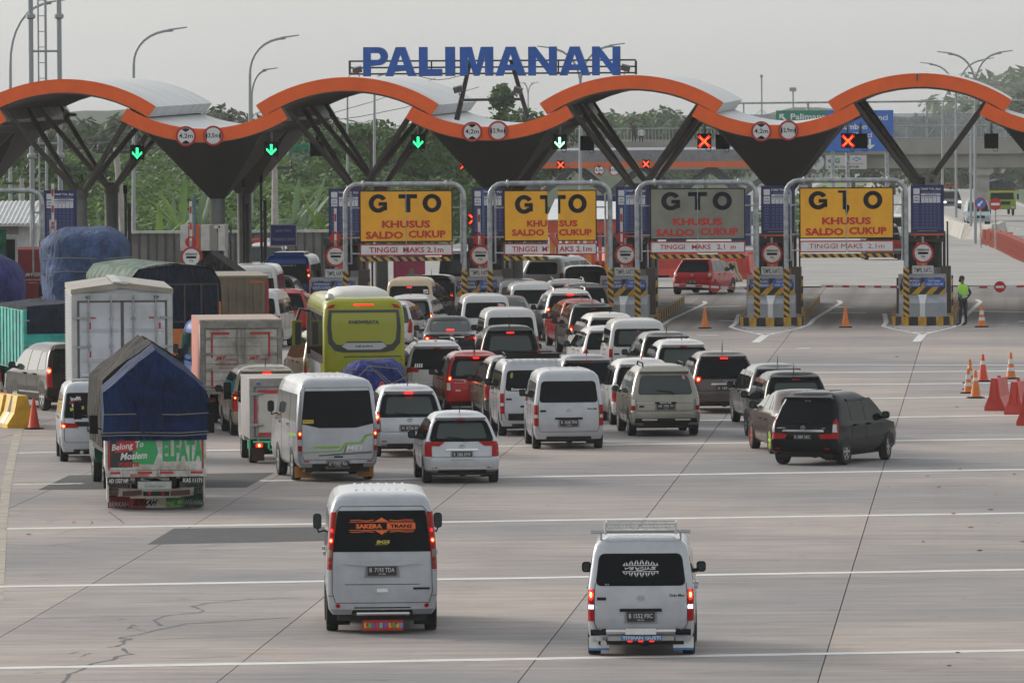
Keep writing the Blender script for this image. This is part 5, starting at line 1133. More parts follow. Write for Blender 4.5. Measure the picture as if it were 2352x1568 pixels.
# ---- brown sedan with coloured rims
RIMR = mat('rim_red', (.50, .05, .02), .4); RIMG = mat('rim_lime', (.50, .70, .05), .4)
v = Veh('sedan', 1852, 1040, -9.5, hx('5a4c45'), 'brown sedan with red front rim and lime rear rim behind the black car', 'car', .35); v.window(.8, .72, .90, GLASS, .1); v.sides(GLASSC); v.mirrors(.70); v.lamps([(.7, .5), (.98, .5), (.98, .62), (.72, .62)]); v.bumper_lines()
for c in list(v.root.children):
 if c.name.startswith('wheel') and not c.name.startswith('wheel_arch'):
  c.scale = (1.04, 1, 1)
  m_ = RIMR if c.location.y > .5 else RIMG
  for r_ in c.children: r_.data = wheelset(v.tr, m_)[1]
# ---- black car turning right
v = Veh('mpv', 1868, 1066, 21.5, hx('131417'), 'black family car turning right, plate B 2989 UKC', 'car', .1, steer=.16)
v.window(.86, .565, .895, GLASS, .13); v.spoiler(.925); v.bumper_lines(); v.fogs(.235); v.lamps([[(.84, .37), (.99, .37), (.99, .56), (.95, .645), (.88, .60)], [(.52, .37), (.84, .37), (.84, .445), (.47, .43)]], '', None, [(.86, .46), (.97, .46), (.95, .57), (.87, .57)])
v.rp('chrome_garnish', [(-.62, .465), (.62, .465), (.60, .495), (-.60, .495)], CHROME, .022); v.plate('B  2989  UKC', .385, '04-23', rec=False); v.emblem(.525); v.txt('AVANZA', -.66, .515, .22, .028, CHROME, .02, slant=.4); v.txt('1.3G', .60, .515, .07, .025, CHROME, .02); v.wiper(.57, .22); v.mirrors(.61); v.sides(); v.ribs(6); v.lip(); v.sp('weather_visor', [(1.08, .87), (2.3, .87), (2.25, .90), (1.08, .90)], GLASS, 1, .03)
v.sp('fuel_flap', [(.55, .455), (.72, .455), (.72, .52), (.55, .52)], v.paint, 1, .006); MB().box(-.75, -.45, -.42, -.40, .12, .34).box(.45, .75, -.42, -.40, .12, .34).build('mudflap', BLACK, v.root); v.rp('tail_badge', [(-.1, .875), (.1, .875), (.1, .885), (-.1, .885)], GREYP, .012)
# ---- right hand queue, second and third rows
v = Veh('mpv', 1567, 918, -6, WHT, 'white family car with a blue cloth at its rear glass', 'car', H=1.63); std_mpv(v, None, '', LPT, '', GLASS, GLASSC); v.ribs(5); v.rp('blue_cloth', [(-.82, .60), (-.55, .60), (-.58, .63), (-.75, .645)], mat('cloth_blue', (.10, .36, .62), .8), .02)
v = Veh('mpv', 1532, 899, -7, hx('4d4b49'), 'dark grey car just left of the white family car with blue cloth', 'car', .3); std_mpv(v)
v = Veh('mpv', 1348, 959, -6, hx('77767a'), 'grey car seen between the two silver vans', 'car', .35, H=1.62); std_mpv(v)
v = Veh('van', 1463, 885, -4, WHT, 'white van with a red dot on its rear glass', 'van', .1); std_van(v, None, '', '', GLASS, inner=GLASSC); v.rp('red_dot', circ(0, .835, .05, 12, .008), mat('dot_red', (.5, .04, .03), .5), .02)
v = Veh('hatch', 1398, 868, -8, WHT, 'small white hatchback half hidden left of the white van', 'car', H=1.50); std_mpv(v, None, '', [[(.80, .40), (.99, .40), (.99, .52), (.88, .60), (.82, .52)]], '')
v = Veh('mpv', 1402, 846, -9, hx('c9c7c0'), 'cream car with a black rear end above the small white hatchback', 'car', .1); std_mpv(v, None, '', LPT, '')
v = Veh('mpv', 1361, 815, -7, hx('26272a'), 'black family car beside the red one, left lamp lit white', 'car', .1, H=1.62); std_mpv(v, None, '', LPW, 'l', core=(.9, .5, .04, .05))
v = Veh('hatch', 1338, 799, -8, hx('8f1418'), 'red family car behind the black one in the right hand queue', 'car', .1, H=1.56); std_mpv(v, None, '', LPT, '')
v = Veh('mpv', 1308, 783, -6, WHT, 'white SUV with L shaped lamps lit on its left and high brake lamp', 'car', .05, W=1.75, H=1.70); std_mpv(v, None, '', [[(.80, .60), (.98, .60), (.95, .66), (.82, .66)], [(.86, .40), (.97, .40), (.97, .60), (.86, .60)]], 'l', core=(.9, .62, .06, .03), high=True); v.roofrails()
v = Veh('mpv', 1346, 764, -5, hx('3a3d40'), 'dark green grey SUV with a white paper in its rear glass', 'car', .2); std_mpv(v, None, '', LPT, ''); v.rp('paper', [(.62, .62), (.74, .62), (.74, .70), (.62, .70)], WHITE, .02)
v = Veh('mpv', 1306, 753, -4, WHT, 'white SUV with a long lit high brake lamp near the portal post', 'car', W=1.75); std_mpv(v, None, '', LPT, '', high=True); v.roofrails()
v = Veh('van', 1345, 728, -2, hx('1a1b1d'), 'black van with an antenna against the portal post', 'van', .1, H=1.82); v.window(.88, .55, .90, GLASS, .1); v.mirrors(.62); v.sides(); v.antenna(); v.lamps(LPV); v.bumper_lines()
v = Veh('mpv', 1344, 722 + 18, -2, hx('2a2a2c'), 'black car with a lit red lamp squeezed between a white SUV and the black van', 'car', .1) if False else None
v = Veh('van', 1171, 853, -4, WHT, 'white van with plain dark rear glass behind the black people carrier', 'van', .1); std_van(v, None, '', '')
v = Veh('mpv', 1171, 891, -3.5, hx('17181b'), 'black people carrier with a lit high brake lamp and round chrome emblem', 'car', .1, W=1.78, H=1.76, tr=.33)
std_mpv(v, None, '', LPT, '', GLASS, GLASSC, high=True); v.antenna(.9, .3); v.seam([(-.84, .46), (.84, .46)], .03, CHROME, 'chrome_strip', .03)
v = Veh('sedan', 1034, 838, -3, hx('1b1d24'), 'black sedan with lit tail lamps and plate B 129 ENT', 'car', .1); v.window(.80, .715, .90, GLASSC, .12); v.lamps([(.42, .555), (.50, .53), (.98, .55), (.98, .60), (.80, .625)], 'b', (.86, .575, .07, .025)); v.seam([(-.45, .60), (.45, .60)], .03, CHROME, 'chrome_strip', .01)
v.emblem(.63, .12, .08); v.plate('B  129  ENT', .50, ''); v.rp('high_brake_lamp', [(-.15, .725), (.15, .725), (.15, .745), (-.15, .745)], LITR, .02); v.mirrors(.70); v.sides(); v.bumper_lines(); v.txt('COROLLA ALTIS', .5, .635, .3, .02, CHROME)
v = Veh('hatch', 1091, 946, -6, hx('a31315'), 'red small car with lit left lamp, plate A 1287', 'car', .1, H=1.60)
std_mpv(v, 'A   1287  RL', '04-21', LPT, 'l', GLASS, GLASSC, (.88, .57, .05, .035), gar=False, emb=False, clear=[(.86, .38), (.97, .38), (.97, .5), (.86, .5)]); v.emblem2(.50, .14, .08); v.fin(); v.txt('ASTRA', -.62, .375, .14, .04, WHITE, .03); v.seam([(-.78, .555), (-.42, .545), (-.36, .50), (-.74, .50)], .014, CHROME, 'lamp_outline', .016); v.highlamp(.90, .25, True, .175)
v = Veh('mpv', 1002, 928, -4, WHT, 'white SUV with roof rails and family stickers right of the green bus', 'car', W=1.70, H=1.70, tr=.34)
std_mpv(v, None, '', [[(.60, .53), (.98, .50), (.98, .60), (.64, .61)]], '', gar=False, ant=False); v.roofrails(); v.fin()
for k in range(4): v.rp('family_sticker', [(-.76 + k * .07, .60), (-.71 + k * .07, .60), (-.715 + k * .07, .66), (-.755 + k * .07, .66)], WHITE, .02, thick=0)
v.rp('flower_sticker', circ(.74, .84, .05, 9, .02), mat('sticker_pink', (.65, .35, .42), .5), .02, thick=0); v.rp('black_bumper', [(-.9, .20), (.9, .20), (.85, .30), (-.85, .30)], BLACK, .02)
v = Veh('van', 1115, 806, -3, WHT, 'white van with red BOSS sticker on its rear glass', 'van', .1, W=1.62, H=1.80); std_van(v, None, '', ''); q = v.rp('sticker', [(.52, .80), (.80, .785), (.80, .83), (.52, .845)], WHITE, .014, thick=0); v.txt('BOSS', .66, .815, .24, .05, SRED, .05, .018, tilt=-.08)
v = Veh('sedan', 1168, 782, -4, hx('4c453c'), 'brown black sedan roof showing between white vans', 'car', .2); v.window(.8, .72, .9, GLASSC, .1); v.sides(); v.lamps([(.7, .5), (.98, .5), (.98, .62), (.72, .62)])
v = Veh('van', 1222, 768, -3, WHT, 'white van with black roof edge and black rear glass', 'van', .1, H=1.75, W=1.6); std_van(v, None, '', ''); v.mirrors(.60, m=BLACK)
v = Veh('van', 1194, 753, -3, hx('8b9095'), 'silver grey van with green tinted rear glass, farthest of three vans', 'van', .3, H=1.66, W=1.6); std_van(v, None, '', '', GLASSC)
v = Veh('mpv', 1255, 694, 22, WHT, 'white double cab pickup turning right under the broken board', 'pickup', L=4.9, H=1.75, W=1.8, tr=.36, wb=3.0, name='pickup_truck'); v.window(.75, .62, .87, GLASS, .1); v.sides(GLASSC); v.mirrors(.62, m=CHROME); v.lamps(LPT, '', None); v.bumper_lines()
MB().box(-.5, .5, .9, 1.15, v.H, v.H + .08).build('red_light_bar', REDL, v.root)
v = Veh('van', 943, 766, 3, hx('c2ad92'), 'beige van with white OT sticker left of the black cars', 'van', .1, W=1.66); std_van(v, None, '', ''); v.rp('sticker', [(.62, .73), (.82, .73), (.82, .80), (.62, .80)], WHITE, .014, thick=0); v.txt('OT', .72, .755, .12, .08, BLACK, .05, .02); v.highlamp(.84, .2, True, .02)
v = Veh('mpv', 944, 782 + 8, 8, WHT, 'white family car below the beige van, right lamp lit', 'car', H=1.60); std_mpv(v, None, '', LPT, 'r', GLASS, GLASSC, (.92, .58, .045, .04))
v = Veh('hatch', 895, 803, 9, WHT, 'white small car just right of the green bus roof, red mirror side lamp', 'car', H=1.55); std_mpv(v, None, '', LPT, '', GLASSC)
v = Veh('mpv', 955, 757, 9, hx('2a211d'), 'dark brown car with lit right lamp beside the beige van', 'car', .1, H=1.62); std_mpv(v, None, '', LPT, 'r', core=(.93, .58, .05, .045))
v = Veh('mpv', 992, 743, 9, hx('131416'), 'black SUV with lit right lamp under the striped bar', 'car', .1, W=1.76, H=1.70); std_mpv(v, None, '', LPT, 'r', core=(.93, .56, .05, .045))
v = Veh('minibus', 1064, 703, 5, hx('2b2e31'), 'dark minibus with grey glass seen through the leftmost portal post', 'minibus', .1, H=2.1, W=1.7); v.window(.85, .60, .84, GLASSC, .12); v.lamps([(.8, .33), (.98, .33), (.98, .45), (.8, .45)], 'r', (.88, .38, .07, .02)); v.sides(); v.bumper_lines()
v = Veh('minibus', 667, 731, 6.5, hx('1c3f86'), 'blue high roof minibus with dark glass near the grey fence', 'minibus', .1, W=1.72); v.rp('rear_window', [(-.90, .55), (.90, .55), (.87, .86), (-.87, .86)], GLASS, .010); v.lamps([[(.90, .42), (.99, .42), (.99, .86), (.88, .86)]], 'r', (.945, .68, .04, .02)); v.rp('lit_lamp', [[(.94 + .03 * a, .76 + .014 * b) for a, b in circ(0, 0, 1, 8)]], LITR, .03)
v.sides(); v.mirrors(.66, 2.9, tall=True); v.txt('( sholawat )', -.05, .835, .75, .05, WHITE, .01, .016); v.rp('roof_pod', [(-.5, .985), (.5, .985), (.5, .99), (-.5, .99)], v.paint, .05); MB().box(-.55, .55, v.y0 + .8, v.y0 + 2.5, 2.28, 2.38).build('roof_vent', v.paint, v.root)
v = Veh('hatch', 1597, 676, 17, hx('a81018'), 'red hatchback driving away beyond the lowered barrier', 'car', .05, L=3.66, W=1.63, H=1.47, wb=2.45, ro=.5, tr=.28); std_mpv(v, 'B  1873  SRE', '', [[(.78, .46), (.95, .46), (.97, .56), (.90, .60), (.80, .56)]], '', GLASS, gar=False, m=None) if False else None
v.window(.84, .60, .88, GLASS, .13); v.lamps([[(.78, .47), (.93, .47), (.96, .54), (.90, .60), (.79, .56)]], '', None, [(.80, .49), (.92, .49), (.93, .55), (.81, .56)], mat('lamp_pinkish', (.35, .12, .12), .2)); v.spoiler(); v.bumper_lines(); v.emblem(.53, .12, .08); v.plate('B  1873  SRE', .33, rec=False); v.wiper(.61, .3); v.mirrors(.66); v.sides(GLASSC); v.lip()
v = Veh('van', 176 + 44, 1058, -2, SIL, 'silver van with Indit Balik BAROKAH sticker, half hidden by the tarp trucks', 'van', .25, H=1.86, ro=.7)
v.window(.90, .56, .87, GLASS, .06); v.lamps([[(.50, .435), (.98, .42), (.99, .525), (.58, .50)]], 'l', (.92, .455, .06, .022), [(.60, .49), (.97, .495), (.98, .52), (.62, .502)]); v.seam([(-.9, .56), (-.9, .27), (-.85, .25), (.85, .25), (.9, .27), (.9, .56)]); v.rp('plate_bar', [(-.62, .45), (.62, .45), (.55, .505), (-.6, .51)], BLACK, .008); v.plate('B  2698  TFB', .42, '', rec=False)
v.txt('Indit', -.62, .80, .24, .09, WHITE, .04, .016, tilt=.14); q = v.rp('sticker', [(-.80, .735), (-.46, .765), (-.44, .79), (-.79, .765)], mat('sticker_red', (.5, .02, .03), .5), .014, thick=0); v.txt('NGAJAK', -.62, .763, .24, .06, BLACK, .04, .02, tilt=.14); v.txt('Balik', -.58, .72, .22, .07, WHITE, .04, .016, tilt=.14); v.txt('BAROKAH', -.56, .675, .32, .08, yl, .04, .016, tilt=.14)
v.sides(); v.lip(); MB().box(-.55, .1, 0, .25, 1.86, 1.90).tube([(-.3, .2, 1.97), (.6, .1, 1.97)], .05, 8).build('roof_load', ALLOY, v.root)
MB().lathe([(.045, -.1), (.05, .1)], 10, 'y', (-.35, v.y0 + .05, .24)).build('exhaust', CHROME, v.root)
v = Veh('mpv', 611, 998, -5, hx('8a8070'), 'beige family car behind the small green edged box truck, left flank showing', 'car', .35, W=1.77, H=1.72, L=4.6); std_mpv(v, None, '', LPT, 'l', high=True, core=(.93, .55, .03, .02)); v.ribs(4)
v = Veh('mpv', 171, 941, -15.5, hx('241e18'), 'brown people carrier angled left beside the teal truck', 'car', .0, W=1.83, H=1.78, L=4.73, tr=.37, wb=2.75); v.window(.86, .57, .885); v.lamps(LPT, 'l', (.94, .60, .05, .045)); v.sides(GLASSC); v.mirrors(.62, out=.2); v.bumper_lines(); v.spoiler(); v.sp('chrome_strip', [(.9, .26), (3.0, .25), (3.0, .27), (.9, .28)], CHROME, -1, .02)
v = Veh('mpv', 762, 915, -9, hx('6f675b'), 'beige grey people carrier half hidden between the courier truck and the bus', 'car', .3, H=1.88, W=1.75); v.sides(GLASS); v.window(.85, .58, .85); v.lamps([(.88, .3), (.98, .3), (.98, .49), (.9, .49)]); v.ribs(5)
v = Veh('minibus', 584, 757, 4, WHT, 'white high roof minibus at the left of the blue one', 'minibus', H=2.25); v.rp('rear_window', [(-.9, .56), (.9, .56), (.87, .80), (-.87, .80)], GLASS, .01); v.sides(); v.seam([(-.8, .80), (-.8, .88), (.8, .88), (.8, .80)])
v = Veh('van', 590, 800, 8, WHT, 'white van in front of the white high roof minibus', 'van'); std_van(v, None, '', 'r')
v = Veh('mpv', 632, 741, 6, hx('6c6a68'), 'grey car left of the red one near the blue minibus', 'car', .3); std_mpv(v, None, '', LPT, '')
v = Veh('hatch', 655, 770, 6, hx('a01a1c'), 'red car in front of the blue minibus, mostly hidden', 'car', .05); std_mpv(v, None, '', LPT, '')
v = Veh('mpv', 613, 655, 4, WHT, 'white police style SUV with a red light bar on the roof', 'car', W=1.8, H=1.75); std_mpv(v, None, '', LPT, '', GLASSC); MB().box(-.72, -.12, .6, .85, 1.77, 1.90).box(.12, .72, .6, .85, 1.77, 1.90).build('red_light_bar', mat('lightbar_red', (.5, .03, .03), .3), v.root); MB().box(-.12, .12, .6, .85, 1.77, 1.92).build('light_bar_centre', WHITE, v.root)
v = Veh('minibus', 518, 930, -7, hx('2d5fa6'), 'blue minibus squeezed between the container truck and the courier truck', 'minibus', .1, H=2.3, W=1.75); v.sides(GLASS); v.mirrors(.62, 2.9, tall=True); v.window(.85, .58, .85)
# ---- green coach
LIME = hx('8f9119')
v = Veh('bus', 827, 943, -3.6, LIME, 'lime green tourist coach with PARIWISATA on its rear', 'bus', .0)
BK = mat('coach_black', (.02, .024, .026), .3)
v.rp('window_surround', [(-.90, .74), (-.88, .61), (-.72, .545), (-.5, .53), (.5, .53), (.72, .545), (.88, .61), (.90, .74), (.88, .895), (-.88, .895)], BK, .012)
v.rp('rear_window', [(-.80, .74), (-.77, .64), (-.68, .60), (-.6, .595), (.6, .595), (.68, .60), (.77, .64), (.80, .74), (.80, .87), (-.80, .87)], mat('lime_film', hx('8f9220'), .25), .02)
v.rp('badge_surround', [(-.60, .575), (-.42, .535), (.42, .535), (.60, .575), (.42, .625), (-.42, .625)], BK, .026); v.rp('silver_badge', [(-.55, .582), (-.40, .553), (.40, .553), (.55, .582), (.46, .612), (-.46, .612)], ALLOY, .034)
v.txt('adi putro', 0, .582, .46, .06, BK, .05, .04); v.txt('PARIWISATA', 0, .79, .80, .10, BK, .05, .026); v.txt('KOGA TRANS', -.50, .322, .50, .07, OT, .05, .012); v.txt('082313716300', .52, .325, .48, .07, BK, .02, .012); v.rp('green_square', [(.20, .317), (.26, .317), (.26, .335), (.20, .335)], mat('square_green', (.03, .35, .1), .5), .012)
v.rp('high_brake_lamp', [(-.26, .935), (.26, .935), (.25, .943), (-.25, .943)], LITR, .02); v.rp('top_lamp', [[(-.93, .905), (-.77, .915), (-.74, .945), (-.90, .935)], [(.77, .915), (.93, .905), (.90, .935), (.74, .945)]], REDL, .02)
v.rp('white_panel', [(-.78, .18), (.78, .18), (.78, .29), (-.78, .29)], WHITE, .012); v.rp('red_strip', [(-.76, .272), (.76, .272), (.76, .288), (-.76, .288)], mat('strip_red', (.45, .02, .02), .5), .02); v.seam([(-.99, .30), (.99, .30)], .03); v.txt('BB.011.3046', -.50, .245, .55, .08, BK, .02, .02)
v.lamps([[(.80, .15), (.98, .15), (.97, .27), (.90, .295), (.80, .28)]])
v.rp('led_dots', [[(sg * (.84 + .045 * (k % 3)) + .012 * a, .17 + .0115 * (k // 3) + .0035 * b) for a, b in circ(0, 0, 1, 6)] for sg in (-1, 1) for k in range(30)], LITR, .03, nx=2, thick=0)
for sg in (-1, 1): v.sp('window_band', [(.25, .43), (7.6, .40), (7.6, .87), (.35, .87)], BK, sg, .004)
v.sides(GLASS, which=(-1, 1)); rings = []
for y, k, h in ((-.95, .55, 0), (-.9, .78, .10), (-.4, .82, .24), (1.0, .82, .27), (2.2, .78, .24), (2.7, .6, 0)):
 rings.append([(x * k, y, v.H - .04 + h * z + (0 if z else 0)) for x, z in ((-.95, 0), (-.88, .6), (-.6, .95), (0, 1.06), (.6, .95), (.88, .6), (.95, 0))])
MB().loft([r[::-1] for r in rings], True, True).build('roof_ac_unit', mat('ac_cream', (.55, .54, .50), .45, var=.1), v.root, 60)
MB().lathe([(.02, -.45), (.1, -.4), (.13, 0), (.1, .4), (.02, .45)], 10, 'y', (-.85, v.y0 + .9, v.H - .02)).build('roof_duct', ALLOY, v.root, 60)
MB().tube([(-1.02, 5.6, 2.5), (-1.25, 5.7, 2.55), (-1.36, 5.7, 2.2)], .05, 8).build('mirror_arm', BK, v.root); q = MB().prism(rrect(-1.48, -1.22, 1.55, 2.25, .05), 5.6, 5.75).build('mirror', v.paint, v.root); MB().prism(rrect(-1.40, -1.24, 1.58, 2.2, .04), 5.585, 5.5995).build('mirror_glass', GLASSC, q)
[v.rp('rear_seam_light', [(sg * .97 - .02, .31), (sg * .97 + .02, .31), (sg * .97 + .02, .33), (sg * .97 - .02, .33)], REDL, .01) for sg in (-1, 1)]; v.sp('silver_flank', [(.7, .16), (6.0, .16), (6.0, .42), (1.4, .42)], ALLOY, -1, .006); v.lip()
# ================= TRUCKS
TARPM = {}
def tarpmat(c, name):
 k = (c, name)
 if k in TARPM: return TARPM[k]
 m = bpy.data.materials.new(name); t, p = nodes(m); N = t.nodes.new; L = t.links.new; c3 = hx(c)
 tc = N('ShaderNodeTexCoord'); n1 = N('ShaderNodeTexNoise'); n1.inputs['Scale'].default_value = 1.4; n1.inputs['Detail'].default_value = 6; n1.inputs['Distortion'].default_value = 1.2; L(tc.outputs['Object'], n1.inputs['Vector'])
 rp = N('ShaderNodeValToRGB'); rp.color_ramp.elements[0].position = .35; rp.color_ramp.elements[0].color = (*[v * .5 for v in c3], 1); rp.color_ramp.elements[1].position = .7; rp.color_ramp.elements[1].color = (*[v * 1.15 for v in c3], 1)
 L(n1.outputs['Fac'], rp.inputs[0]); L(rp.outputs[0], p.inputs['Base Color']); p.inputs['Roughness'].default_value = .75; p.inputs['Specular IOR Level'].default_value = .2
 mp = N('ShaderNodeMapping'); mp.inputs['Scale'].default_value = (1, 1, .35); L(tc.outputs['Object'], mp.inputs[0])
 n2 = N('ShaderNodeTexNoise'); n2.inputs['Scale'].default_value = 2.6; n2.inputs['Detail'].default_value = 5; n2.inputs['Distortion'].default_value = 1.5; L(mp.outputs[0], n2.inputs['Vector'])
 bp = N('ShaderNodeBump'); bp.inputs['Strength'].default_value = 1; bp.inputs['Distance'].default_value = .3; L(n2.outputs['Fac'], bp.inputs['Height']); L(bp.outputs[0], p.inputs['Normal'])
 TARPM[k] = m; return m
def nz(p, f=1.0): return noise.noise(Vector(p) * f)
def tarp(prof, y0, y1, ny, amp, m, root, name='tarpaulin', end=True):
 """prof: open outline (x,z) from left hem over the roof to right hem; pushed along y, with cloth folds"""
 pts = []
 for (a, b), (c, d) in zip(prof, prof[1:]):
  for k in range(5): pts.append((a + (c - a) * k / 5, b + (d - b) * k / 5))
 pts.append(prof[-1]); rings = []; sx = R.uniform(0, 99)
 cz = min(z for x, z in pts)
 def dsp(x, y, z):
  q = nz((x + sx, y, z), 1.3) * amp + nz((x, y + sx, z), 3.5) * amp * .4; ln = math.hypot(x, z - cz) or 1
  sag = math.sin((y - y0) / max(.1, (y1 - y0)) * math.pi * 3) ** 2 * amp * .5
  return (x + x / ln * q, y, z + (z - cz) / ln * (q - sag))
 for j in range(ny + 1):
  y = y0 + (y1 - y0) * j / ny; rings.append([dsp(x, y, z) for x, z in pts])
 mb = MB(); mb.loft([r[::-1] for r in rings], False, False); n = len(pts)
 if end:      # rear curtain as a grid between the outline and a centre line
  r0 = rings[0]; cx = 0; g = []
  for k in range(5):
   f_ = 1 - k / 4; g.append([(cx + (p[0] - cx) * f_, p[1] - .03 * (k > 0) + nz((p[0] * f_ * 2 + sx, 3, p[2]), 1.5) * amp * .8 * (k > 0), p[2] if f_ == 1 else cz + (p[2] - cz) * (f_ if True else 1)) for p in r0])
  mb.loft(g, False, False)
 return mb.build(name, m, root, 50)
def lump(c, r, amp, m, root, name='tarpaulin', e=.6, n=36, k=18):
 mb = MB(); rings = []; sx = R.uniform(0, 99); se = lambda v, q: math.copysign(abs(v) ** q, v)
 for j in range(k + 1):
  ph_ = -math.pi / 2 + math.pi * j / k; ring = []
  for i in range(n):
   a = 2 * math.pi * i / n; x = se(math.cos(ph_), e) * se(math.cos(a), e); y = se(math.cos(ph_), e) * se(math.sin(a), e); z = se(math.sin(ph_), e)
   q = 1 + amp * (nz((x * 1.5 + sx, y * 1.5, z * 1.5)) + .5 * nz((x * 4 + sx, y * 4, z * 4))); ring.append((c[0] + x * r[0] * q, c[1] + y * r[1] * q, c[2] + z * r[2] * q))
  rings.append(ring)
 return mb.loft(rings).build(name, m, root, 70)
def truck(x, y, psi, label, W=2.05, L=5.6, ro=1.3, wb=3.2, tr=.39, cab=WHT, cat='truck', dual=True, bedz=.85, name='truck', cabH=2.15):
 g = gp(x, y); h = psi + math.degrees(math.atan((x - 2320) / FPX)); t = empty(name, g, -math.radians(h), label, cat, 'trucks in the queue'); PL.append((label, g, h, L, W, ro))
 for yw in (0, wb):
  for sx in (-1, 1):
   add_wheel(t, sx * (W / 2 - .14), yw, tr, GALV)
   if dual and yw == 0: add_wheel(t, sx * (W / 2 - .40), yw, tr, GALV)
 MB().box(-.42, -.32, -ro + .1, L - ro - 1.6, tr * 1.3, bedz).box(.32, .42, -ro + .1, L - ro - 1.6, tr * 1.3, bedz).box(-.5, .5, -.1, .1, tr - .1, tr + .1).lathe([(.08, -.2), (.2, -.1), (.22, .0), (.2, .1), (.08, .2)], 12, 'y', (0, 0, tr)).build('chassis', DARK, t)
 y1 = L - ro; c = MB(); rings = []
 for z, k, a, b in ((.45, .96, 0, 0), (.6, 1, 0, 0), (1.25, 1, 0, .02), (cabH - .1, .92, .0, .28), (cabH, .80, .15, .45)):
  w_ = W / 2 * .96 * k; rings.append([(-w_, y1 - 1.55 + a, z), (w_, y1 - 1.55 + a, z), (w_, y1 - b, z), (-w_, y1 - b, z)])
 c.loft(rings).build('cab', paint(cab), t, 30)
 for sx in (-1, 1): MB().prismx([(y1 - 1.3, 1.3), (y1 - .25, 1.3), (y1 - .35, cabH - .2), (y1 - 1.3, cabH - .2)], sx * W * .475 - .012, sx * W * .475 + .012).build('side_window', GLASS, t); MB().box(sx * (W / 2 + .22) - .09, sx * (W / 2 + .22) + .09, y1 - .1, y1 - .04, 1.35, 1.75).tube([(sx * W * .45, y1 - .2, 1.4), (sx * (W / 2 + .22), y1 - .08, 1.5)], .02, 5).build('mirror', BLACK, t)
 return t
def lamps_t(t, z, W, y, lit='', w=.2, h=.1, dx=.12, m=REDL):
 for sx in (-1, 1):
  c = sx * (W / 2 - dx - w / 2); l = MB().box(c - w / 2, c + w / 2, y - .04, y, z - h / 2, z + h / 2).build('tail_lamp', m, t)
  if lit in ('b', 'lr'[sx > 0]): q = MB().prism(rrect(c - w * .42, c + w * .42, z - h * .42, z + h * .42, .02), y - .05, y - .0405).build('lit_lamp', LITR, l); MB().prism(circ(c, z, h * .3, 10), y - .056, y - .0505).build('lamp_core', LITO, q)
# ---- blue tarp truck
t = truck(357, 1164, -.8, 'truck with a pointed navy blue tarpaulin and a green ELFATA tailgate', 2.06, 5.9, cab=hx('c8c8c4')); yr = -1.32
wp = mat('tailgate_white', (.50, .50, .49), .55, var=.3, scale=3., dirt=(.30, .27, .22)); RED_ = mat('decal_red', (.42, .015, .02), .5); GR_ = mat('decal_green', (.02, .30, .09), .5)
tg = MB().box(-1.03, 1.03, yr, yr + .05, .84, 1.52).build('tailgate', wp, t)
MB().box(-1.05, -1.0, yr - .02, yr + .04, .70, 1.55).box(1.0, 1.05, yr - .02, yr + .04, .70, 1.55).box(-1.0, 1.0, yr - .01, yr + .04, .70, .83).build('gate_frame', wp, t)
for sx in (-1, 1): MB().box(sx * 1.03 - .02, sx * 1.03 + .02, yr + .05, 2.9, .8, 1.5).build('side_board', wp, t)
MB().box(-1, 1, yr + .06, 2.9, .78, .84).build('bed_floor', DARK, t)
y = yr - .002
MB().box(-1.0, -.48, y - .002, y, .90, 1.48).build('decal_dark', mat('decal_black', (.02, .02, .022), .5), tg); MB().prism([(-.48, .98), (-.05, .95), (.05, 1.2), (.0, 1.45), (-.35, 1.48), (-.48, 1.3)], y - .002, y).build('decal_green', GR_, tg); MB().prism([(-.85, 1.2), (-.4, 1.25), (-.35, 1.47), (-.8, 1.48)], y - .005, y - .003).build('decal_red', RED_, tg)
wt_ = mat('decal_white2', (.62, .62, .62), .5)
text('Belong To', -.58, y - .008, 1.33, .66, .17, wt_, tg, bold=.02, slant=.25, tilt=.12); text('Moslem', -.45, y - .008, 1.14, .55, .15, wt_, tg, bold=.03, slant=.25, tilt=.05); text('FOREVER', -.55, y - .008, .96, .42, .09, RED_, tg, bold=.04)
text('ELFATA', .56, y - .008, 1.24, .84, .44, GR_, tg, bold=.05)
MB().box(-.99, -.95, y - .006, y - .003, .86, 1.46).box(.95, .99, y - .006, y - .003, .86, 1.46).build('red_tape', RED_, tg)
for a, b in ((-.95, -.72), (-.38, -.08), (.08, .36), (.72, .97)): MB().box(a, b, yr - .016, yr - .011, .76, .81).build('red_tape', RED_, t)
for a in (-.72, 0, .64): MB().box(a - .015, a + .015, yr - .04, yr, .70, .86).box(a + .05, a + .08, yr - .04, yr, .70, .86).build('hinge', wp, t)
text('MEGAH NUNGGAL', -.33, yr - .018, .735, .4, .06, RED_, t)
for a, s_, w_ in ((-.78, 'AD 1327 NP', .46), (.76, 'KAS 11171', .44)): p_ = MB().box(a - w_ / 2, a + w_ / 2, yr - .01, yr + .02, .54, .69).build('number_plate', PLATE, t); text(s_, a, yr - .012, .62, w_ * .88, .085, PTXT, p_)
MB().box(-.38, .32, yr + .02, yr + .3, .42, .60).build('tool_box', mat('galv_box', (.42, .44, .44), .35, .5, var=.2), t); text('SINAR PERMATA MULIA', -.03, yr + .018, .50, .42, .05, mat('print_teal', (.1, .2, .2), .5), t)
bz = []
for k in range(13): a = -1 + k / 6; bz.append([(a * .78, yr - .12 + .10 * a * a + d1, z + .05 * a * a) for d1, z in ((0, .26), (0, .42), (.12, .44), (.12, .26))])
bb = MB().loft(bz).build('lamp_bumper', mat('bumper_frame', (.30, .27, .22), .5, .3, var=.3), t, 40)
mb = MB(); m2 = MB()
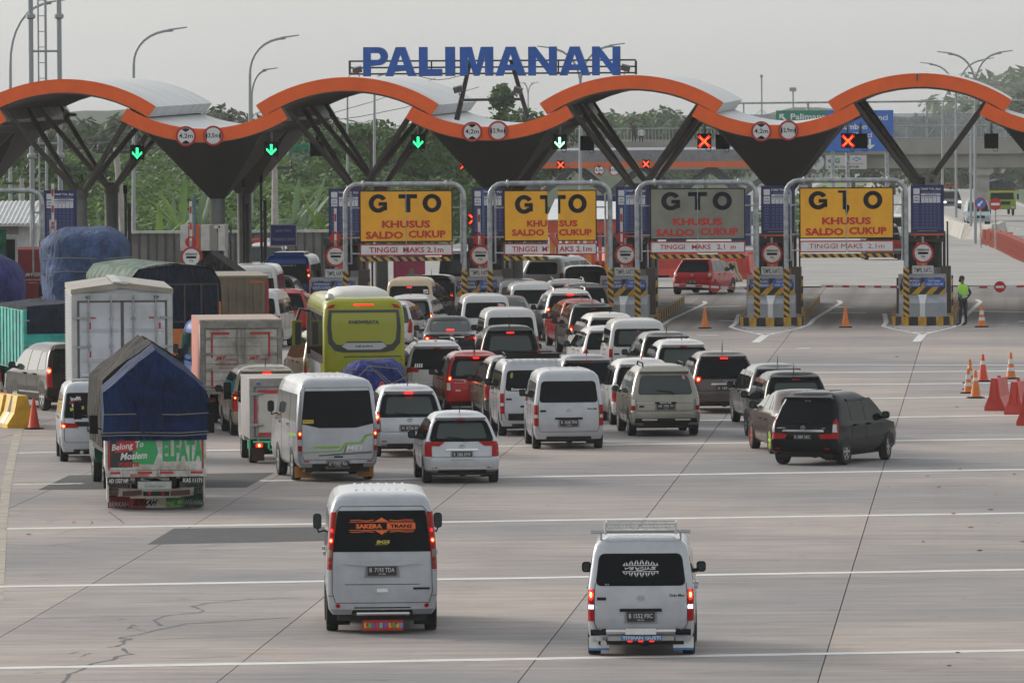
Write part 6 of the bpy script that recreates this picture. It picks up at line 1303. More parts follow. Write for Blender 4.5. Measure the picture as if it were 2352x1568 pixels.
for sg in (-1, 1): mb.prism([(sg * .30 if sg > 0 else -.70, .31), (sg * .70 if sg > 0 else -.30, .33), (sg * .70 if sg > 0 else -.30, .43), (sg * .30 if sg > 0 else -.70, .41)], yr - .135, yr - .10)
mb.build('tail_lamp', mat('lamp_deep_red', (.035, .006, .005), .35), bb); MB().box(-.27, .27, yr - .13, yr - .10, .31, .40).build('lamp_panel', BLACK, bb)
for a in (-.14, .14): MB().prism(circ(a, .355, .035, 12), yr - .138, yr - .131).build('round_reflector', REDL, bb)
fr_ = MB().box(-1.02, -.98, yr + .05, .5, .18, .75).box(.98, 1.02, yr + .05, .5, .18, .75).build('white_fender', wp, t)
q = MB().box(-1.0, -.54, -.50, -.47, .02, .26).build('mudflap', mat('flap_red', (.25, .015, .02), .6), t); text('BERKAH', -.77, -.503, .09, .40, .10, mat('print_grey', (.4, .4, .4), .5), q, bold=.02)
q = MB().box(.54, 1.0, -.50, -.47, .04, .30).build('mudflap', mat('flap_green', (.01, .11, .04), .6), t); text('BANDANG', .77, -.503, .13, .40, .10, mat('print_grey', (.4, .4, .4), .5), q, bold=.02)
q = MB().box(-1.0, -.58, -.46, -.44, .27, .56).build('splash_board', wp, t); text('MANG MESTI BALI', -.79, -.462, .40, .36, .05, RED_, q); text('NGOPI MENEH', -.79, -.462, .32, .36, .05, RED_, q); text('MAKARTI LUHUR', -.79, -.462, .48, .36, .05, RED_, q)
q = MB().box(.5, .98, -.46, -.44, .30, .56).build('splash_board', wp, t); text('MEMBER', .78, -.462, .49, .34, .08, GR_, q, bold=.03); text('DEKER', .82, -.462, .38, .26, .08, GR_, q, bold=.03)
yb1 = -.62; MB().box(-.55, -.20, yb1, yb1 + .02, -.0 + .02, .22).build('strip_red', RED_, t); MB().box(-.199, .21, yb1, yb1 + .02, .02, .22).build('strip_white', WHITE, t); q = MB().box(.211, .60, yb1, yb1 + .02, .03, .23).build('strip_green', GR_, t)
text('BERKAH', -.22, yb1 - .004, .13, .46, .13, BLACK, t, bold=.05, slant=.4); text('Sholawat', .20, yb1 - .004, .13, .40, .12, yl, t, bold=.01, slant=.4); text('#1', .51, yb1 - .004, .14, .11, .09, yl, t, bold=.03); text('AL-BARZANJI', .36, yb1 - .004, .05, .3, .03, wt_, t)
MB().lathe([(.04, -.2), (.045, .1)], 10, 'y', (.83, yr + .0, .36)).build('exhaust', DARK, t)
TBL = tarpmat('122c5a', 'tarpaulin_navy'); tarp([(-1.07, 1.46), (-1.08, 2.44), (-.6, 2.9), (0, 3.33), (.6, 2.92), (1.07, 2.46), (1.06, 1.46)], yr - .03, 3.0, 12, .05, TBL, t)
MB().add([(.02, yr - .13, 3.24), (-.42, yr - .16, 1.95), (-.30, yr - .15, 1.62), (.16, yr - .20, 1.70), (.10, yr - .19, 2.4)], [(0, 1, 2, 3), (0, 3, 4)]).build('tarpaulin_fold', TBL, t)
rp_ = mat('rope', (.20, .19, .15), .8)
for z in (2.0, 1.62, 1.56): MB().tube([(-1.11, yr - .05, z), (-.5, yr - .11, z + .01), (.5, yr - .11, z - .01), (1.10, yr - .05, z + .02)], .010, 5).build('rope', rp_, t)
# ---- black tarp truck behind it
t = truck(340, 1120, -4.5, 'truck with a peaked faded black tarpaulin just behind the navy one', 2.05, 5.4, cab=hx('205a4a')); yr = -1.25
TBK = tarpmat('1e1a17', 'tarpaulin_black'); tarp([(-1.08, .95), (-1.08, 2.42), (-.55, 2.85), (.02, 3.26), (.6, 2.85), (1.06, 2.42), (1.05, .95)], yr, 2.9, 12, .07, TBK, t)
MB().box(-1.0, 1.0, yr + .05, 2.8, .8, .95).build('bed', DARK, t); lamps_t(t, .6, 2.05, yr); MB().box(-1.02, -.7, -.6, -.58, .1, .5).box(.7, 1.02, -.6, -.58, .1, .5).build('mudflap', BLACK, t)
for k in range(4): MB().tube([(-1.12, yr + .3 + k * .8, 2.2 - .2 * k), (-1.10, yr + .3 + k * .8, 1.0)], .012, 4).build('rope', rp_, t)
# ---- white container truck
t = truck(279, 996, -1.6, 'large white box truck with two tall rear doors and a bent roof seam', 2.5, 9.0, 1.6, 5.2, .48, cab=hx('d8d8d8'), bedz=1.1, cabH=2.6); yr = -1.6; Z0, Z1 = 1.15, 3.66
cw = mat('container_white', hx('b9bec8'), .42, var=.10, scale=.8, dirt=hx('a4a6ab')); cf = mat('container_frame', hx('a9acae'), .5, .1, var=.2, scale=2.)
MB().box(-1.25, 1.25, yr + .06, 5.4, Z0, Z1).build('cargo_box', cw, t)
MB().add([(-1.27, yr - .02, Z1), (0, yr - .02, Z1 + .17), (1.27, yr - .02, Z1), (-1.27, 5.45, Z1), (0, 5.45, Z1 + .17), (1.27, 5.45, Z1), (-1.27, yr - .02, Z1 - .12), (0, yr - .02, Z1 + .02), (1.27, yr - .02, Z1 - .12), (-1.27, 5.45, Z1 - .12), (1.27, 5.45, Z1 - .12)],
 [(0, 1, 4, 3), (1, 2, 5, 4), (6, 7, 1, 0), (7, 8, 2, 1), (6, 0, 3, 9), (2, 8, 10, 5)]).build('roof', mat('container_roof', hx('9a9389'), .5, .1, var=.3, scale=1.), t)
MB().box(-.22, .0, yr - .0, 5.4, Z1 + .165, Z1 + .185).add([(-.2, yr - .05, Z1 + .17), (.1, yr - .09, Z1 + .12), (.24, yr - .05, Z1 + .16), (.05, yr + .02, Z1 + .2)], [(0, 1, 2, 3)]).build('bent_flashing', cf, t)
MB().box(-1.25, -1.12, yr, yr + .06, Z0, Z1 - .1).box(1.12, 1.25, yr, yr + .06, Z0, Z1 - .1).box(-1.12, 1.12, yr, yr + .06, Z1 - .28, Z1 - .1).box(-1.12, 1.12, yr, yr + .06, Z0 - .08, Z0).build('door_frame', cf, t)
for sg in (-1, 1):
 x0, x1 = (-1.06, -.04) if sg < 0 else (.04, 1.06); d = MB().box(x0, x1, yr + .0, yr + .05, Z0 + .03, Z1 - .33).build('cargo_door', cw, t)
 MB().box(x0 - .05, x0 + .0, yr - .006, yr + .03, Z0, Z1 - .29).box(x1, x1 + .035, yr - .006, yr + .03, Z0, Z1 - .29).box(x0 - .05, x1 + .035, yr - .006, yr + .03, Z1 - .32, Z1 - .28).build('door_gasket', mat('gasket', (.09, .085, .08), .8), d)
 for z in (Z0 + .70, Z0 + 1.45): MB().box(x0 + .05, x1 - .05, yr - .014, yr, z, z + .02).box(x0 + .05, x1 - .05, yr - .014, yr, z + .06, z + .075).build('door_rib', cf, d)
 for a in (.22, .77):
  xx = x0 + a * (x1 - x0) if sg < 0 else x1 - a * (x1 - x0); r_ = MB().tube([(xx, yr - .04, Z0), (xx, yr - .04, Z1 - .15)], .022, 8).build('lock_rod', GALV, t)
  for z in (Z0 + .3, Z0 + 1.1, Z0 + 1.78): MB().lathe([(.0, -.02), (.06, -.015), (.06, .01)], 8, 'y', (xx, yr - .03, z)).build('rod_keeper', GALV, r_)
 for z in (Z0 + .28, Z0 + 1.08, Z0 + 1.8): MB().box(min(sg * 1.25, sg * .92), max(sg * 1.25, sg * .92), yr - .03, yr, z - .03, z + .03).build('hinge', GALV, t)
 xx = -.80 if sg < 0 else .93
 for z in (Z0 + .82, Z0 + 1.52, Z0 + .05): q = MB().box(xx - .025, xx + .025, yr - .008, yr - .001, z, z + .16).build('red_tape', RED_, d); MB().box(xx - .025, xx + .025, yr - .008, yr - .001, z - .14, z - .001).build('white_tape', wt_, d)
 MB().box(sg * .72 - .06, sg * .72 + .06, yr - .008, yr - .001, Z0 + 1.78, Z0 + 1.82).build('red_tape', RED_, d); MB().box(sg * .85 - .06, sg * .85 + .06, yr - .02, yr - .001, Z1 - .22, Z1 - .17).build('green_lamp', mat('lamp_green', (.01, .12, .03), .3), t)
q = MB().box(-.45, -.15, yr - .006, yr - .001, Z0 + .45, Z0 + .75).build('warning_sticker', mat('sticker_cream', (.5, .48, .36), .5), t); text('BAHAYA', -.30, yr - .009, Z0 + .70, .2, .04, RED_, q); text('BERADA DI DEKAT', -.30, yr - .009, Z0 + .64, .25, .025, BLACK, q); text('TRUK YANG', -.30, yr - .009, Z0 + .60, .22, .025, BLACK, q)
mb = MB(); z = Z0 + .05
while z < Z1 - .2: mb.box(-1.275, -1.251, yr + .1, 5.3, z, z + .035); z += .075
o = mb.build('side_corrugation', cf, t); o['kind'] = 'stuff'; lamps_t(t, .95, 2.3, yr)
# ---- courier box truck
t = truck(549, 968, -3.2, 'weathered white courier box truck with red J&T EXPRESS lettering', 2.08, 6.0, 1.3, 3.4, bedz=.8); yr = -1.35; Z0, Z1 = .82, 2.66
bw = mat('box_dirty_white', hx('c2beb6'), .55, var=.2, scale=1.3, dirt=hx('8b847a')); bf = mat('box_frame', hx('918c86'), .55, .2, var=.35, scale=3.)
MB().box(-1.04, 1.04, yr + .05, 3.2, Z0, Z1).build('cargo_box', bw, t); MB().box(-1.045, 1.045, yr + .1, 3.2, Z1, Z1 + .012).build('roof', mat('box_roof_pink', hx('a58f84'), .6, var=.3), t)
MB().box(-1.05, -.93, yr, yr + .05, Z0, Z1).box(.93, 1.05, yr, yr + .05, Z0, Z1).box(-.93, .93, yr, yr + .05, Z1 - .22, Z1 - .02).box(-.93, .93, yr, yr + .05, Z0 - .05, Z0 + .05).box(-.93, .93, yr - .03, yr, Z1 - .20, Z1 - .15).build('door_frame', bf, t)
MB().box(-1.052, -1.041, yr + .3, 3.1, Z0, Z1).build('red_flank', mat('flank_red', (.45, .13, .09), .5, var=.2), t); MB().prismx([(yr + .05, Z0), (yr + .6, Z0), (yr + .35, Z0 + .9), (yr + .5, Z1 - .15), (yr + .3, Z1 - .1), (yr + .05, Z1 - .1)], -1.057, -1.0525).build('white_flank_curve', bw, t)
for sg in (-1, 1):
 x0, x1 = (-.91, -.03) if sg < 0 else (.03, .91); d = MB().box(x0, x1, yr + .005, yr + .045, Z0 + .06, Z1 - .24).build('cargo_door', bw, t)
 for k in range(1, 7): MB().box(x0, x1, yr + .001, yr + .005, Z0 + .06 + k * .22, Z0 + .067 + k * .22).build('board_joint', SEAM, d)
 for a in (.05, ): MB().tube([(sg * .10, yr - .03, Z0), (sg * .10, yr - .03, Z1 - .2)], .018, 6).build('lock_rod', bf, t)
 for z in (Z0 + .14, Z0 + .58, Z0 + .98, Z0 + 1.38): MB().box(min(sg * 1.04, sg * .74), max(sg * 1.04, sg * .74), yr - .025, yr, z - .03, z + .03).build('hinge', bf, t)
 o_ = -.42 if sg < 0 else .42; xa, xc_ = (-.78, -.30) if sg < 0 else (.22, .74)
 mb = MB(); mb.box(xa, xc_, yr - .004, yr + .004, Z1 - .37, Z1 - .31)
 xv = xa if sg < 0 else xc_ - .05; mb.box(xv, xv + .05, yr - .004, yr + .004, Z1 - .95, Z1 - .371); mb.box(xv, xv + .05, yr - .004, yr + .004, Z0 + .1, Z0 + .55); mb.box(min(xv, xv + .35 * (1 if sg < 0 else -1)) + (0 if sg < 0 else .05), max(xv, xv + .35 * (1 if sg < 0 else -1)) + .05, yr - .0045, yr + .0035, Z0 + .09, Z0 + .14) if sg < 0 else None
 mb.build('red_tape', RED_, d); cxx = -.42 if sg < 0 else .44
 text('J&T', cxx - .11, yr - .006, Z0 + .86, .26, .12, RED_, d, bold=.05, slant=.3); text('EXPRESS', cxx + .16, yr - .006, Z0 + .83, .24, .05, RED_, d, bold=.01); text('Hotline : 021 8066 1888', cxx + .02, yr - .006, Z0 + .71, .52, .05, RED_, d, bold=.01); text('www.jet.co.id', cxx + .02, yr - .006, Z0 + .61, .30, .04, RED_, d)
MB().box(-.12, .10, yr - .05, yr, Z0 + .62, Z0 + .70).box(-.4, -.1, yr - .04, yr, Z0 + .36, Z0 + .40).build('latch', bf, t); lamps_t(t, .62, 2.0, yr, m=mat('lamp_dull_red', (.10, .012, .01), .3)); MB().box(-.95, -.5, -.55, -.53, .1, .5).box(.5, .95, -.55, -.53, .1, .5).build('mudflap', BLACK, t)
# ---- little box truck with green frame
t = truck(648, 1061, -4.5, 'small grey box truck with bright green rear frame and red arrow tape', 1.62, 4.2, .95, 2.5, .29, dual=False, bedz=.55, cabH=1.75); yr = -.95; Z0, Z1 = .58, 1.96
gb = mat('box_grey', hx('8c8a88'), .5, .2, var=.2); MB().box(-.80, .80, yr + .05, 2.0, Z0, Z1).build('cargo_box', gb, t); MB().box(-.82, .82, yr + .05, 2.0, Z1, Z1 + .02).build('roof', mat('container_roof', hx('9a9389'), .5, .1, var=.3, scale=1.), t)
MB().box(-.82, -.72, yr, yr + .05, Z0, Z1).box(.72, .82, yr, yr + .05, Z0, Z1).box(-.72, .72, yr, yr + .05, Z1 - .16, Z1 - .01).box(-.72, .72, yr, yr + .05, Z0, Z0 + .05).build('door_frame', gb, t)
for a, b in ((-.68, -.02), (.02, .68)):
 d = MB().box(a, b, yr + .0, yr + .045, Z0 + .07, Z1 - .18).build('cargo_door', bf, t); MB().box(a + .07, b - .05, yr - .006, yr - .001, Z0 + .16, Z1 - .34).build('door_panel', mat('panel_cream', hx('b9b5ab'), .55, var=.1), d)
 MB().prism([(a + .04, Z1 - .285), (a + .07, Z1 - .32), (b - .08, Z1 - .32), (b - .03, Z1 - .285), (b - .08, Z1 - .25), (a + .07, Z1 - .25)], yr - .01, yr - .001).prism([(a + .05, Z0 + .115), (a + .08, Z0 + .085), (b - .08, Z0 + .085), (b - .03, Z0 + .115), (b - .08, Z0 + .145), (a + .08, Z0 + .145)], yr - .01, yr - .001).build('red_arrow_tape', RED_, d)
MB().box(-.70, -.65, yr - .012, yr - .001, Z0 + .35, Z0 + .95).build('red_tape', RED_, t)
for z in (Z0 + .33, Z0 + 1.05): MB().box(-.80, -.55, yr - .04, yr, z - .03, z + .03).tube([(-.62, yr - .05, z), (-.50, yr - .05, z)], .025, 6).build('hinge', GALV, t)
MB().tube([(.0, yr - .03, Z0 + .05), (.0, yr - .03, Z1 - .1)], .018, 6).build('lock_rod', GALV, t); MB().box(-.66, -.56, yr - .01, yr, Z1 - .12, Z1 - .08).build('blue_sticker', BLUE, t)
lg = mat('frame_lime_green', (.05, .55, .22), .5); mb = MB().box(-.74, .74, yr - .04, yr + .02, Z0 - .08, Z0 - .035)
for a in (-.38, .38): mb.box(a - .02, a + .02, yr - .04, yr + .02, Z0 - .22, Z0 - .081)
mb.box(-.36, .36, yr - .04, yr + .02, Z0 - .26, Z0 - .22).box(-.85, -.80, yr + .1, yr + .3, .36, .56); mb.build('green_frame', lg, t)
lamps_t(t, .44, 1.5, yr - .02, 'l', .17, .1, .06); MB().box(-.72, -.44, -.38, -.36, .06, .36).box(.44, .72, -.38, -.36, .06, .36).build('mudflap', mat('flap_brown', (.06, .03, .025), .7), t)
p_ = MB().box(.05, .45, yr - .06, yr - .045, .36, .48).build('number_plate', PLATE, t); text('D 8241', .25, yr - .063, .42, .32, .06, PTXT, p_)
# ---- pickup with blue tarp load
v = Veh('mpv', 862, 990, -3, hx('2a3b30'), 'dark pickup heaped with a roped purple blue tarpaulin and a red warning triangle', 'pickup', .1, L=4.3, W=1.62, H=.95, tr=.31, wb=2.6, ro=.8, name='pickup_truck')
TP = tarpmat('343f86', 'tarpaulin_purple'); lump((0, .1, 1.28), (.76, 1.0, .50), .16, TP, v.root, e=.55); lump((-.1, .0, 1.05), (.78, .88, .5), .1, TP, v.root, e=.5)
MB().tube([(-.80, -.75, 1.86), (-.8, -.75, 1.90), (.62, -.75, 1.90), (.62, -.75, 1.8)], .02, 5).build('rack_bar', STEELD, v.root)
for pts in ([(-.75, -.98, 1.1), (-.2, -1.03, 1.68), (.5, -1.0, 1.6), (.8, -.85, 1.2)], [(-.8, -.8, 1.6), (0, -1.03, 1.55), (.4, -1.0, 1.2)], [(-.2, -1.03, 1.68), (.3, -1.03, 1.2), (.75, -.95, 1.4)]): MB().tube(pts, .012, 4).build('rope', rp_, v.root)
mb = MB(); tri = [(-.08, .92), (.34, .92), (.13, 1.27)]
for (a, b), (c, d) in zip(tri, tri[1:] + tri[:1]): mb.tube([(a, -.99, b), (c, -.99, d)], .03, 4)
mb.build('warning_triangle', mat('triangle_orange', (.60, .08, .03), .4), v.root); v.lamps(LPT); v.mirrors(.9)
MB().box(-.7, .7, 1.2, 2.6, .95, 1.5).build('cab', paint(hx('2a3b30'), .1), v.root)
# ---- teal open truck at the left edge
t = truck(128, 903, -9, 'turquoise open bed truck with red triangle and blue star at the left edge', 2.25, 7, 1.7, 4.0, .42, cab=hx('20a090'), bedz=.7); yr = -1.7
tq = mat('turquoise_paint', hx('2aa79a'), .5, var=.2, scale=2., dirt=hx('1b7a74')); MB().box(-1.1, 1.1, yr, yr + .05, .70, 1.66).build('tailgate', tq, t); MB().box(-1.13, 1.13, yr - .03, yr + .06, 1.66, 1.72).build('gate_rail', tq, t)
for sg in (-1, 1):
 d = MB().box(sg * 1.12 - .03, sg * 1.12 + .03, yr + .02, 3.4, .72, 2.38).build('side_board', tq, t)
 for k in range(8): MB().box(sg * 1.16 - .02, sg * 1.16 + .02, yr + .1 + k * .6, yr + .2 + k * .6, .75, 2.36).build('side_rib', tq, d)
 MB().box(sg * 1.12 - .05, sg * 1.12 + .05, yr - .02, yr + .08, .65, 2.4).build('corner_post', tq, t)
 MB().tube([(sg * 1.2, yr - .04, 1.4), (sg * .95, yr - .04, 1.4)], .02, 5).tube([(sg * 1.2, yr - .04, .78), (sg * .95, yr - .04, .78)], .02, 5).tube([(sg * 1.2, yr - .04, 2.1), (sg * 1.0, yr - .04, 2.1)], .02, 5).build('latch', GALV, t)
mb = MB(); tri = [(-.72, 1.02), (-.30, 1.02), (-.51, 1.40)]
for (a, b), (c, d) in zip(tri, tri[1:] + tri[:1]): mb.tube([(a, yr - .01, b), (c, yr - .01, d)], .028, 4)
mb.build('red_triangle', RED_, t); q = MB().prism(circ(-.90, .88, .12, 20), yr - .02, yr - .001).build('stop_disc', RED_, t); MB().box(-.98, -.82, yr - .025, yr - .0205, .84, .92).build('bar', wt_, q)
st = []
for k in range(10): r_ = .42 if k % 2 == 0 else .13; st.append((.08 + r_ * math.sin(k * math.pi / 5), 1.2 + r_ * math.cos(k * math.pi / 5)))
MB().add([(.08, yr - .012, 1.2)] + [(a, yr - .008, min(b, 1.62)) for a, b in st], [(0, k % 10 + 1, (k + 1) % 10 + 1) for k in range(10)]).build('blue_star', mat('star_blue', (.02, .10, .40), .5), t)
tarp([(-1.05, 1.5), (-1.05, 2.48), (0, 2.56), (1.05, 2.50), (1.05, 1.5)], yr + .1, 3.3, 8, .05, tarpmat('26303f', 'tarpaulin_slate'), t)
MB().box(-1.0, 1.0, yr + .2, yr + .3, .30, .60).build('red_underrun', mat('underrun_red', (.20, .01, .01), .5), t); lamps_t(t, .42, 2.0, yr + .1, 'b', .3, .2, .15)
# ---- green tarp roof truck
t = truck(379, 892, -11, 'big truck with a rounded green tarpaulin roof, dark rack and orange tailgate', 2.5, 8, 1.8, 4.8, .48, cab=hx('b05018'), bedz=1.0, cabH=2.4); yr = -1.8
tarp([(-1.27, 2.4), (-1.30, 3.15), (-1.08, 3.46), (0, 3.60), (1.08, 3.46), (1.30, 3.1), (1.30, 2.1)], yr + .1, 5.2, 14, .05, tarpmat('72867a', 'tarpaulin_green'), t, end=False)
tarp([(-1.22, 1.6), (-1.24, 3.10), (-1.0, 3.40), (0, 3.53), (1.0, 3.40), (1.24, 3.05), (1.22, 1.6)], yr + .05, yr + .5, 2, .03, tarpmat('1c2438', 'tarpaulin_dark_blue'), t, name='rear_curtain')
q = MB()
for k in range(6): q.box(-1.2 + k * .48 - .02, -1.2 + k * .48 + .02, yr - .02, yr + .02, 1.75, 3.0)
q.box(-1.2, 1.22, yr - .02, yr + .019, 2.98, 3.02).box(-1.2, 1.22, yr - .022, yr + .021, 1.92, 1.96).build('rack_bars', STEELD, t); oo = mat('bed_orange', (.50, .15, .03), .5, var=.2)
MB().box(-1.25, 1.25, yr, yr + .06, 1.0, 1.75).build('tailgate', oo, t)
for k in range(6): MB().box(-1.22 + k * .47, -1.16 + k * .47, yr - .04, yr, 1.0, 1.75).build('tailgate_rib', oo, t)
for sg in (-1, 1): MB().box(sg * 1.25 - .03, sg * 1.25 + .03, yr, 5.2, 1.0, 2.5).build('side_board', oo, t)
# ---- beige container truck
t = truck(524, 871, -3, 'brown grey container truck with ribbed rear and a red edge at right', 2.2, 7, 1.5, 4.2, .42, cab=hx('8a1a1a'), bedz=.9); yr = -1.5; bc = mat('container_khaki', hx('6f6452'), .6, var=.25, scale=1.5)
MB().box(-1.1, 1.1, yr, 3.8, 1.0, 3.0).build('cargo_box', bc, t); MB().box(-1.13, 1.13, yr - .03, 3.85, 3.0, 3.06).build('roof', mat('container_khaki_roof', hx('857b6a'), .6, var=.2), t)
for k in range(9): MB().box(-1.0 + k * .24, -.90 + k * .24, yr - .03, yr, 1.1, 2.85).build('rear_rib', bc, t)
MB().box(1.04, 1.12, yr - .04, yr + .02, 1.2, 2.9).build('red_edge', mat('edge_red', (.30, .02, .02), .5), t); MB().box(.6, .95, yr - .03, yr - .001, 2.84, 2.90).build('marker_lamp', mat('marker_orange', (.5, .10, .03), .4), t)
# ---- tent truck
t = truck(496, 770, 3, 'truck with a sharp black tent tarpaulin in front of the red GERBANG sign', 2.0, 5.5, 1.3, 3.2); TT = tarpmat('2b2b2c', 'tarpaulin_tent'); tarp([(-1.0, 1.2), (-1.0, 2.15), (-.1, 2.83), (1.0, 2.05), (1.0, 1.2)], -1.3, 2.6, 8, .03, TT, t); MB().box(-1, 1, -1.3, 2.6, .8, 1.2).build('bed', bc, t)
# ---- bulging blue load
t = truck(200, 782, -2, 'truck overloaded with a huge bulging faded blue tarpaulin', 2.3, 6.5, 1.5, 3.8, cab=hx('b88a10')); TB2 = tarpmat('43587f', 'tarpaulin_faded_blue')
lump((0, .8, 2.72), (1.48, 2.3, 1.05), .09, TB2, t, e=.62, n=48, k=24); lump((.0, .7, 2.05), (1.42, 2.2, .95), .10, TB2, t, e=.5, n=48, k=22); MB().box(-1.1, 1.1, -1.4, 3.0, .8, 1.3).build('bed', mat('bed_yellow', (.5, .25, .03), .5), t)
for z in (2.3, 2.75): MB().tube([(-1.5, -1.2, z), (-.7, -1.58, z + .05), (.6, -1.58, z), (1.5, -1.2, z + .05)], .014, 4).build('rope', rp_, t)
# ---- red container, purple load, green load
t = truck(108, 758, 0, 'red container truck with small white courier lettering under the portal', 1.95, 5.5, cab=hx('a01818')); rc = mat('container_red', (.22, .012, .018), .5, var=.2); MB().box(-.98, .98, -1.3, 2.9, .95, 2.82).build('cargo_box', rc, t)
for k in range(8): MB().box(-.9 + k * .24, -.84 + k * .24, -1.33, -1.3, 1.0, 2.7).build('rear_rib', rc, t)
text('J&T', -.60, -1.34, 1.95, .28, .12, wt_, t, bold=.04, slant=.3); text('EXPRESS', -.33, -1.34, 1.92, .2, .05, wt_, t); text('HOTLINE 021 8066 1888', -.48, -1.34, 1.78, .5, .04, wt_, t); text('www.jet.co.id', -.48, -1.34, 1.68, .3, .04, wt_, t)
MB().box(.9, 1.15, -1.2, -1.1, .6, 1.9).build('yellow_post', YEL, t)
t = truck(-30, 840, -2, 'truck bulging with a purple blue tarpaulin at the left edge', 2.3, 6, cab=hx('305080')); lump((0, .6, 2.35), (1.23, 2.0, 1.05), .07, tarpmat('3a3d78', 'tarpaulin_violet'), t, e=.75, n=44, k=22); MB().box(-1.1, 1.1, -1.3, 2.8, .8, 1.5).build('bed', tq, t)
MB().tube([(-.9, -1.35, 2.6), (.2, -1.52, 1.95), (1.1, -1.2, 1.65)], .03, 5).build('strap', mat('strap_brown', (.08, .06, .06), .8), t)
t = truck(-55, 765, -2, 'truck with a tall dark green tarpaulin peeking in at the far left edge', 2.2, 6, cab=hx('205040')); tarp([(-1.05, 1.0), (-1.05, 3.4), (0, 3.8), (1.0, 3.5), (1.08, 1.0)], -1.3, 2.8, 8, .06, tarpmat('1f5a42', 'tarpaulin_dark_green'), t)
HAZE = 0.00009
# ================= BACKGROUND
def gt(x, y):                      # pixel -> point on the descending ground beyond the gates
 k = (y - 118 - (2320 - x) * .005) / FPX; Y = 5.26 / (k - .012); return P(x, y, Y)
# ---- yellow concrete barriers, red water barriers
def jersey(g, rz, m, label, group, L=1.6, h=.95, w=.34, stripe=None, notch=False):
 t = empty('road_barrier', g, rz, label, 'barrier', group)
 pr = [(-w, 0), (w, 0), (w, .10), (w * .55, .38), (w * .32, h), (-w * .32, h), (-w * .55, .38), (-w, .10)]
 MB().prismx([(a, b) for a, b in pr], -L / 2, L / 2).build('barrier_body', m, t)
 if notch: [MB().box(q, q + .06, -.06, .06, h * .35, h * .9).build('joint_lug', m, t) for q in (-L / 2 - .06, L / 2)]; MB().box(-L * .2, L * .2, -w - .01, w + .01, .0, .09).build('fork_slot', BLACK, t); MB().lathe([(.05, 0), (.05, .05)], 8, 'z', (0, 0, h)).build('filler_cap', m, t)
 if stripe:
  for k, (m_, xx) in enumerate(((BLK, 0), )): MB().add([(xx - .10, -w * .32 - .006, h * .98), (xx + .10, -w * .32 - .006, h * .98), (xx + .16, -w * .56 - .006, .39), (xx - .16, -w * .56 - .006, .39)], [(0, 3, 2, 1)]).build('black_band', m_, t); MB().add([(xx - .16, -w * .56 - .006, .38), (xx + .16, -w * .56 - .006, .38), (xx + .22, -w - .006, .11), (xx - .22, -w - .006, .11)], [(0, 3, 2, 1)]).build('white_band', WHITE, t)
 return t
YB2 = mat('barrier_yellow', (.62, .38, .02), .55, var=.25, scale=3.)
jersey(gp(40, 980), math.radians(-72), YB2, 'yellow concrete barrier with black and white bands beside the red cone', 'yellow barriers', 1.4, .82, .40, True)
jersey(gp(8, 975), math.radians(-72), YB2, 'yellow concrete barrier second from the red cone, cut by the picture edge', 'yellow barriers', 1.4, .80, .40, True)
jersey(gp(-14, 962), math.radians(-80), YB2, 'yellow concrete barrier third from the red cone', 'yellow barriers', 1.4, .80, .40, True)
RWB = mat('water_barrier_red', (.50, .045, .03), .45, var=.15, scale=2.)
jersey(gp(2295, 941), math.radians(78), RWB, 'red plastic water barrier at right beside the cones', 'red barriers on the plaza', 1.2, .85, .27, notch=True)
jersey(gp(2339, 950), math.radians(80), RWB, 'red plastic water barrier farther right, standing beside a manhole', 'red barriers on the plaza', 1.2, .85, .27, notch=True)
jersey(gp(2368, 975), math.radians(80), RWB, 'red plastic water barrier peeking in at the right edge', 'red barriers on the plaza', 1.2, .85, .27, notch=True)
tag(MB().box(-.35, .35, -.9, .9, 0, .03).build('manhole_frame', mat('rusty_grate', (.06, .045, .035), .8), None, None, gp(2318, 938)), 'small dark grate frame on the concrete between red barriers', 'grate')
jersey(gp(1432, 736), math.radians(85), RWB, 'narrow red barrier at the nose of the island left of the grey board', 'red barriers on the plaza', .9, 1.0, .22, notch=True)
for k in range(24):
 f = k / 23; x = 2268 + 128 * f ** .95; y = 560 + 62 * f ** 1.2
 if k < 4: x, y = 2272 + 13 * k, 562 + 3 * k
 g = gt(x, y)
 jersey((g.x, g.y, terrain(g.x, g.y)), math.radians(60 if k < 4 else 70), mat('water_barrier_faded', (.52, .13, .09), .5, var=.2), 'faded red water barrier in the long row curving along the right wall', 'row of faded red barriers', 1.2, .95, .32, notch=True)
for x, y, l in ((1662, 632, 'red water barrier right of the red hatchback'), (1706, 634, 'red water barrier nearest the right side of the red hatchback'), (1720, 640, 'tall red barrier beside the island with the yellow portal post')):
 g = gt(x, y + 8); jersey((g.x, g.y, terrain(g.x, g.y)), math.radians(80), RWB, l, 'red barriers behind the gates', 1.2, 1.0, .34, notch=True)
HZJ = hazard('hazard_concrete', 1.6, (1, 1, 0), 0., (.40, .28, .06))
for x, y, l in ((1681, 645, 'black and yellow concrete block between red barriers'), (1636, 640, 'small black and yellow post block right of the red hatchback')): g = gt(x, y + 8); jersey((g.x, g.y, terrain(g.x, g.y)), math.radians(80), HZJ, l, 'striped blocks behind the gates', 1.2, .8, .34)
for k, (x, y) in enumerate(((1520, 560), (1560, 590), (1700, 545), (1500, 600), (1330, 615), (1360, 610), (1390, 618))):
 g = P(x, y, 372 + k * 3); jersey((g.x, g.y, terrain(g.x, g.y)), .3 * k, RWB, 'red water barrier standing far behind the lane portals', 'red barriers behind the gates', 1.6, 1.0, .36, notch=True)
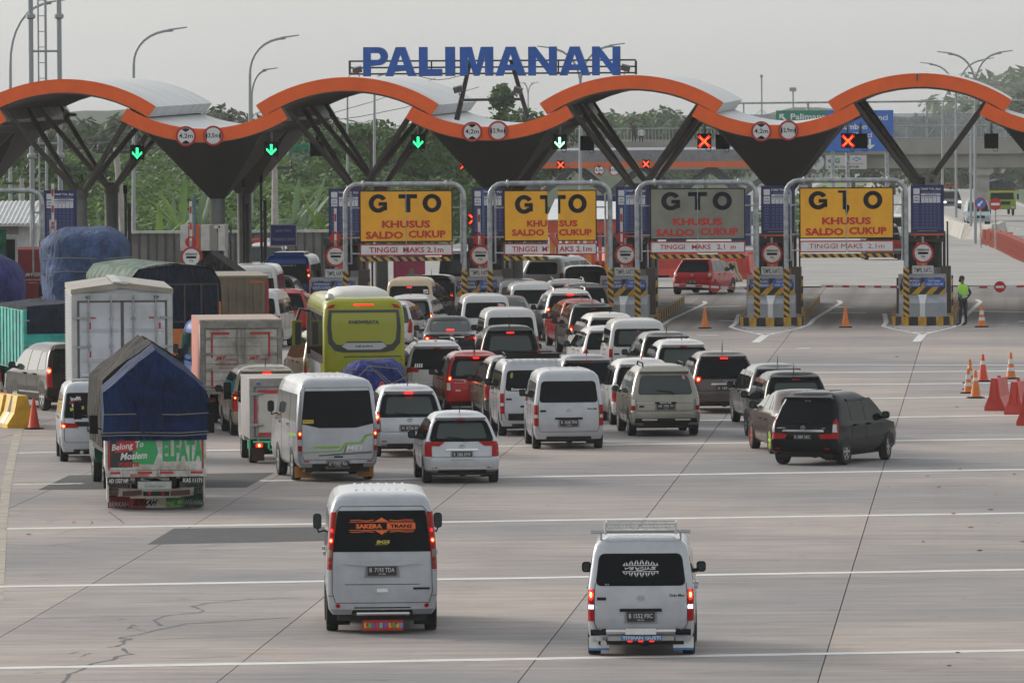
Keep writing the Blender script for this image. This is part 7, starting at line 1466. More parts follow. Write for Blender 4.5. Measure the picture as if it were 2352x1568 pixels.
# ---- concrete wall on the right with pier
cm = mat('median_wall', (.42, .40, .37), .85, var=.3, scale=.6)
pts = [gt(2172, 528), gt(2215, 548), gt(2285, 556)]
t = empty('concrete_barrier_wall', (0, 0, 0), 0, 'pale curved concrete wall at the foot of the overpass pier', 'wall')
W1 = [gt(2168, 522), gt(2185, 535), gt(2222, 550), gt(2285, 551), gt(2302, 542)]
for a, b in zip(W1, W1[1:]):
 a = Vector((a.x, a.y, terrain(a.x, a.y))); b = Vector((b.x, b.y, terrain(b.x, b.y))); d = (b - a); nn = Vector((-d.y, d.x, 0)).normalized()
 MB().loft([[p + nn * .45, p - nn * .45, p - nn * .18 + Vector((0, 0, 1.0)), p + nn * .18 + Vector((0, 0, 1.0))] for p in (a, b)]).build('wall_segment', cm, t)
# ---- grey panel fence
t = empty('panel_fence', (0, 0, 0), 0, 'long grey concrete panel fence behind the truck lanes', 'fence'); pf = mat('fence_panel', (.20, .19, .185), .85, var=.3, scale=1.2); pc = mat('fence_cap', (.42, .41, .39), .7, var=.3)
xa = P(280, 530, 372).x; xb2 = P(800, 530, 372).x; n = 26; zt = P(500, 536, 372).z
for k in range(n):
 a = xa + (xb2 - xa) * k / n; b = xa + (xb2 - xa) * (k + 1) / n; MB().box(a + .03, b - .03, 372 + (k % 2) * .04, 372.12 + (k % 2) * .04, -.6, zt).build('fence_panel', pf, t); MB().box(a - .04, a + .04, 371.88, 372.2, -.6, zt + .02).build('fence_rib', STEELD, t)
MB().box(xa, xb2, 371.85, 372.35, zt + .02, zt + .12).build('fence_cap', pc, t)
# ---- white site building with corrugated roof
t = empty('site_building', P(20, 600, 350), 0, 'small white building with a corrugated pale roof at the left edge', 'building'); t.location.z = -.3
wb = mat('building_white', (.55, .55, .54), .7, var=.15); zb = P(40, 512, 350).z + .3; zt2 = P(40, 472, 350).z + .3; xr = P(84, 500, 350).x - t.location.x
MB().box(-5, xr, 0, 5, 0, zb).build('wall', wb, t); mb = MB(); x = -5.2
while x < xr + .25: mb.add([(x, -.6, zb - .05), (x + .09, -.6, zb + .01), (x + .18, -.6, zb - .05), (x, 3.5, zt2 + .1), (x + .09, 3.5, zt2 + .16), (x + .18, 3.5, zt2 + .1)], [(0, 1, 4, 3), (1, 2, 5, 4)]); x += .18
mb.build('corrugated_roof', mat('roof_pale', (.50, .51, .52), .5, var=.15), t); MB().box(-5.2, xr + .3, -.62, -.58, zb - .12, zb - .05).build('gutter', wb, t)
for k in range(2): a = -2.2 + k * 1.4; f_ = MB().box(a, a + 1.15, -.03, .02, 1.1, 2.5).build('window', mat('frame_pale', (.4, .41, .42), .6), t); MB().box(a + .08, a + .55, -.04, -.031, 1.2, 2.4).box(a + .62, a + 1.07, -.04, -.031, 1.2, 2.4).build('pane', GLASS, f_)
mb = MB(); [mb.box(-2.2, .4, -.05, 0, 2.62 + k * .08, 2.66 + k * .08) for k in range(4)]; mb.build('louvre', mat('louvre_grey', (.15, .15, .14), .7), t)
# ---- blue sign and misc poles
p = P(651, 540, 335); t = empty('road_sign', p, 0, 'blue sign reading JALAN TERUS TRANSAKSI DI DEPAN on the grey fence', 'sign')
MB().box(-.52, .52, -.04, 0, -.42, .42).build('rim', mat('rim_grey', (.35, .35, .38), .5), t); MB().box(-.48, .48, -.05, -.041, -.38, .38).build('board', mat('sign_navy', (.02, .03, .16), .5), t); text('JALAN TERUS', 0, -.053, .16, .62, .12, mat('print_pale', (.25, .28, .45), .5), t, bold=.02); text('TRANSAKSI DI DEPAN', 0, -.053, -.16, .86, .12, mat('print_pale', (.25, .28, .45), .5), t, bold=.02)
MB().tube([(0, .02, -2.6), (0, .02, -.4)], .04, 6).build('post', GALV, t)
PG = mat('lamp_pole_grey', (.30, .32, .34), .5, .3); PCN = mat('concrete_pole', (.36, .34, .31), .85, var=.2)
def lamp(x0, yb_, yt, arms, Y, label, r=.09):
 b = P(x0, yb_, Y); top = P(x0, yt, Y); t = empty('street_lamp', b, 0, label, 'street lamp', 'highway street lamps'); H = top.z - b.z
 MB().tube([(0, 0, 0), (top.x - b.x, 0, H)], [r, r * .7], 10).build('pole', PG, t, 40)
 for xs_, ys_ in arms:
  e = P(xs_, ys_, Y) - b; s0 = Vector((top.x - b.x, 0, H)); pts = []
  for k in range(9):
   f = k / 8; a = f * math.pi / 2; pts.append((s0.x + (e.x - s0.x) * (1 - math.cos(a)) ** 1.1, 0, s0.z + (e.z - s0.z) * math.sin(a)))
  MB().tube(pts, r * .62, 8).build('arm', PG, t, 40)
  sg = 1 if e.x > s0.x else -1; MB().add([(e.x - sg * .2, -.1, e.z - .02), (e.x + sg * .6, -.1, e.z + .10), (e.x + sg * .6, .1, e.z + .10), (e.x - sg * .2, .1, e.z - .02), (e.x - sg * .2, -.1, e.z + .06), (e.x + sg * .6, -.1, e.z + .15), (e.x + sg * .6, .1, e.z + .15), (e.x - sg * .2, .1, e.z + .06)], [(0, 1, 2, 3), (7, 6, 5, 4), (0, 4, 5, 1), (1, 5, 6, 2), (2, 6, 7, 3), (3, 7, 4, 0)]).build('lamp_head', PG, t)
lamp(24, 600, 150, [(118, 7)], 375, 'tall street lamp at the far left edge behind the mast'); lamp(307, 560, 150, [(398, 70)], 375, 'street lamp rising behind the left canopy')
lamp(574, 560, 172, [(656, 88)], 385, 'taller street lamp left of the name sign'); lamp(578, 560, 230, [(612, 162)], 460, 'smaller street lamp just behind the taller one left of the name sign')
lamp(2240, 560, 200, [(2178, 124), (2300, 122)], 460, 'double armed street lamp at right, nearest'); lamp(2196, 500, 230, [(2135, 148), (2262, 138)], 560, 'double armed street lamp at right, second'); lamp(2165, 500, 250, [(2222, 190)], 600, 'single street lamp behind the double ones at right')
lamp(1333, 560, 200, [(1262, 112), (1408, 106)], 430, 'double armed street lamp behind the last letters of the name sign'); lamp(860, 560, 190, [(900, 168)], 420, 'street lamp behind the first letters of the name sign', .08); lamp(798, 520, 190, [(845, 155)], 480, 'thin street lamp seen through the branching column', .07); lamp(1213, 300, 225, [(1203, 192), (1225, 192)], 900, 'small distant twin lamp right of the tall tree', .1)
lamp(2310 - 80, 520, 300, [(2200, 262)], 500, 'street lamp with its pole left of the overpass pier', .08)
for x, yb_, yt, xt, Y, l in ((286, 560, 338, 266, 355, 'leaning concrete power pole behind the left columns'), (51, 600, 410, 50, 360, 'concrete power pole behind the white building'), (632, 560, 375, 631, 365, 'concrete power pole behind the blue road sign')):
 b = P(x, yb_, Y); e = P(xt, yt, Y) - b; t = empty('power_pole', b, 0, l, 'pole', 'concrete power poles'); MB().tube([(0, 0, 0), e], [.17, .11], 10).build('pole', PCN, t, 40)
 MB().box(e.x - .8, e.x + .8, -.05, .05, e.z - .25, e.z - .15).build('cross_arm', STEELD, t)
 for k in (-.7, 0, .7): MB().lathe([(.03, 0), (.07, .06), (.04, .12), (.07, .18), (.02, .3)], 8, 'z', (e.x + k, 0, e.z - .15)).build('insulator', mat('insulator_brown', (.05, .03, .025), .4), t)
t = empty('overhead_cable', (0, 0, 0), 0, 'thin power lines crossing behind the left canopies', 'cable')
for a, b in (((180, 355), (620, 250)), ((180, 365), (590, 270)), ((200, 330), (640, 240)), ((260, 300), (400, 380)), ((470, 305), (1000, 180)), ((480, 300), (1100, 200))):
 A, B = P(a[0], a[1], 362), P(b[0], b[1], 470); MB().tube([A.lerp(B, k / 6) - Vector((0, 0, .5 * math.sin(math.pi * k / 6))) for k in range(7)], .018, 4).build('wire', STEELD, t)
# ---- mast with ladder
Y = 345; b = P(75, 560, Y); t = empty('antenna_mast', b, 0, 'twin tube steel mast with a ladder at the left edge', 'mast'); H = P(75, -60, Y).z - b.z
x2 = P(140, 560, Y).x - b.x; xl0 = P(92, 560, Y).x - b.x; xl1 = P(107, 560, Y).x - b.x
for x in (0, x2):
 q = MB().tube([(x, 0, 0), (x, 0, H)], .10, 10)
 for yy in (38, 358): z = P(75, yy, Y).z - b.z; q.lathe([(.10, z - .12), (.19, z - .06), (.19, z + .06), (.10, z + .12)], 8, 'z', (x, 0, 0))
 q.build('mast_tube', PG, t, 40)
for yy in (118, 330, 440): z = P(75, yy, Y).z - b.z; MB().tube([(0, 0, z), (x2, 0, z)], .05, 6).build('cross_tube', PG, t)
MB().tube([(xl0, 0, 0), (xl0, 0, H)], .035, 6).tube([(xl1 + .03, 0, 0), (xl1 + .03, 0, H)], .055, 6).build('ladder_rail', PG, t); z = 1
while z < H: MB().tube([(xl0, 0, z), (xl1, 0, z)], .018, 5).build('rung', PG, t); z += .62
# ---- loudspeakers and cameras
def horn(x, y, Y, r, label, rz=0):
 p = P(x, y, Y); t = empty('loudspeaker', p, rz, label, 'loudspeaker', 'horn loudspeakers'); MB().lathe([(.05, .28), (.07, .10), (r * .35, .02), (r * .75, -.10), (r, -.16), (r * .97, -.17), (r * .70, -.11), (r * .3, 0), (.03, .08)], 24, 'y').build('horn', mat('horn_grey', (.36, .36, .35), .5), t, 60); MB().lathe([(.02, -.12), (.05, -.08), (.05, .0)], 10, 'y').build('throat', mat('throat_brown', (.12, .09, .07), .6), t); MB().tube([(0, .25, 0), (-.3, .4, -.05)], .03, 6).build('bracket', STEELD, t)
horn(2140, 416, 312.2, .25, 'grey horn loudspeaker on the right hand column'); horn(160, 264, 318, .2, 'grey horn loudspeaker under the left canopy', -.9)
def camera(x, y, Y, label, rz=0):
 p = P(x, y, Y); t = empty('security_camera', p, rz, label, 'camera', 'security cameras'); MB().box(-.05, .05, -.14, .14, -.05, .05).build('camera_body', mat('camera_pale', (.45, .43, .38), .5), t); MB().lathe([(.035, -.15), (.04, -.14)], 10, 'y').build('lens', BLACK, t); MB().tube([(0, 0, -.05), (0, 0, -.2)], .02, 6).build('bracket', STEELD, t)
camera(2107, 173, 307.8, 'small white camera on top of the right arched canopy'); camera(499, 521, 304, 'camera beside the second left column', .6); camera(488 + 170, 533, 304, 'camera left of the blue road sign') if False else None; camera(503 - 15, 520 + 12, 304.5, 'camera above the orange cladding') if False else None
for x, yt, yb_, l in ((289, 444, 560, 'dark post with a camera near the big blue load'), (601, 420, 620, 'tall thin dark post right of the funnel column'), (560, 430, 620, 'dark post behind the orange cladding')):
 b = P(x, yb_, 318); z = P(x, yt, 318).z - b.z; t = empty('camera_post', b, 0, l, 'post', 'dark equipment posts'); MB().tube([(0, 0, -1.5), (0, 0, z)], .05, 8).build('post', STEELD, t); MB().box(-.07, .07, -.05, .05, z, z + .3).build('camera_head', BLACK, t); MB().box(.08, .2, -.05, .05, -1.2, z * .8).build('side_bar', STEELD, t)
# ---- far toll canopy
Y = 515; t = empty('far_toll_gate', (0, 0, 0), 0, 'distant toll canopy with a thin orange edge and grey slanting columns', 'toll gate'); a = P(1160, 380, Y); b = P(1740, 374, Y)
fg = mat('far_roof_grey', (.20, .21, .23), .6, var=.2)
for k in range(8): MB().box(a.x + (b.x - a.x) * k / 8 + .02, a.x + (b.x - a.x) * (k + 1) / 8 - .02, Y, Y + .2, P(1450, 386, Y).z, P(1450, 372, Y).z).build('fascia_panel', mat('far_orange', (.60, .13, .04), .5), t)
MB().box(a.x + 1, b.x, Y + .2, Y + 14, P(1450, 372, Y).z, P(1450, 345, Y).z).build('roof', fg, t)
for x in (1230, 1390, 1550, 1700):
 for sg in (-1, 1):
  for dy in (0, 6): MB().tube([(P(x, 470, Y).x, Y + 3 + dy, P(x, 450, Y).z), (P(x + sg * 75, 388, Y).x, Y + 3 + dy, P(x, 388, Y).z)], .16, 8).build('strut', fg, t)
 MB().tube([(P(x, 470, Y).x, Y + 4, terrain(P(x, 470, Y).x, Y)), (P(x, 470, Y).x, Y + 4, P(x, 448, Y).z)], .25, 10).build('column', fg, t)
 q = MB().box(P(x - 22, 470, Y).x, P(x + 22, 470, Y).x, Y + 1, Y + 3, terrain(-25, Y), P(x, 450, Y).z).build('booth', TARB, t)
for x, tx, k in ((1376, '4,2m', 'height'), (1411, '2,9m', 'width')):
 round_sign(x, 391, Y - .3, .33, 'distant round %s limit sign on the far toll gate' % tx, 'limit signs on the far gate', tx, k)
# ---- orange red temporary booths behind the broken board
t = empty('temporary_gate', P(1340, 640, 365), 0, 'orange red steel gate building with a white roof behind the broken board', 'building'); t.location.z = -.3; Y = 365; lx = lambda x: P(x, 500, Y).x - t.location.x; lz = lambda y: P(1340, y, Y).z + .3
rf = mat('steel_red_orange', (.50, .07, .03), .5, var=.2)
MB().box(lx(1255), lx(1425), 0, 6, lz(506), lz(505)).add([(lx(1255), -.3, lz(503)), (lx(1425), -.3, lz(503)), (lx(1418), 6, lz(470)), (lx(1258), 6, lz(462))], [(0, 1, 2, 3)]).build('roof', mat('roof_white', (.62, .63, .64), .6, var=.1), t)
MB().box(lx(1255), lx(1425), -.1, .05, lz(535), lz(507)).build('beam', rf, t)
for k in range(12): x = 1262 + k * 14; MB().box(lx(x), lx(x + (7 if k % 3 else 12)), 0, .3, 0, lz(536)).build('post', rf if k % 3 else mat('post_orange', (.60, .20, .02), .5), t)
for a, b in ((1262, 1300), (1390, 1420)): MB().tube([(lx(a), -.1, lz(536)), (lx(b), -.1, lz(590))], .12, 6).build('brace', rf, t)
MB().box(lx(1262), lx(1420), .35, .5, 0, lz(600)).build('lower_panel', rf, t)
# pink poster with a uniformed figure
p = P(940, 622, 338); t = empty('poster_panel', p, 0, 'pink and purple poster panel behind the booths under the striped bar', 'poster'); MB().box(-.62, .62, 0, .05, -.7, .62).build('panel', mat('poster_pink', (.42, .04, .12), .5, var=.3, scale=3.), t); MB().box(-.62, .62, -.01, -.001, .35, .62).build('purple_band', mat('poster_purple', (.12, .03, .25), .5), t); MB().prism(circ(.1, .0, .11, 12), -.02, -.011).build('printed_head', mat('print_skin', (.30, .18, .12), .6), t); MB().prism([(-.22, -.6), (.45, -.6), (.35, -.15), (.2, -.08), (.0, -.08), (-.12, -.15)], -.02, -.011).build('printed_body', mat('print_uniform', (.22, .21, .20), .6), t)
# ---- overpass
Y = 700; t = empty('overpass', (0, 0, 0), 0, 'concrete road overpass crossing behind the gates with a high fence', 'bridge'); dk = mat('overpass_concrete', (.30, .285, .265), .85, var=.3, scale=.15); dk2 = mat('overpass_dark', (.12, .115, .105), .85, var=.3, scale=.2); z = lambda y, x=2000: P(x, y, Y).z
xl = P(1130, 350, Y).x; xr = 60
MB().box(xl, xr, Y + .5, Y + 9, z(387), z(352)).build('beam', dk, t); n = 12
for k in range(n): a = xl + (xr - xl) * k / n; MB().box(a + .03, a + (xr - xl) / n - .03, Y, Y + .5, z(352), z(321)).build('parapet_panel', dk2 if k > 5 else dk, t)
MB().box(xl, xr, Y - .05, Y + .55, z(355), z(352)).build('ledge', dk, t); MB().box(xl, xr, Y + 8.5, Y + 9, z(350), z(320)).build('rear_parapet', dk, t)
rl = MB()
for y in (290, 318): rl.tube([(P(1990, y, Y).x, Y + .3, z(y)), (xr, Y + .3, z(y))], .07, 6)
for k in range(30): a = P(1990, 300, Y).x + k * 1.6; rl.tube([(a, Y + .3, z(318)), (a + .8, Y + .3, z(290))], .04, 5).tube([(a, Y + .3, z(318)), (a, Y + .3, z(290))], .05, 5)
rl.build('truss_railing', mat('rail_bluegrey', (.28, .31, .34), .6), t)
a0 = P(1170, 300, Y).x; rl = MB().tube([(a0, Y + .3, z(292)), (P(1720, 292, Y).x, Y + .3, z(292))], .05, 5)
x = a0
while x < P(1720, 292, Y).x: rl.tube([(x, Y + .3, z(330)), (x, Y + .3, z(292))], .022, 4); x += .28
rl.build('footway_railing', mat('rail_bluegrey', (.28, .31, .34), .6), t)
a1 = P(1690, 240, Y).x; MB().tube([(a1, Y + 4, z(236)), (xr, Y + 4, z(228))], .09, 6).build('fence_top_rail', GALV, t); x = a1 + .5; k = 0
while x < 30: MB().tube([(x, Y + 4, z(330)), (x, Y + 4, z(233))], .11 if k % 2 else .07, 6).build('fence_post', GALV, t); x += 4.4 if k % 2 else 5.2; k += 1
fm = bpy.data.materials.new('noise_screen'); tt, pp = nodes(fm); pp.inputs['Base Color'].default_value = (.33, .35, .37, 1); pp.inputs['Roughness'].default_value = .7; pp.inputs['Alpha'].default_value = .45
MB().box(a1, 30, Y + 4.1, Y + 4.14, z(321), z(262)).build('mesh_screen', fm, t)
b = P(2250, 520, 660); zb0 = terrain(b.x, 660)
MB().box(-.65, .65, -1, 1, 0, z(405) - zb0).build('pier', cm, t, None, (b.x, Y + 2, zb0)); MB().loft([[(-.65, -1.3, z(405) - zb0), (.65, -1.3, z(405) - zb0), (.65, 2, z(405) - zb0), (-.65, 2, z(405) - zb0)], [(-1.0, -1.3, z(398) - zb0), (1.0, -1.3, z(398) - zb0), (1.0, 2, z(398) - zb0), (-1.0, 2, z(398) - zb0)], [(-1.0, -1.3, z(387) - zb0), (1.0, -1.3, z(387) - zb0), (1.0, 2, z(387) - zb0), (-1.0, 2, z(387) - zb0)]]).build('pier_cap', cm, t, None, (b.x, Y + 2, zb0))
MB().box(xl - 14, xl, Y - 2, Y + 10, terrain(xl - 5, Y) - 2, z(350)).build('abutment', dk, t)
p = P(1943.5, 372.5, 699.8); q = MB().box(-1.65, 1.65, 0, .08, -.56, .56).build('sign_panel', mat('panel_greywhite', (.50, .50, .49), .6, var=.1), t, None, p)
LG2 = mat('logo_green', (.03, .18, .14), .5); LB2 = mat('logo_blue', (.05, .17, .42), .5)
MB().prism([(-1.5, .1), (-1.1, -.2), (-.9, -.2), (-1.15, .1), (-.9, .42), (-1.1, .42)], -.02, -.001).build('logo_mark', LG2, q); text('G', -.72, -.004, .12, .42, .42, LG2, q, bold=.05); MB().prism([(.45, .24), (.85, .06), (1.25, .24), (.85, .42)], -.02, -.001).build('logo_mark', LB2, q); text('NRC', .85, -.022, .24, .4, .14, WHITE, q, bold=.04); text('NUSA RAYA CIPTA', .85, -.004, -.13, 1.1, .10, SRED, q); text('KG-NRC CONSORTIUM', -.2, -.004, -.38, 2.4, .17, BLACK, q, bold=.03)
p = P(1876, 373, 699.8); q = MB().prism(circ(0, 0, .62, 20), 0, .08).build('round_panel', mat('panel_greywhite', (.50, .50, .49), .6, var=.1), t, None, p); text('P', .05, -.004, 0, .4, .6, mat('print_slate', (.12, .16, .22), .5), q, bold=.03)
# direction signs
for x0, x1, y0, y1, m_, lines, l in ((1783, 1962, 253, 352, mat('direction_green', (.01, .20, .13), .5), (('Palimanan', 1862, 268, 92, 14),), 'green direction sign reading Palimanan, half hidden by the orange canopy'), (1897, 2052, 253, 348, mat('direction_blue', (.02, .12, .48), .5), (('Kanci', 2018, 270, 42, 13), ('Plumbon', 1958, 291, 66, 13), ('Kanci', 1982, 310, 42, 12)), 'blue direction sign with a white down arrow behind the red cross signal')):
 Y = 640 if 'blue' in l else 642; a, b = P(x0, y1, Y), P(x1, y0, Y); t = empty('direction_sign', ((a.x + b.x) / 2, Y, 0), 0, l, 'sign', 'overhead direction signs'); cx = (a.x + b.x) / 2
 MB().box(a.x - cx, b.x - cx, 0, .1, a.z, b.z).build('board', m_, t); [MB().tube([(q, .2, terrain(-12, Y)), (q, .2, b.z)], .15, 8).build('post', GALV, t) for q in (a.x - cx + .5, b.x - cx - .5)]
 for s_, x, y, w_, h_ in lines: c = P(x, y, Y); text(s_, c.x - cx, -.01, c.z, w_ * Y / FPX, h_ * Y / FPX, WHITE, t, bold=.02)
 if 'blue' in l: c = P(1998, 333, Y); u = Y / FPX; MB().prism([(c.x - cx - 2.5 * u, c.z + 14 * u), (c.x - cx - 2.5 * u, c.z), (c.x - cx - 12 * u, c.z + 0 * u), (c.x - cx, c.z - 10 * u), (c.x - cx + 12 * u, c.z), (c.x - cx + 2.5 * u, c.z), (c.x - cx + 2.5 * u, c.z + 14 * u)], -.02, -.005).build('down_arrow', WHITE, t)
 else: c = P(1798, 270, Y); u = Y / FPX; MB().prism([(c.x - cx - 8 * u, c.z + 8 * u), (c.x - cx - 8 * u, c.z - 4 * u), (c.x - cx - 4 * u, c.z), (c.x - cx + 6 * u, c.z - 9 * u), (c.x - cx + 9 * u, c.z - 6 * u), (c.x - cx + 0, c.z + 4 * u), (c.x - cx + 4 * u, c.z + 8 * u)], -.02, -.005).build('slant_arrow', WHITE, t)
# round signs near the pier
t = round_sign(2252, 467, 430, .29, 'round blue keep left sign with a white slanting arrow', 'signs by the pier', None, 'plain'); t.children[0].data.materials[0] = mat('disc_blue', (.02, .13, .50), .5); o = [c for c in t.children if c.name.startswith('face')][0]; o.data.materials[0] = mat('disc_blue', (.02, .13, .50), .5)
MB().prism([(-.14, -.14), (.02, -.14), (-.03, -.09), (.13, .08), (.07, .14), (-.09, -.03), (-.14, .02)], -.035, -.027).build('arrow', WHITE, t); MB().tube([(0, .03, -2.2), (0, .03, .2)], .04, 6).build('post', GALV, t)
t = round_sign(2286, 469, 430, .30, 'round red no entry sign with a white bar right of the blue one', 'signs by the pier', None, 'noentry'); MB().tube([(0, .03, -2.2), (0, .03, .2)], .04, 6).build('post', GALV, t)
# ---- vehicles on the far highway
def faces(x, y, kind, color, label, W=2.3, H=2.9, front=True, rz=.08, cargo='7a3020', cab2=None):
 g = gt(x, y); g.z += .06; t = empty('distant_' + ('truck' if kind == 't' else 'car'), g, rz, label, 'truck' if kind == 't' else 'car', 'vehicles on the far highway'); pm = paint(hx(color))
 if kind == 't':
  w_ = W / 2; ch = H * .72
  MB().loft([[(-w_ * k, a, z_), (w_ * k, a, z_), (w_ * k, 1.9, z_), (-w_ * k, 1.9, z_)] for z_, k, a in ((.55, 1, 0), (1.3, 1, 0), (ch - .1, .93, .18), (ch, .85, .3))]).build('cab', pm, t); MB().add([(-w_ * .86, -.03 + .02, 1.42), (w_ * .86, -.01, 1.42), (w_ * .80, .12, ch - .18), (-w_ * .80, .12, ch - .18)], [(0, 1, 2, 3)]).build('windscreen', GLASS, t)
  MB().box(-w_ * .9, w_ * .9, -.06, -.005, .60, .85).build('bumper', paint(hx(cab2 or color)), t); MB().box(-w_ * .6, w_ * .6, -.03, -.002, .95, 1.25).build('grille', BLACK, t)
  for sg in (-1, 1): MB().box(sg * w_ * .78 - .14, sg * w_ * .78 + .14, -.08, -.061, .64, .80).build('headlight', CLEARL, t); MB().box(sg * (w_ + .18) - .08, sg * (w_ + .18) + .08, .1, .16, 1.4, 1.9).build('mirror', BLACK, t)
  MB().box(-w_ * 1.03, w_ * 1.03, 2.05, 7.5, 1.0, H * .78).build('cargo_bed', paint(hx(cargo)), t); tarp([(-w_ * 1.04, H * .78), (-w_ * 1.0, H * .95), (0, H * 1.04), (w_ * 1.0, H * .95), (w_ * 1.04, H * .78)], 2.05, 7.5, 5, .04, tarpmat('4a5560', 'tarpaulin_grey'), t)
  for yy in (1.1, 5.8):
   for sg in (-1, 1): add_wheel(t, sg * (w_ - .18), yy, .45, GALV)
 else:
  w_ = W / 2; MB().loft([[(-w_ * k, a, z_), (w_ * k, a, z_), (w_ * k, b, z_), (-w_ * k, b, z_)] for z_, k, a, b in ((.3, .95, .05, 4.2), (.7, 1, 0, 4.25), (.92 * H / 1.7, .98, .12 if not front else .55, 4.2), (H * .95, .78, .5 if not front else 1.5, 3.9), (H, .7, .9 if not front else 1.8, 3.6))]).build('body', pm, t)
  zz = .95 * H / 1.7; MB().add([(-w_ * .9, (.10 if not front else .55) - .01, zz), (w_ * .9, (.10 if not front else .55) - .01, zz), (w_ * .76, (.44 if not front else 1.38) - .02, H * .90), (-w_ * .76, (.44 if not front else 1.38) - .02, H * .90)], [(0, 1, 2, 3)]).build('windscreen' if front else 'rear_window', GLASS, t)
  for sg in (-1, 1): MB().box(sg * w_ * .78 - .15, sg * w_ * .78 + .15, -.02, -.002, .62, .78).build('headlight' if front else 'tail_lamp', (LITW if 'lit' in label else CLEARL) if front else REDL, t)
  if front: MB().box(-w_ * .5, w_ * .5, -.02, -.002, .55, .75).build('grille', BLACK, t)
  for yy in (.8, 3.4):
   for sg in (-1, 1): add_wheel(t, sg * (w_ - .1), yy, .33)
 return t
faces(2302, 497, 't', '7f9a2a', 'yellow green truck coming towards the gates at far right', 2.4, 3.0); faces(2181, 443, 't', 'b8401c', 'orange and red truck farther away on the highway', 2.5, 3.3, cargo='a02818'); faces(2100, 432, 't', '6f9a58', 'pale green truck left of the orange one', 2.4, 3.2, cargo='5f8a50'); faces(1912, 400, 't', 'b89a30', 'small yellow truck just under the overpass', 2.3, 2.6)
faces(2187, 482, 'c', '62666a', 'grey SUV with lit headlights coming towards the gates', 1.9, 1.85); faces(2249, 520, 'c', 'a8b4bc', 'pale blue van front behind the no entry sign', 1.75, 1.9); faces(1749, 436, 'c', '9aa6b0', 'pale silver car driving away beyond the right funnel', 1.75, 1.7, False); faces(1848, 440, 'c', '8b949c', 'silver car half hidden by the rightmost yellow board', 1.75, 1.7, False)
t = faces(2030, 600, 'c', '5a5250', 'dark pickup with reddish bed beyond the rightmost portal', 1.85, 1.8, False); faces(2050, 556, 'c', 'd8d8d8', 'white car ahead of the dark pickup beyond the portal', 1.75, 1.6, False)
MB().box(-.8, .8, -.05, .0, .8, 1.0).build('red_tailgate', paint(hx('8a3020')), t)
# ---- stall with green tarp on the hillside
p = P(668, 352, 620); t = empty('hillside_stall', (p.x, p.y, terrain(p.x, p.y)), 0, 'blue and green tarpaulin stall on the hillside road', 'stall'); zz = p.z - terrain(p.x, p.y)
MB().box(-1.2, 1.2, 0, 2, 0, zz + .2).build('hut', mat('hut_bluegrey', (.18, .25, .32), .8, var=.3), t); MB().box(-1.0, -.1, -.05, -.01, zz - .6, zz + .05).box(.1, 1.0, -.05, -.01, zz - .6, zz + .05).build('window', mat('hut_pane', (.35, .42, .5), .5), t); tarp([(-1.4, zz + .1), (-1.2, zz + .6), (1.2, zz + .7), (1.5, zz + .2)], -.4, 2.2, 4, .1, tarpmat('2e8c6c', 'tarpaulin_sea_green'), t)
t = empty('guard_rail', (0, 0, 0), 0, 'steel guard rail along the hillside road', 'guard rail'); a, b = P(440, 378, 612), P(1020, 372, 612); MB().box(a.x, b.x, 612, 612.08, a.z - .25, a.z + .1).build('rail', GALV, t)
for k in range(14): x = a.x + (b.x - a.x) * k / 13; MB().box(x - .06, x + .06, 612.1, 612.2, terrain(x, 612), a.z + .05).build('post', GALV, t)
# weather mast, tower
for x, yt, Y, l in ((1750, 172, 900, 'thin guyed weather mast far behind the overpass'), (1822, 208, 900, 'short far post with a box on top')):
 b = P(x, 330, Y); z_ = P(x, yt, Y).z - b.z; t = empty('thin_mast', b, 0, l, 'mast', 'thin masts on the skyline'); MB().tube([(0, 0, -4), (0, 0, z_)], .09, 6).build('mast_tube', PG, t)
 if x == 1750: MB().tube([(0, 0, z_ * .5), (-1.6, 0, z_ * .28)], .03, 4).tube([(0, 0, z_ * .5), (1.6, 0, z_ * .28)], .03, 4).box(-.15, .15, -.05, .05, z_ - .3, z_).build('guys', PG, t)
 else: MB().box(-.35, .35, -.2, .2, z_ - .1, z_ + .3).build('box', PG, t)
# ================= VEGETATION
def leafmat(name, a, b):
 m = bpy.data.materials.new(name); t, p = nodes(m); N = t.nodes.new; L = t.links.new; g = N('ShaderNodeNewGeometry'); n1 = N('ShaderNodeTexNoise'); n1.inputs['Scale'].default_value = .35; n1.inputs['Detail'].default_value = 6; n1.inputs['Roughness'].default_value = .7; L(g.outputs['Position'], n1.inputs['Vector'])
 rp = N('ShaderNodeValToRGB'); rp.color_ramp.elements[0].position = .35; rp.color_ramp.elements[0].color = (*a, 1); rp.color_ramp.elements[1].position = .65; rp.color_ramp.elements[1].color = (*b, 1); L(n1.outputs['Fac'], rp.inputs[0]); L(rp.outputs[0], p.inputs['Base Color']); p.inputs['Roughness'].default_value = .6
 try: p.inputs['Subsurface Weight'].default_value = 0
 except Exception: pass
 tr = N('ShaderNodeBsdfTranslucent'); L(rp.outputs[0], tr.inputs['Color']); ms = N('ShaderNodeMixShader'); ms.inputs[0].default_value = .35; L(p.outputs[0], ms.inputs[1]); L(tr.outputs[0], ms.inputs[2]); L(ms.outputs[0], t.nodes['Material Output'].inputs['Surface']); return m
LM1 = leafmat('foliage_green', (.030, .070, .018), (.08, .15, .034)); LM2 = leafmat('foliage_grass', (.05, .11, .025), (.14, .23, .05)); LM3 = leafmat('foliage_dark', (.026, .05, .018), (.06, .095, .03)); BARK = mat('bark', (.10, .08, .06), .9, var=.3)
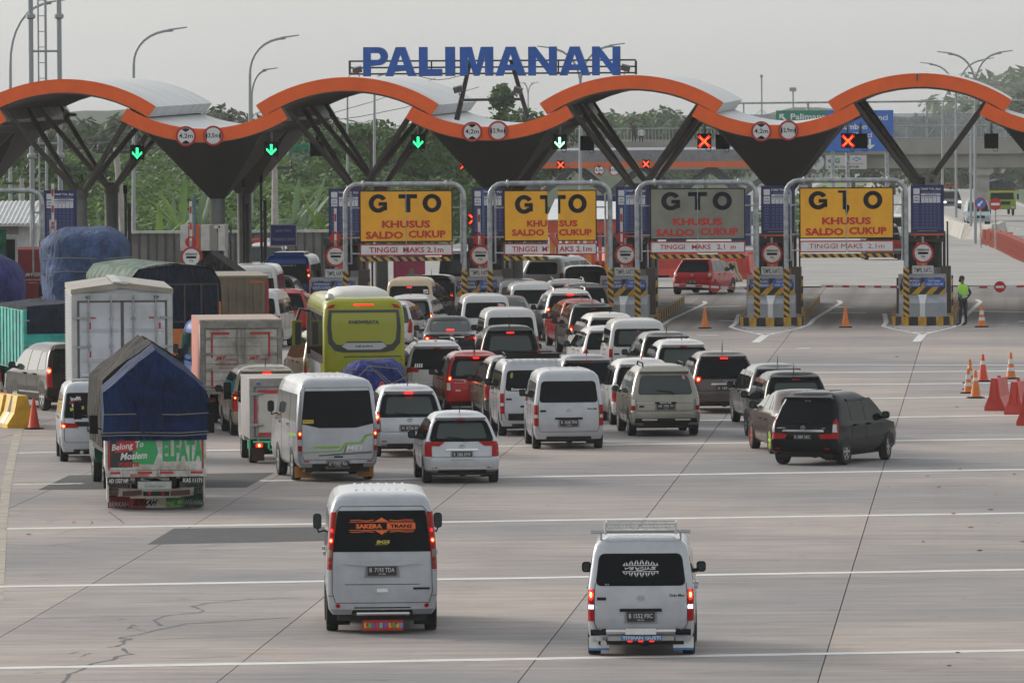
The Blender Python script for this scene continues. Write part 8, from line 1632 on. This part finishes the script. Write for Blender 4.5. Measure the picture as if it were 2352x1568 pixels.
def leafcloud(blobs, n, size, seed):
 r = random.Random(seed); mb = MB(); v = []; f = []
 tot = sum(b[3] * b[4] * b[5] for b in blobs) ** 1
 for cx, cy, cz, rx, ry_, rz in blobs:
  k = max(4, int(n * (rx * ry_ * rz) ** .8 / sum((b[3] * b[4] * b[5]) ** .8 for b in blobs)))
  for _ in range(k):
   d = Vector((r.gauss(0, 1), r.gauss(0, 1), r.gauss(0, 1))).normalized(); q = r.random() ** .28
   if d.z < -.3 and r.random() < .5: d.z = -d.z
   c = Vector((cx + d.x * rx * q, cy + d.y * ry_ * q, cz + d.z * rz * q)); s = size * r.uniform(.6, 1.3)
   nrm = (d + Vector((r.uniform(-.7, .7), r.uniform(-.7, .7), r.uniform(-.2, 1.0)))).normalized(); a = nrm.cross(Vector((r.uniform(-1, 1), r.uniform(-1, 1), r.uniform(-1, 1)))).normalized(); b = nrm.cross(a)
   i = len(v); v += [c - a * s * .5, c + b * s * .28 - a * s * .05, c + a * s * .55, c - b * s * .28 + a * s * .05]; f.append((i, i + 1, i + 2, i + 3))
 mb.add(v, f); return mb
def crownproto(kind, seed):
 r = random.Random(seed); bl = []
 if kind == 'round':
  for k in range(22): a = r.uniform(0, 6.28); q = r.uniform(.0, 2.0); z = r.uniform(-1.3, 1.6); q *= math.sqrt(max(.1, 1 - (z / 2.2) ** 2)); bl.append((q * math.cos(a), q * math.sin(a), z, r.uniform(.7, 1.2), r.uniform(.7, 1.2), r.uniform(.5, .9)))
 if kind == 'umbrella':
  for k in range(26): a = r.uniform(0, 6.28); q = 3.6 * math.sqrt(r.random()); bl.append((q * math.cos(a), q * math.sin(a), r.uniform(-.2, .5) - q * q * .035 - (.9 if r.random() < .3 else 0), r.uniform(.8, 1.4), r.uniform(.8, 1.4), r.uniform(.3, .55)))
 if kind == 'tall':
  for k in range(24): z = r.uniform(-2.6, 3.2); w_ = 1.5 * (1 - max(0, z) / 4.2) * (.75 + .25 * math.sin(z * 3)); a = r.uniform(0, 6.28); q = r.uniform(.2, 1) * w_; bl.append((q * math.cos(a), q * math.sin(a), z, r.uniform(.45, .8), r.uniform(.45, .8), r.uniform(.45, .8)))
 return leafcloud(bl, 2600, .34, seed)
CRM = {(k, s, m.name): crownproto(k, s).mesh(m) for k, s, m in [('round', s_, m_) for s_ in (1, 2, 3) for m_ in (LM1, LM3)] + [('umbrella', 4, LM1), ('tall', 5, LM1)]}
def tree(x, yt, Y, kind, seed, m, sc_, label, hz=None, group='trees behind the gates'):
 top = P(x, yt, Y); gz = terrain(top.x, Y); hh = {'round': 2.3, 'umbrella': .9, 'tall': 3.9}[kind] * sc_; cz = top.z - hh
 t = empty('tree', (top.x, Y, gz), R.uniform(0, 6), label, 'tree', group); o = link('crown', CRM[(kind, seed, m.name)], t, (0, 0, cz - gz)); o.scale = (sc_, sc_, sc_)
 H = max(1, cz - gz); tb = MB().tube([(0, 0, -.3), (.05 * sc_, 0, H * .5), (0, 0, H + .3 * sc_)], [.16 * sc_, .11 * sc_, .06 * sc_], 7)
 for k in range(5): a = k * 1.3; tb.tube([(0, 0, H * (.5 + .09 * k)), (math.cos(a) * sc_ * .8, math.sin(a) * sc_ * .8, H + .3 * sc_)], [.06 * sc_, .02 * sc_], 5)
 tb.build('trunk', BARK, t)
tree(1150, 186, 560, 'tall', 5, LM1, 1.35, 'tall narrow leafy tree in the gap below the letters M and A', ); tree(850, 262, 560, 'umbrella', 4, LM1, 1.35, 'flat topped spreading tree behind the branching column'); tree(905, 300, 600, 'umbrella', 4, LM1, 1.2, 'spreading tree just right of the flat topped one')
tr = [(1180, 235, 640, 'round', 1, LM1, 1.6), (1120, 262, 620, 'round', 2, LM1, 1.5), (1250, 282, 650, 'round', 2, LM3, 1.2), (1400, 240, 1300, 'round', 1, LM1, 3.2), (1450, 252, 1250, 'round', 2, LM1, 3.0), (1510, 240, 1400, 'round', 3, LM1, 3.4), (1350, 262, 1200, 'round', 3, LM1, 2.6), (1560, 264, 1250, 'round', 1, LM1, 2.3), (1620, 272, 1200, 'round', 2, LM1, 2.1), (1680, 278, 1200, 'round', 3, LM1, 2.0), (1300, 275, 1100, 'round', 1, LM1, 2.2),
  (40, 262, 900, 'round', 3, LM3, 3.2), (110, 268, 860, 'round', 1, LM3, 2.6), (190, 262, 900, 'round', 2, LM3, 3.0), (250, 290, 760, 'round', 3, LM3, 2.2), (340, 250, 980, 'round', 1, LM3, 3.0), (420, 240, 1000, 'round', 2, LM3, 3.0), (520, 236, 1000, 'round', 3, LM3, 3.0), (600, 262, 900, 'round', 1, LM3, 2.6), (660, 250, 960, 'round', 2, LM3, 2.6), (740, 275, 860, 'round', 3, LM3, 2.3), (960, 296, 760, 'round', 1, LM3, 1.8), (1030, 300, 740, 'round', 2, LM3, 1.7),
  (2300, 152, 2600, 'round', 1, LM1, 10.5), (2350, 142, 2700, 'round', 2, LM1, 11.0), (2265, 225, 1500, 'round', 3, LM3, 4.6), (2330, 225, 1400, 'round', 2, LM3, 5.0), (2395, 190, 1300, 'round', 1, LM3, 5.4), (2235, 262, 1400, 'round', 1, LM3, 3.4), (2120, 262, 1150, 'round', 2, LM3, 2.4), (2050, 256, 1200, 'round', 3, LM3, 2.6), (1960, 262, 1200, 'round', 1, LM3, 2.2), (1860, 255, 1250, 'round', 2, LM3, 2.4),
  (60, 330, 560, 'round', 1, LM3, 1.7), (130, 350, 520, 'round', 3, LM1, 1.5), (20, 320, 600, 'round', 2, LM3, 1.8), (215, 360, 540, 'round', 2, LM1, 1.3), (960, 340, 600, 'round', 3, LM1, 1.2), (1010, 330, 600, 'round', 1, LM1, 1.3), (1060, 320, 620, 'round', 2, LM1, 1.4), (930, 420, 480, 'round', 3, LM1, .9), (1000, 400, 500, 'round', 2, LM1, 1.0), (1120, 400, 520, 'round', 1, LM1, 1.1), (1180, 430, 500, 'round', 2, LM1, 1.0)]
adj = ['pale', 'dusky', 'ragged', 'rounded', 'broad', 'small', 'thick', 'low', 'high', 'sparse', 'wide', 'shaggy']
lm = [(0, 'above the white site building'), (160, 'behind the leftmost branching column'), (300, 'behind the leaning power pole'), (480, 'behind the left funnel canopy'), (620, 'behind the blue road sign lane'), (800, 'behind the first letters of the name sign'), (1000, 'left of the tall narrow tree'), (1160, 'right of the tall narrow tree'), (1330, 'behind the people on the overpass'), (1560, 'behind the right middle arch'), (1800, 'above the direction signs'), (2200, 'at the right edge beyond the overpass')]
for i, a in enumerate(tr):
 far = a[2] > 820; w_ = [t_ for x_, t_ in lm if a[0] >= x_][-1]; tree(*a, '%s %s tree %s' % (adj[i % 12], 'hazy skyline' if far else 'green hillside', w_))
# hillside scrub
r = random.Random(5); v = []; f = []
def bush(mb, X, Y, s, n, r):
 z = terrain(X, Y); v = []; f = []
 for _ in range(n):
  d = Vector((r.gauss(0, 1), r.gauss(0, 1), abs(r.gauss(0, 1)))).normalized() * r.uniform(.5, 1); c = Vector((X + d.x * s, Y + d.y * s, z + d.z * s * .9)); q = .30 * r.uniform(.6, 1.5) * (1 + (Y - 380) / 500)
  nn = (d + Vector((r.uniform(-.8, .8), r.uniform(-.8, .8), r.uniform(0, 1)))).normalized(); a = nn.cross(Vector((r.uniform(-1, 1), r.uniform(-1, 1), 1))).normalized(); b = nn.cross(a); i = len(v)
  v += [c - a * q * .6, c + b * q * .25, c + a * q * .7, c - b * q * .25]; f.append((i, i + 1, i + 2, i + 3))
 mb.add(v, f)
sA, sB = MB(), MB()
for k in range(3400):
 Y = 376 + 280 * r.random() ** .85; lim = -31 - max(0, min(1, (Y - 420) / 500)) * 16; X = lim - 1 - r.random() * (16 + (Y - 376) * .13 + 14)
 s = r.uniform(.5, 1.25) * (1 + .5 * nz((X * .1, Y * .1, 0)));
 if Y < 390: s *= .7
 if 606 < Y < 618: continue
 bush(sA if nz((X * .06, Y * .05, 3)) > -.02 else sB, X, Y, max(.3, s), 26, r)
tag(sA.build('undergrowth', LM2), 'dense light green scrub covering the hillside behind the fence', None, None, 'stuff'); tag(sB.build('undergrowth', LM1), 'darker shrubs covering the hillside behind the fence', None, None, 'stuff')
mb = MB()
for k in range(700): Y = 480 + 500 * r.random(); X = 6 - max(0, Y - 700) * .011 + 6 + r.random() * 26; bush(mb, X, Y, r.uniform(.4, 1.3), 18, r)
for k in range(260): Y = 560 + 900 * r.random() ** 1.3; X = lerp(Y, E['m1']) + r.random() * (lerp(Y, E['m2']) - lerp(Y, E['m1'])); bush(mb, X, Y, r.uniform(.2, .5), 10, r)
tag(mb.build('undergrowth', LM2), 'grass and low shrubs on the right verge and median', None, None, 'stuff')
mb = MB()
for k in range(1500):
 Y = 1500 + 1700 * r.random(); X = -20 - .12 * Y * r.random() - (Y - 1500) * .02
 if lerp(Y, E['L']) - 6 < X < lerp(Y, E['R']) + 6: continue
 z = terrain(X, Y); v = []; f = []; s = r.uniform(3, 7)
 for _ in range(22):
  d = Vector((r.gauss(0, 1), r.gauss(0, 1), abs(r.gauss(0, 1)))).normalized() * r.uniform(.5, 1); c = Vector((X + d.x * s, Y + d.y * s, z + d.z * s * 1.1)); q = s * .45; nn = (d + Vector((0, 0, .4))).normalized(); a = nn.cross(Vector((r.uniform(-1, 1), r.uniform(-1, 1), 1))).normalized(); b = nn.cross(a); i = len(v); v += [c - a * q * .6, c + b * q * .3, c + a * q * .7, c - b * q * .3]; f.append((i, i + 1, i + 2, i + 3))
 mb.add(v, f)
tag(mb.build('far_woodland', LM3), 'hazy far woodland spreading behind the highway', None, None, 'stuff')
# banana plants with large separate leaves
BL = leafmat('banana_leaf', (.07, .15, .03), (.17, .27, .06)); BL2 = leafmat('palm_grey_leaf', (.07, .13, .06), (.13, .20, .11))
def banana(x, yt, Y, label, m, n=7, L=2.2):
 p = P(x, yt, Y); gz = terrain(p.x, Y); H = p.z - gz - L * .35; t = empty('banana_plant', (p.x, Y, gz), R.uniform(0, 6), label, 'plant', 'banana plants on the hillside'); MB().tube([(0, 0, -.2), (0, 0, H * .75)], [.14, .08], 8).build('stem', mat('banana_stem', (.14, .18, .07), .7), t)
 for k in range(n):
  a = k * 2.4; up = .2 + 1.1 * ((k * .618) % 1); ca, sa = math.cos(a), math.sin(a); mb = MB(); v = []; f = []
  for j in range(8):
   u = j / 7; rr_ = L * u * (.4 + .5 * (1.3 - up)); z = H * .7 + L * u * up - L * .55 * u * u * (1.4 - up) ; w_ = .20 * math.sin(math.pi * min(1, u * .92 + .06)) ** .6 * (1 if j % 2 else .72)
   c = Vector((ca * rr_, sa * rr_, z)); s = Vector((-sa, ca, 0)) * w_; v += [c - s - Vector((0, 0, .06)), c, c + s - Vector((0, 0, .06))]
   if j: f += [(3 * j - 3, 3 * j - 2, 3 * j + 1, 3 * j), (3 * j - 2, 3 * j - 1, 3 * j + 2, 3 * j + 1)]
  mb.add(v, f).build('leaf', m, t)
for a in ((418, 448, 392, 'bright banana plant left of the funnel column, tallest', BL, 8, 2.6), (368, 500, 388, 'small yellow green banana plant near the leaning pole', BL, 5, 1.8), (455, 480, 400, 'greyish palm like plant right behind the raised arm', BL2, 9, 2.4), (388, 510, 395, 'greyish fern like plant low on the hillside', BL2, 9, 2.2), (672, 438, 410, 'pale banana plant above the blue road sign', BL2, 7, 2.4), (705, 445, 420, 'pale tall reed plant right of the blue road sign', BL2, 8, 2.6), (572, 475, 396, 'yellow green banana plant behind the camera posts', BL, 6, 2.0), (742, 470, 400, 'green plant near the leftmost portal', BL, 7, 2.0)): banana(*a)
# distant hills
mb = MB(); v = []; f = []; N_ = 160
for k in range(N_ + 1):
 X = -1100 + 1700 * k / N_; h = 12 + 9 * nz((X * .006, 1, 0)) + 5 * nz((X * .02, 5, 0)) + 2.5 * nz((X * .08, 9, 0)) + max(0, (X + 50) / 60) * 3
 v += [(X, 3600, -48), (X, 3640, -42 + h * 1.55 + 6), (X, 3900, -30)]
 if k: f += [(3 * k - 3, 3 * k, 3 * k + 1, 3 * k - 2), (3 * k - 2, 3 * k + 1, 3 * k + 2, 3 * k - 1)]
tag(mb.add(v, f).build('hills', LM3, smooth=80), 'faint blue wooded hills on the horizon', None, None, 'structure')
# ================= PEOPLE
def skin_figure(J, Ed, name, parent, mats, pick, sub=1):
 me = bpy.data.meshes.new(name); keys = list(J); me.from_pydata([J[k][0] for k in keys], [(keys.index(a), keys.index(b)) for a, b in Ed], []); o = bpy.data.objects.new(name, me); col.objects.link(o); o.modifiers.new('s', 'SKIN')
 for i, k in enumerate(keys): r_ = J[k][1]; me.skin_vertices[0].data[i].radius = r_ if isinstance(r_, tuple) else (r_, r_)
 me.skin_vertices[0].data[keys.index('pelvis')].use_root = True
 md = o.modifiers.new('u', 'SUBSURF'); md.levels = sub; md.render_levels = sub
 dg = bpy.context.evaluated_depsgraph_get(); dg.update(); m2 = bpy.data.meshes.new_from_object(o.evaluated_get(dg)); bpy.data.objects.remove(o); m2.materials.clear()
 for m in mats: m2.materials.append(m)
 for p in m2.polygons: p.material_index = pick(p.center); p.use_smooth = True
 return link(name, m2, parent)
SK = mat('skin', (.22, .12, .075), .55); NV = mat('uniform_navy', (.012, .015, .028), .8); HV = mat('vest_lime', (.30, .62, .06), .6); HR = mat('hair_black', (.012, .011, .010), .7); SHO = mat('shoe_black', (.01, .01, .01), .4)
g = gp(2212, 749); pr = empty('person', g, 0, 'guard in a lime safety vest and black mask standing by the right toll island', 'person')
J = {'pelvis': ((0, 0, .93), (.145, .115)), 'waist': ((.005, 0, 1.06), (.135, .105)), 'chest': ((0, .0, 1.27), (.165, .12)), 'neckb': ((-.01, 0, 1.43), (.07, .065)), 'neck': ((-.02, 0, 1.50), (.052, .052)), 'head': ((-.035, -.0, 1.60), (.082, .095)), 'crown': ((-.03, 0, 1.665), (.07, .08)),
  'lsh': ((-.10, -.06, 1.37), (.062, .06)), 'lel': ((-.13, -.05, 1.10), (.044, .044)), 'lwr': ((-.135, -.07, .86), (.030, .030)), 'rsh': ((.12, .05, 1.37), (.065, .06)), 'rel': ((.27, .06, 1.14), (.046, .046)), 'rwr': ((.15, -.06, .965), (.030, .030)),
  'lhip': ((-.06, -.04, .86), (.098, .10)), 'lkn': ((-.09, -.05, .48), (.062, .066)), 'lan': ((-.10, -.02, .10), (.042, .046)), 'lto': ((-.26, -.06, .045), (.038, .03)), 'rhip': ((.07, .04, .86), (.098, .10)), 'rkn': ((.09, .03, .48), (.062, .066)), 'ran': ((.10, .04, .10), (.042, .046)), 'rto': ((-.04, -.02, .045), (.04, .03))}
Ed = [('pelvis', 'waist'), ('waist', 'chest'), ('chest', 'neckb'), ('neckb', 'neck'), ('neck', 'head'), ('head', 'crown'), ('chest', 'lsh'), ('lsh', 'lel'), ('lel', 'lwr'), ('chest', 'rsh'), ('rsh', 'rel'), ('rel', 'rwr'), ('pelvis', 'lhip'), ('lhip', 'lkn'), ('lkn', 'lan'), ('lan', 'lto'), ('pelvis', 'rhip'), ('rhip', 'rkn'), ('rkn', 'ran'), ('ran', 'rto')]
def hand(nm, w_, d, up, rad=.0095):
 w_ = Vector(w_); d = Vector(d).normalized(); up = Vector(up).normalized(); sd_ = d.cross(up); J[nm + 'palm'] = (tuple(w_ + d * .055), (.034, .018)); Ed.append((nm + 'wr', nm + 'palm'))
 for i, (o_, l) in enumerate(((-.027, .062), (-.009, .075), (.009, .07), (.027, .055))):
  a = w_ + d * .085 + sd_ * o_; b = a + d * l * .5 + up * -.008; c = b + d * l * .4 - up * .022; J[f'{nm}f{i}a'] = (tuple(a), rad); J[f'{nm}f{i}b'] = (tuple(b), rad * .95); J[f'{nm}f{i}c'] = (tuple(c), rad * .8); Ed.extend([(nm + 'palm', f'{nm}f{i}a'), (f'{nm}f{i}a', f'{nm}f{i}b'), (f'{nm}f{i}b', f'{nm}f{i}c')])
 a = w_ + d * .035 - sd_ * .035; b = a + d * .035 - sd_ * .012; J[nm + 'tha'] = (tuple(a), rad * 1.1); J[nm + 'thb'] = (tuple(b), rad); Ed.extend([(nm + 'palm', nm + 'tha'), (nm + 'tha', nm + 'thb')])
hand('l', (-.135, -.07, .86), (-.1, -.05, -1), (0, -1, 0)); hand('r', (.15, -.06, .965), (-1, -.25, .05), (0, -1, .2))
skin_figure(J, Ed, 'body', pr, [NV, SK, SHO], lambda c: 1 if (c.z > 1.47 or (c.z < .87 and c.z > .6 and c.x < -.115) or (.92 < c.z < 1.0 and c.y < -.05 and -.06 < c.x < .13 and c.y < -.095)) else 2 if c.z < .09 else 0)
rings = []
for z, a, b, cx in ((.985, .168, .145, .0), (1.06, .162, .137, .005), (1.2, .188, .15, .0), (1.33, .185, .15, .0), (1.41, .14, .115, -.005), (1.45, .09, .085, -.01)): rings.append([(cx + x, y, z) for x, y in circ(0, 0, a, 18, b)])
MB().loft(rings, False).build('safety_vest', HV, pr, 60); q = mat('reflective_strip', (.30, .42, .48), .3, .3)
for z in (1.08,): MB().lathe([(.174, z - .025), (.176, z + .025)], 18).build('reflective_band', q, pr).scale = (1, .86, 1)
MB().box(-.16, -.05, -.158, -.14, 1.02, 1.1).build('vest_pocket', mat('pocket_blue', (.05, .16, .22), .6), pr)
MB().loft([[(-.03 + x, y, z) for x, y in circ(0, 0, a, 14, b)] for z, a, b in ((1.60, .094, .106), (1.66, .095, .106), (1.71, .078, .088), (1.735, .04, .045))]).build('hair', HR, pr, 60)
MB().loft([[(-.128 + dx, y * k, 1.565 + z * k) for y, z in circ(0, 0, .062, 12, .05)] for dx, k in ((-.012, .6), (0, .95), (.06, 1.12))]).build('face_mask', BLACK, pr, 60)
MB().add([(-.128, -.012, 1.60), (-.128, .012, 1.60), (-.145, 0, 1.60), (-.122, 0, 1.64)], [(0, 1, 2), (1, 3, 2), (3, 0, 2)]).build('nose', SK, pr)
for sy in (-.035, .035): MB().lathe([(.004, -.004), (.009, 0), (.004, .004)], 8, 'x', (-.117, sy, 1.625)).build('eye', BLACK, pr); MB().lathe([(.01, -.01), (.022, 0), (.01, .01)], 8, 'y', (-.02, sy * 2.75, 1.605)).build('ear', SK, pr)
for (x, y, sx, lb, shirt) in ((1456, 322, -.1, 'person in dark clothes standing on the overpass at the railing', (.05, .03, .04)), (1473, 323, .1, 'person in a white shirt sitting on the overpass ledge', (.5, .5, .5))):
 p = P(x, y + 6, 699.2); t = empty('person', p, 0, lb, 'person', 'people on the overpass'); sit = 'sitting' in lb; zz = 0 if not sit else -.35; k = 1
 J = {'pelvis': ((0, 0, .92 + zz), (.15, .12)), 'chest': ((0, 0, 1.27 + zz), (.17, .12)), 'neck': ((0, 0, 1.48 + zz), (.055, .055)), 'head': ((0, 0, 1.62 + zz), (.09, .10)), 'lsh': ((-.18, 0, 1.38 + zz), .06), 'lel': ((-.24, 0, 1.12 + zz), .045), 'lh': ((-.18, -.15, .95 + zz), .035), 'rsh': ((.18, 0, 1.38 + zz), .06), 'rel': ((.24, 0, 1.12 + zz), .045), 'rh': ((.18, -.15, .95 + zz), .035),
   'lk': ((-.10, -.4 if sit else 0, .9 + zz if sit else .48), .07), 'lf': ((-.10, -.45 if sit else 0, .42 + zz if sit else .05), .045), 'rk': ((.12, -.4 if sit else 0, .9 + zz if sit else .48), .07), 'rf': ((.12, -.45 if sit else 0, .42 + zz if sit else .05), .045)}
 skin_figure(J, [('pelvis', 'chest'), ('chest', 'neck'), ('neck', 'head'), ('chest', 'lsh'), ('lsh', 'lel'), ('lel', 'lh'), ('chest', 'rsh'), ('rsh', 'rel'), ('rel', 'rh'), ('pelvis', 'lk'), ('lk', 'lf'), ('pelvis', 'rk'), ('rk', 'rf')], 'body', t, [mat('shirt', shirt, .8), SK, NV], lambda c, zz=zz: 1 if c.z > 1.46 + zz else 0 if c.z > .95 + zz else 2)
 MB().lathe([(.10, 1.62), (.105, 1.68), (.07, 1.74)], 10).build('hair', HR, t).location.z = zz
# ================= HAZE
hz = MB().box(-900, 900, -30, 4300, -95, 30).build('haze', None); hz['kind'] = 'stuff'; hz['label'] = 'pale haze in the air over the plaza and hills'
hm = bpy.data.materials.new('haze_air'); hm.use_nodes = True; t_ = hm.node_tree; t_.nodes.remove(t_.nodes['Principled BSDF']); pv_ = t_.nodes.new('ShaderNodeVolumePrincipled'); pv_.inputs['Density'].default_value = HAZE; pv_.inputs['Color'].default_value = (.90, .93, .95, 1); pv_.inputs['Anisotropy'].default_value = .2
t_.links.new(pv_.outputs[0], t_.nodes['Material Output'].inputs['Volume']); hz.data.materials.append(hm)
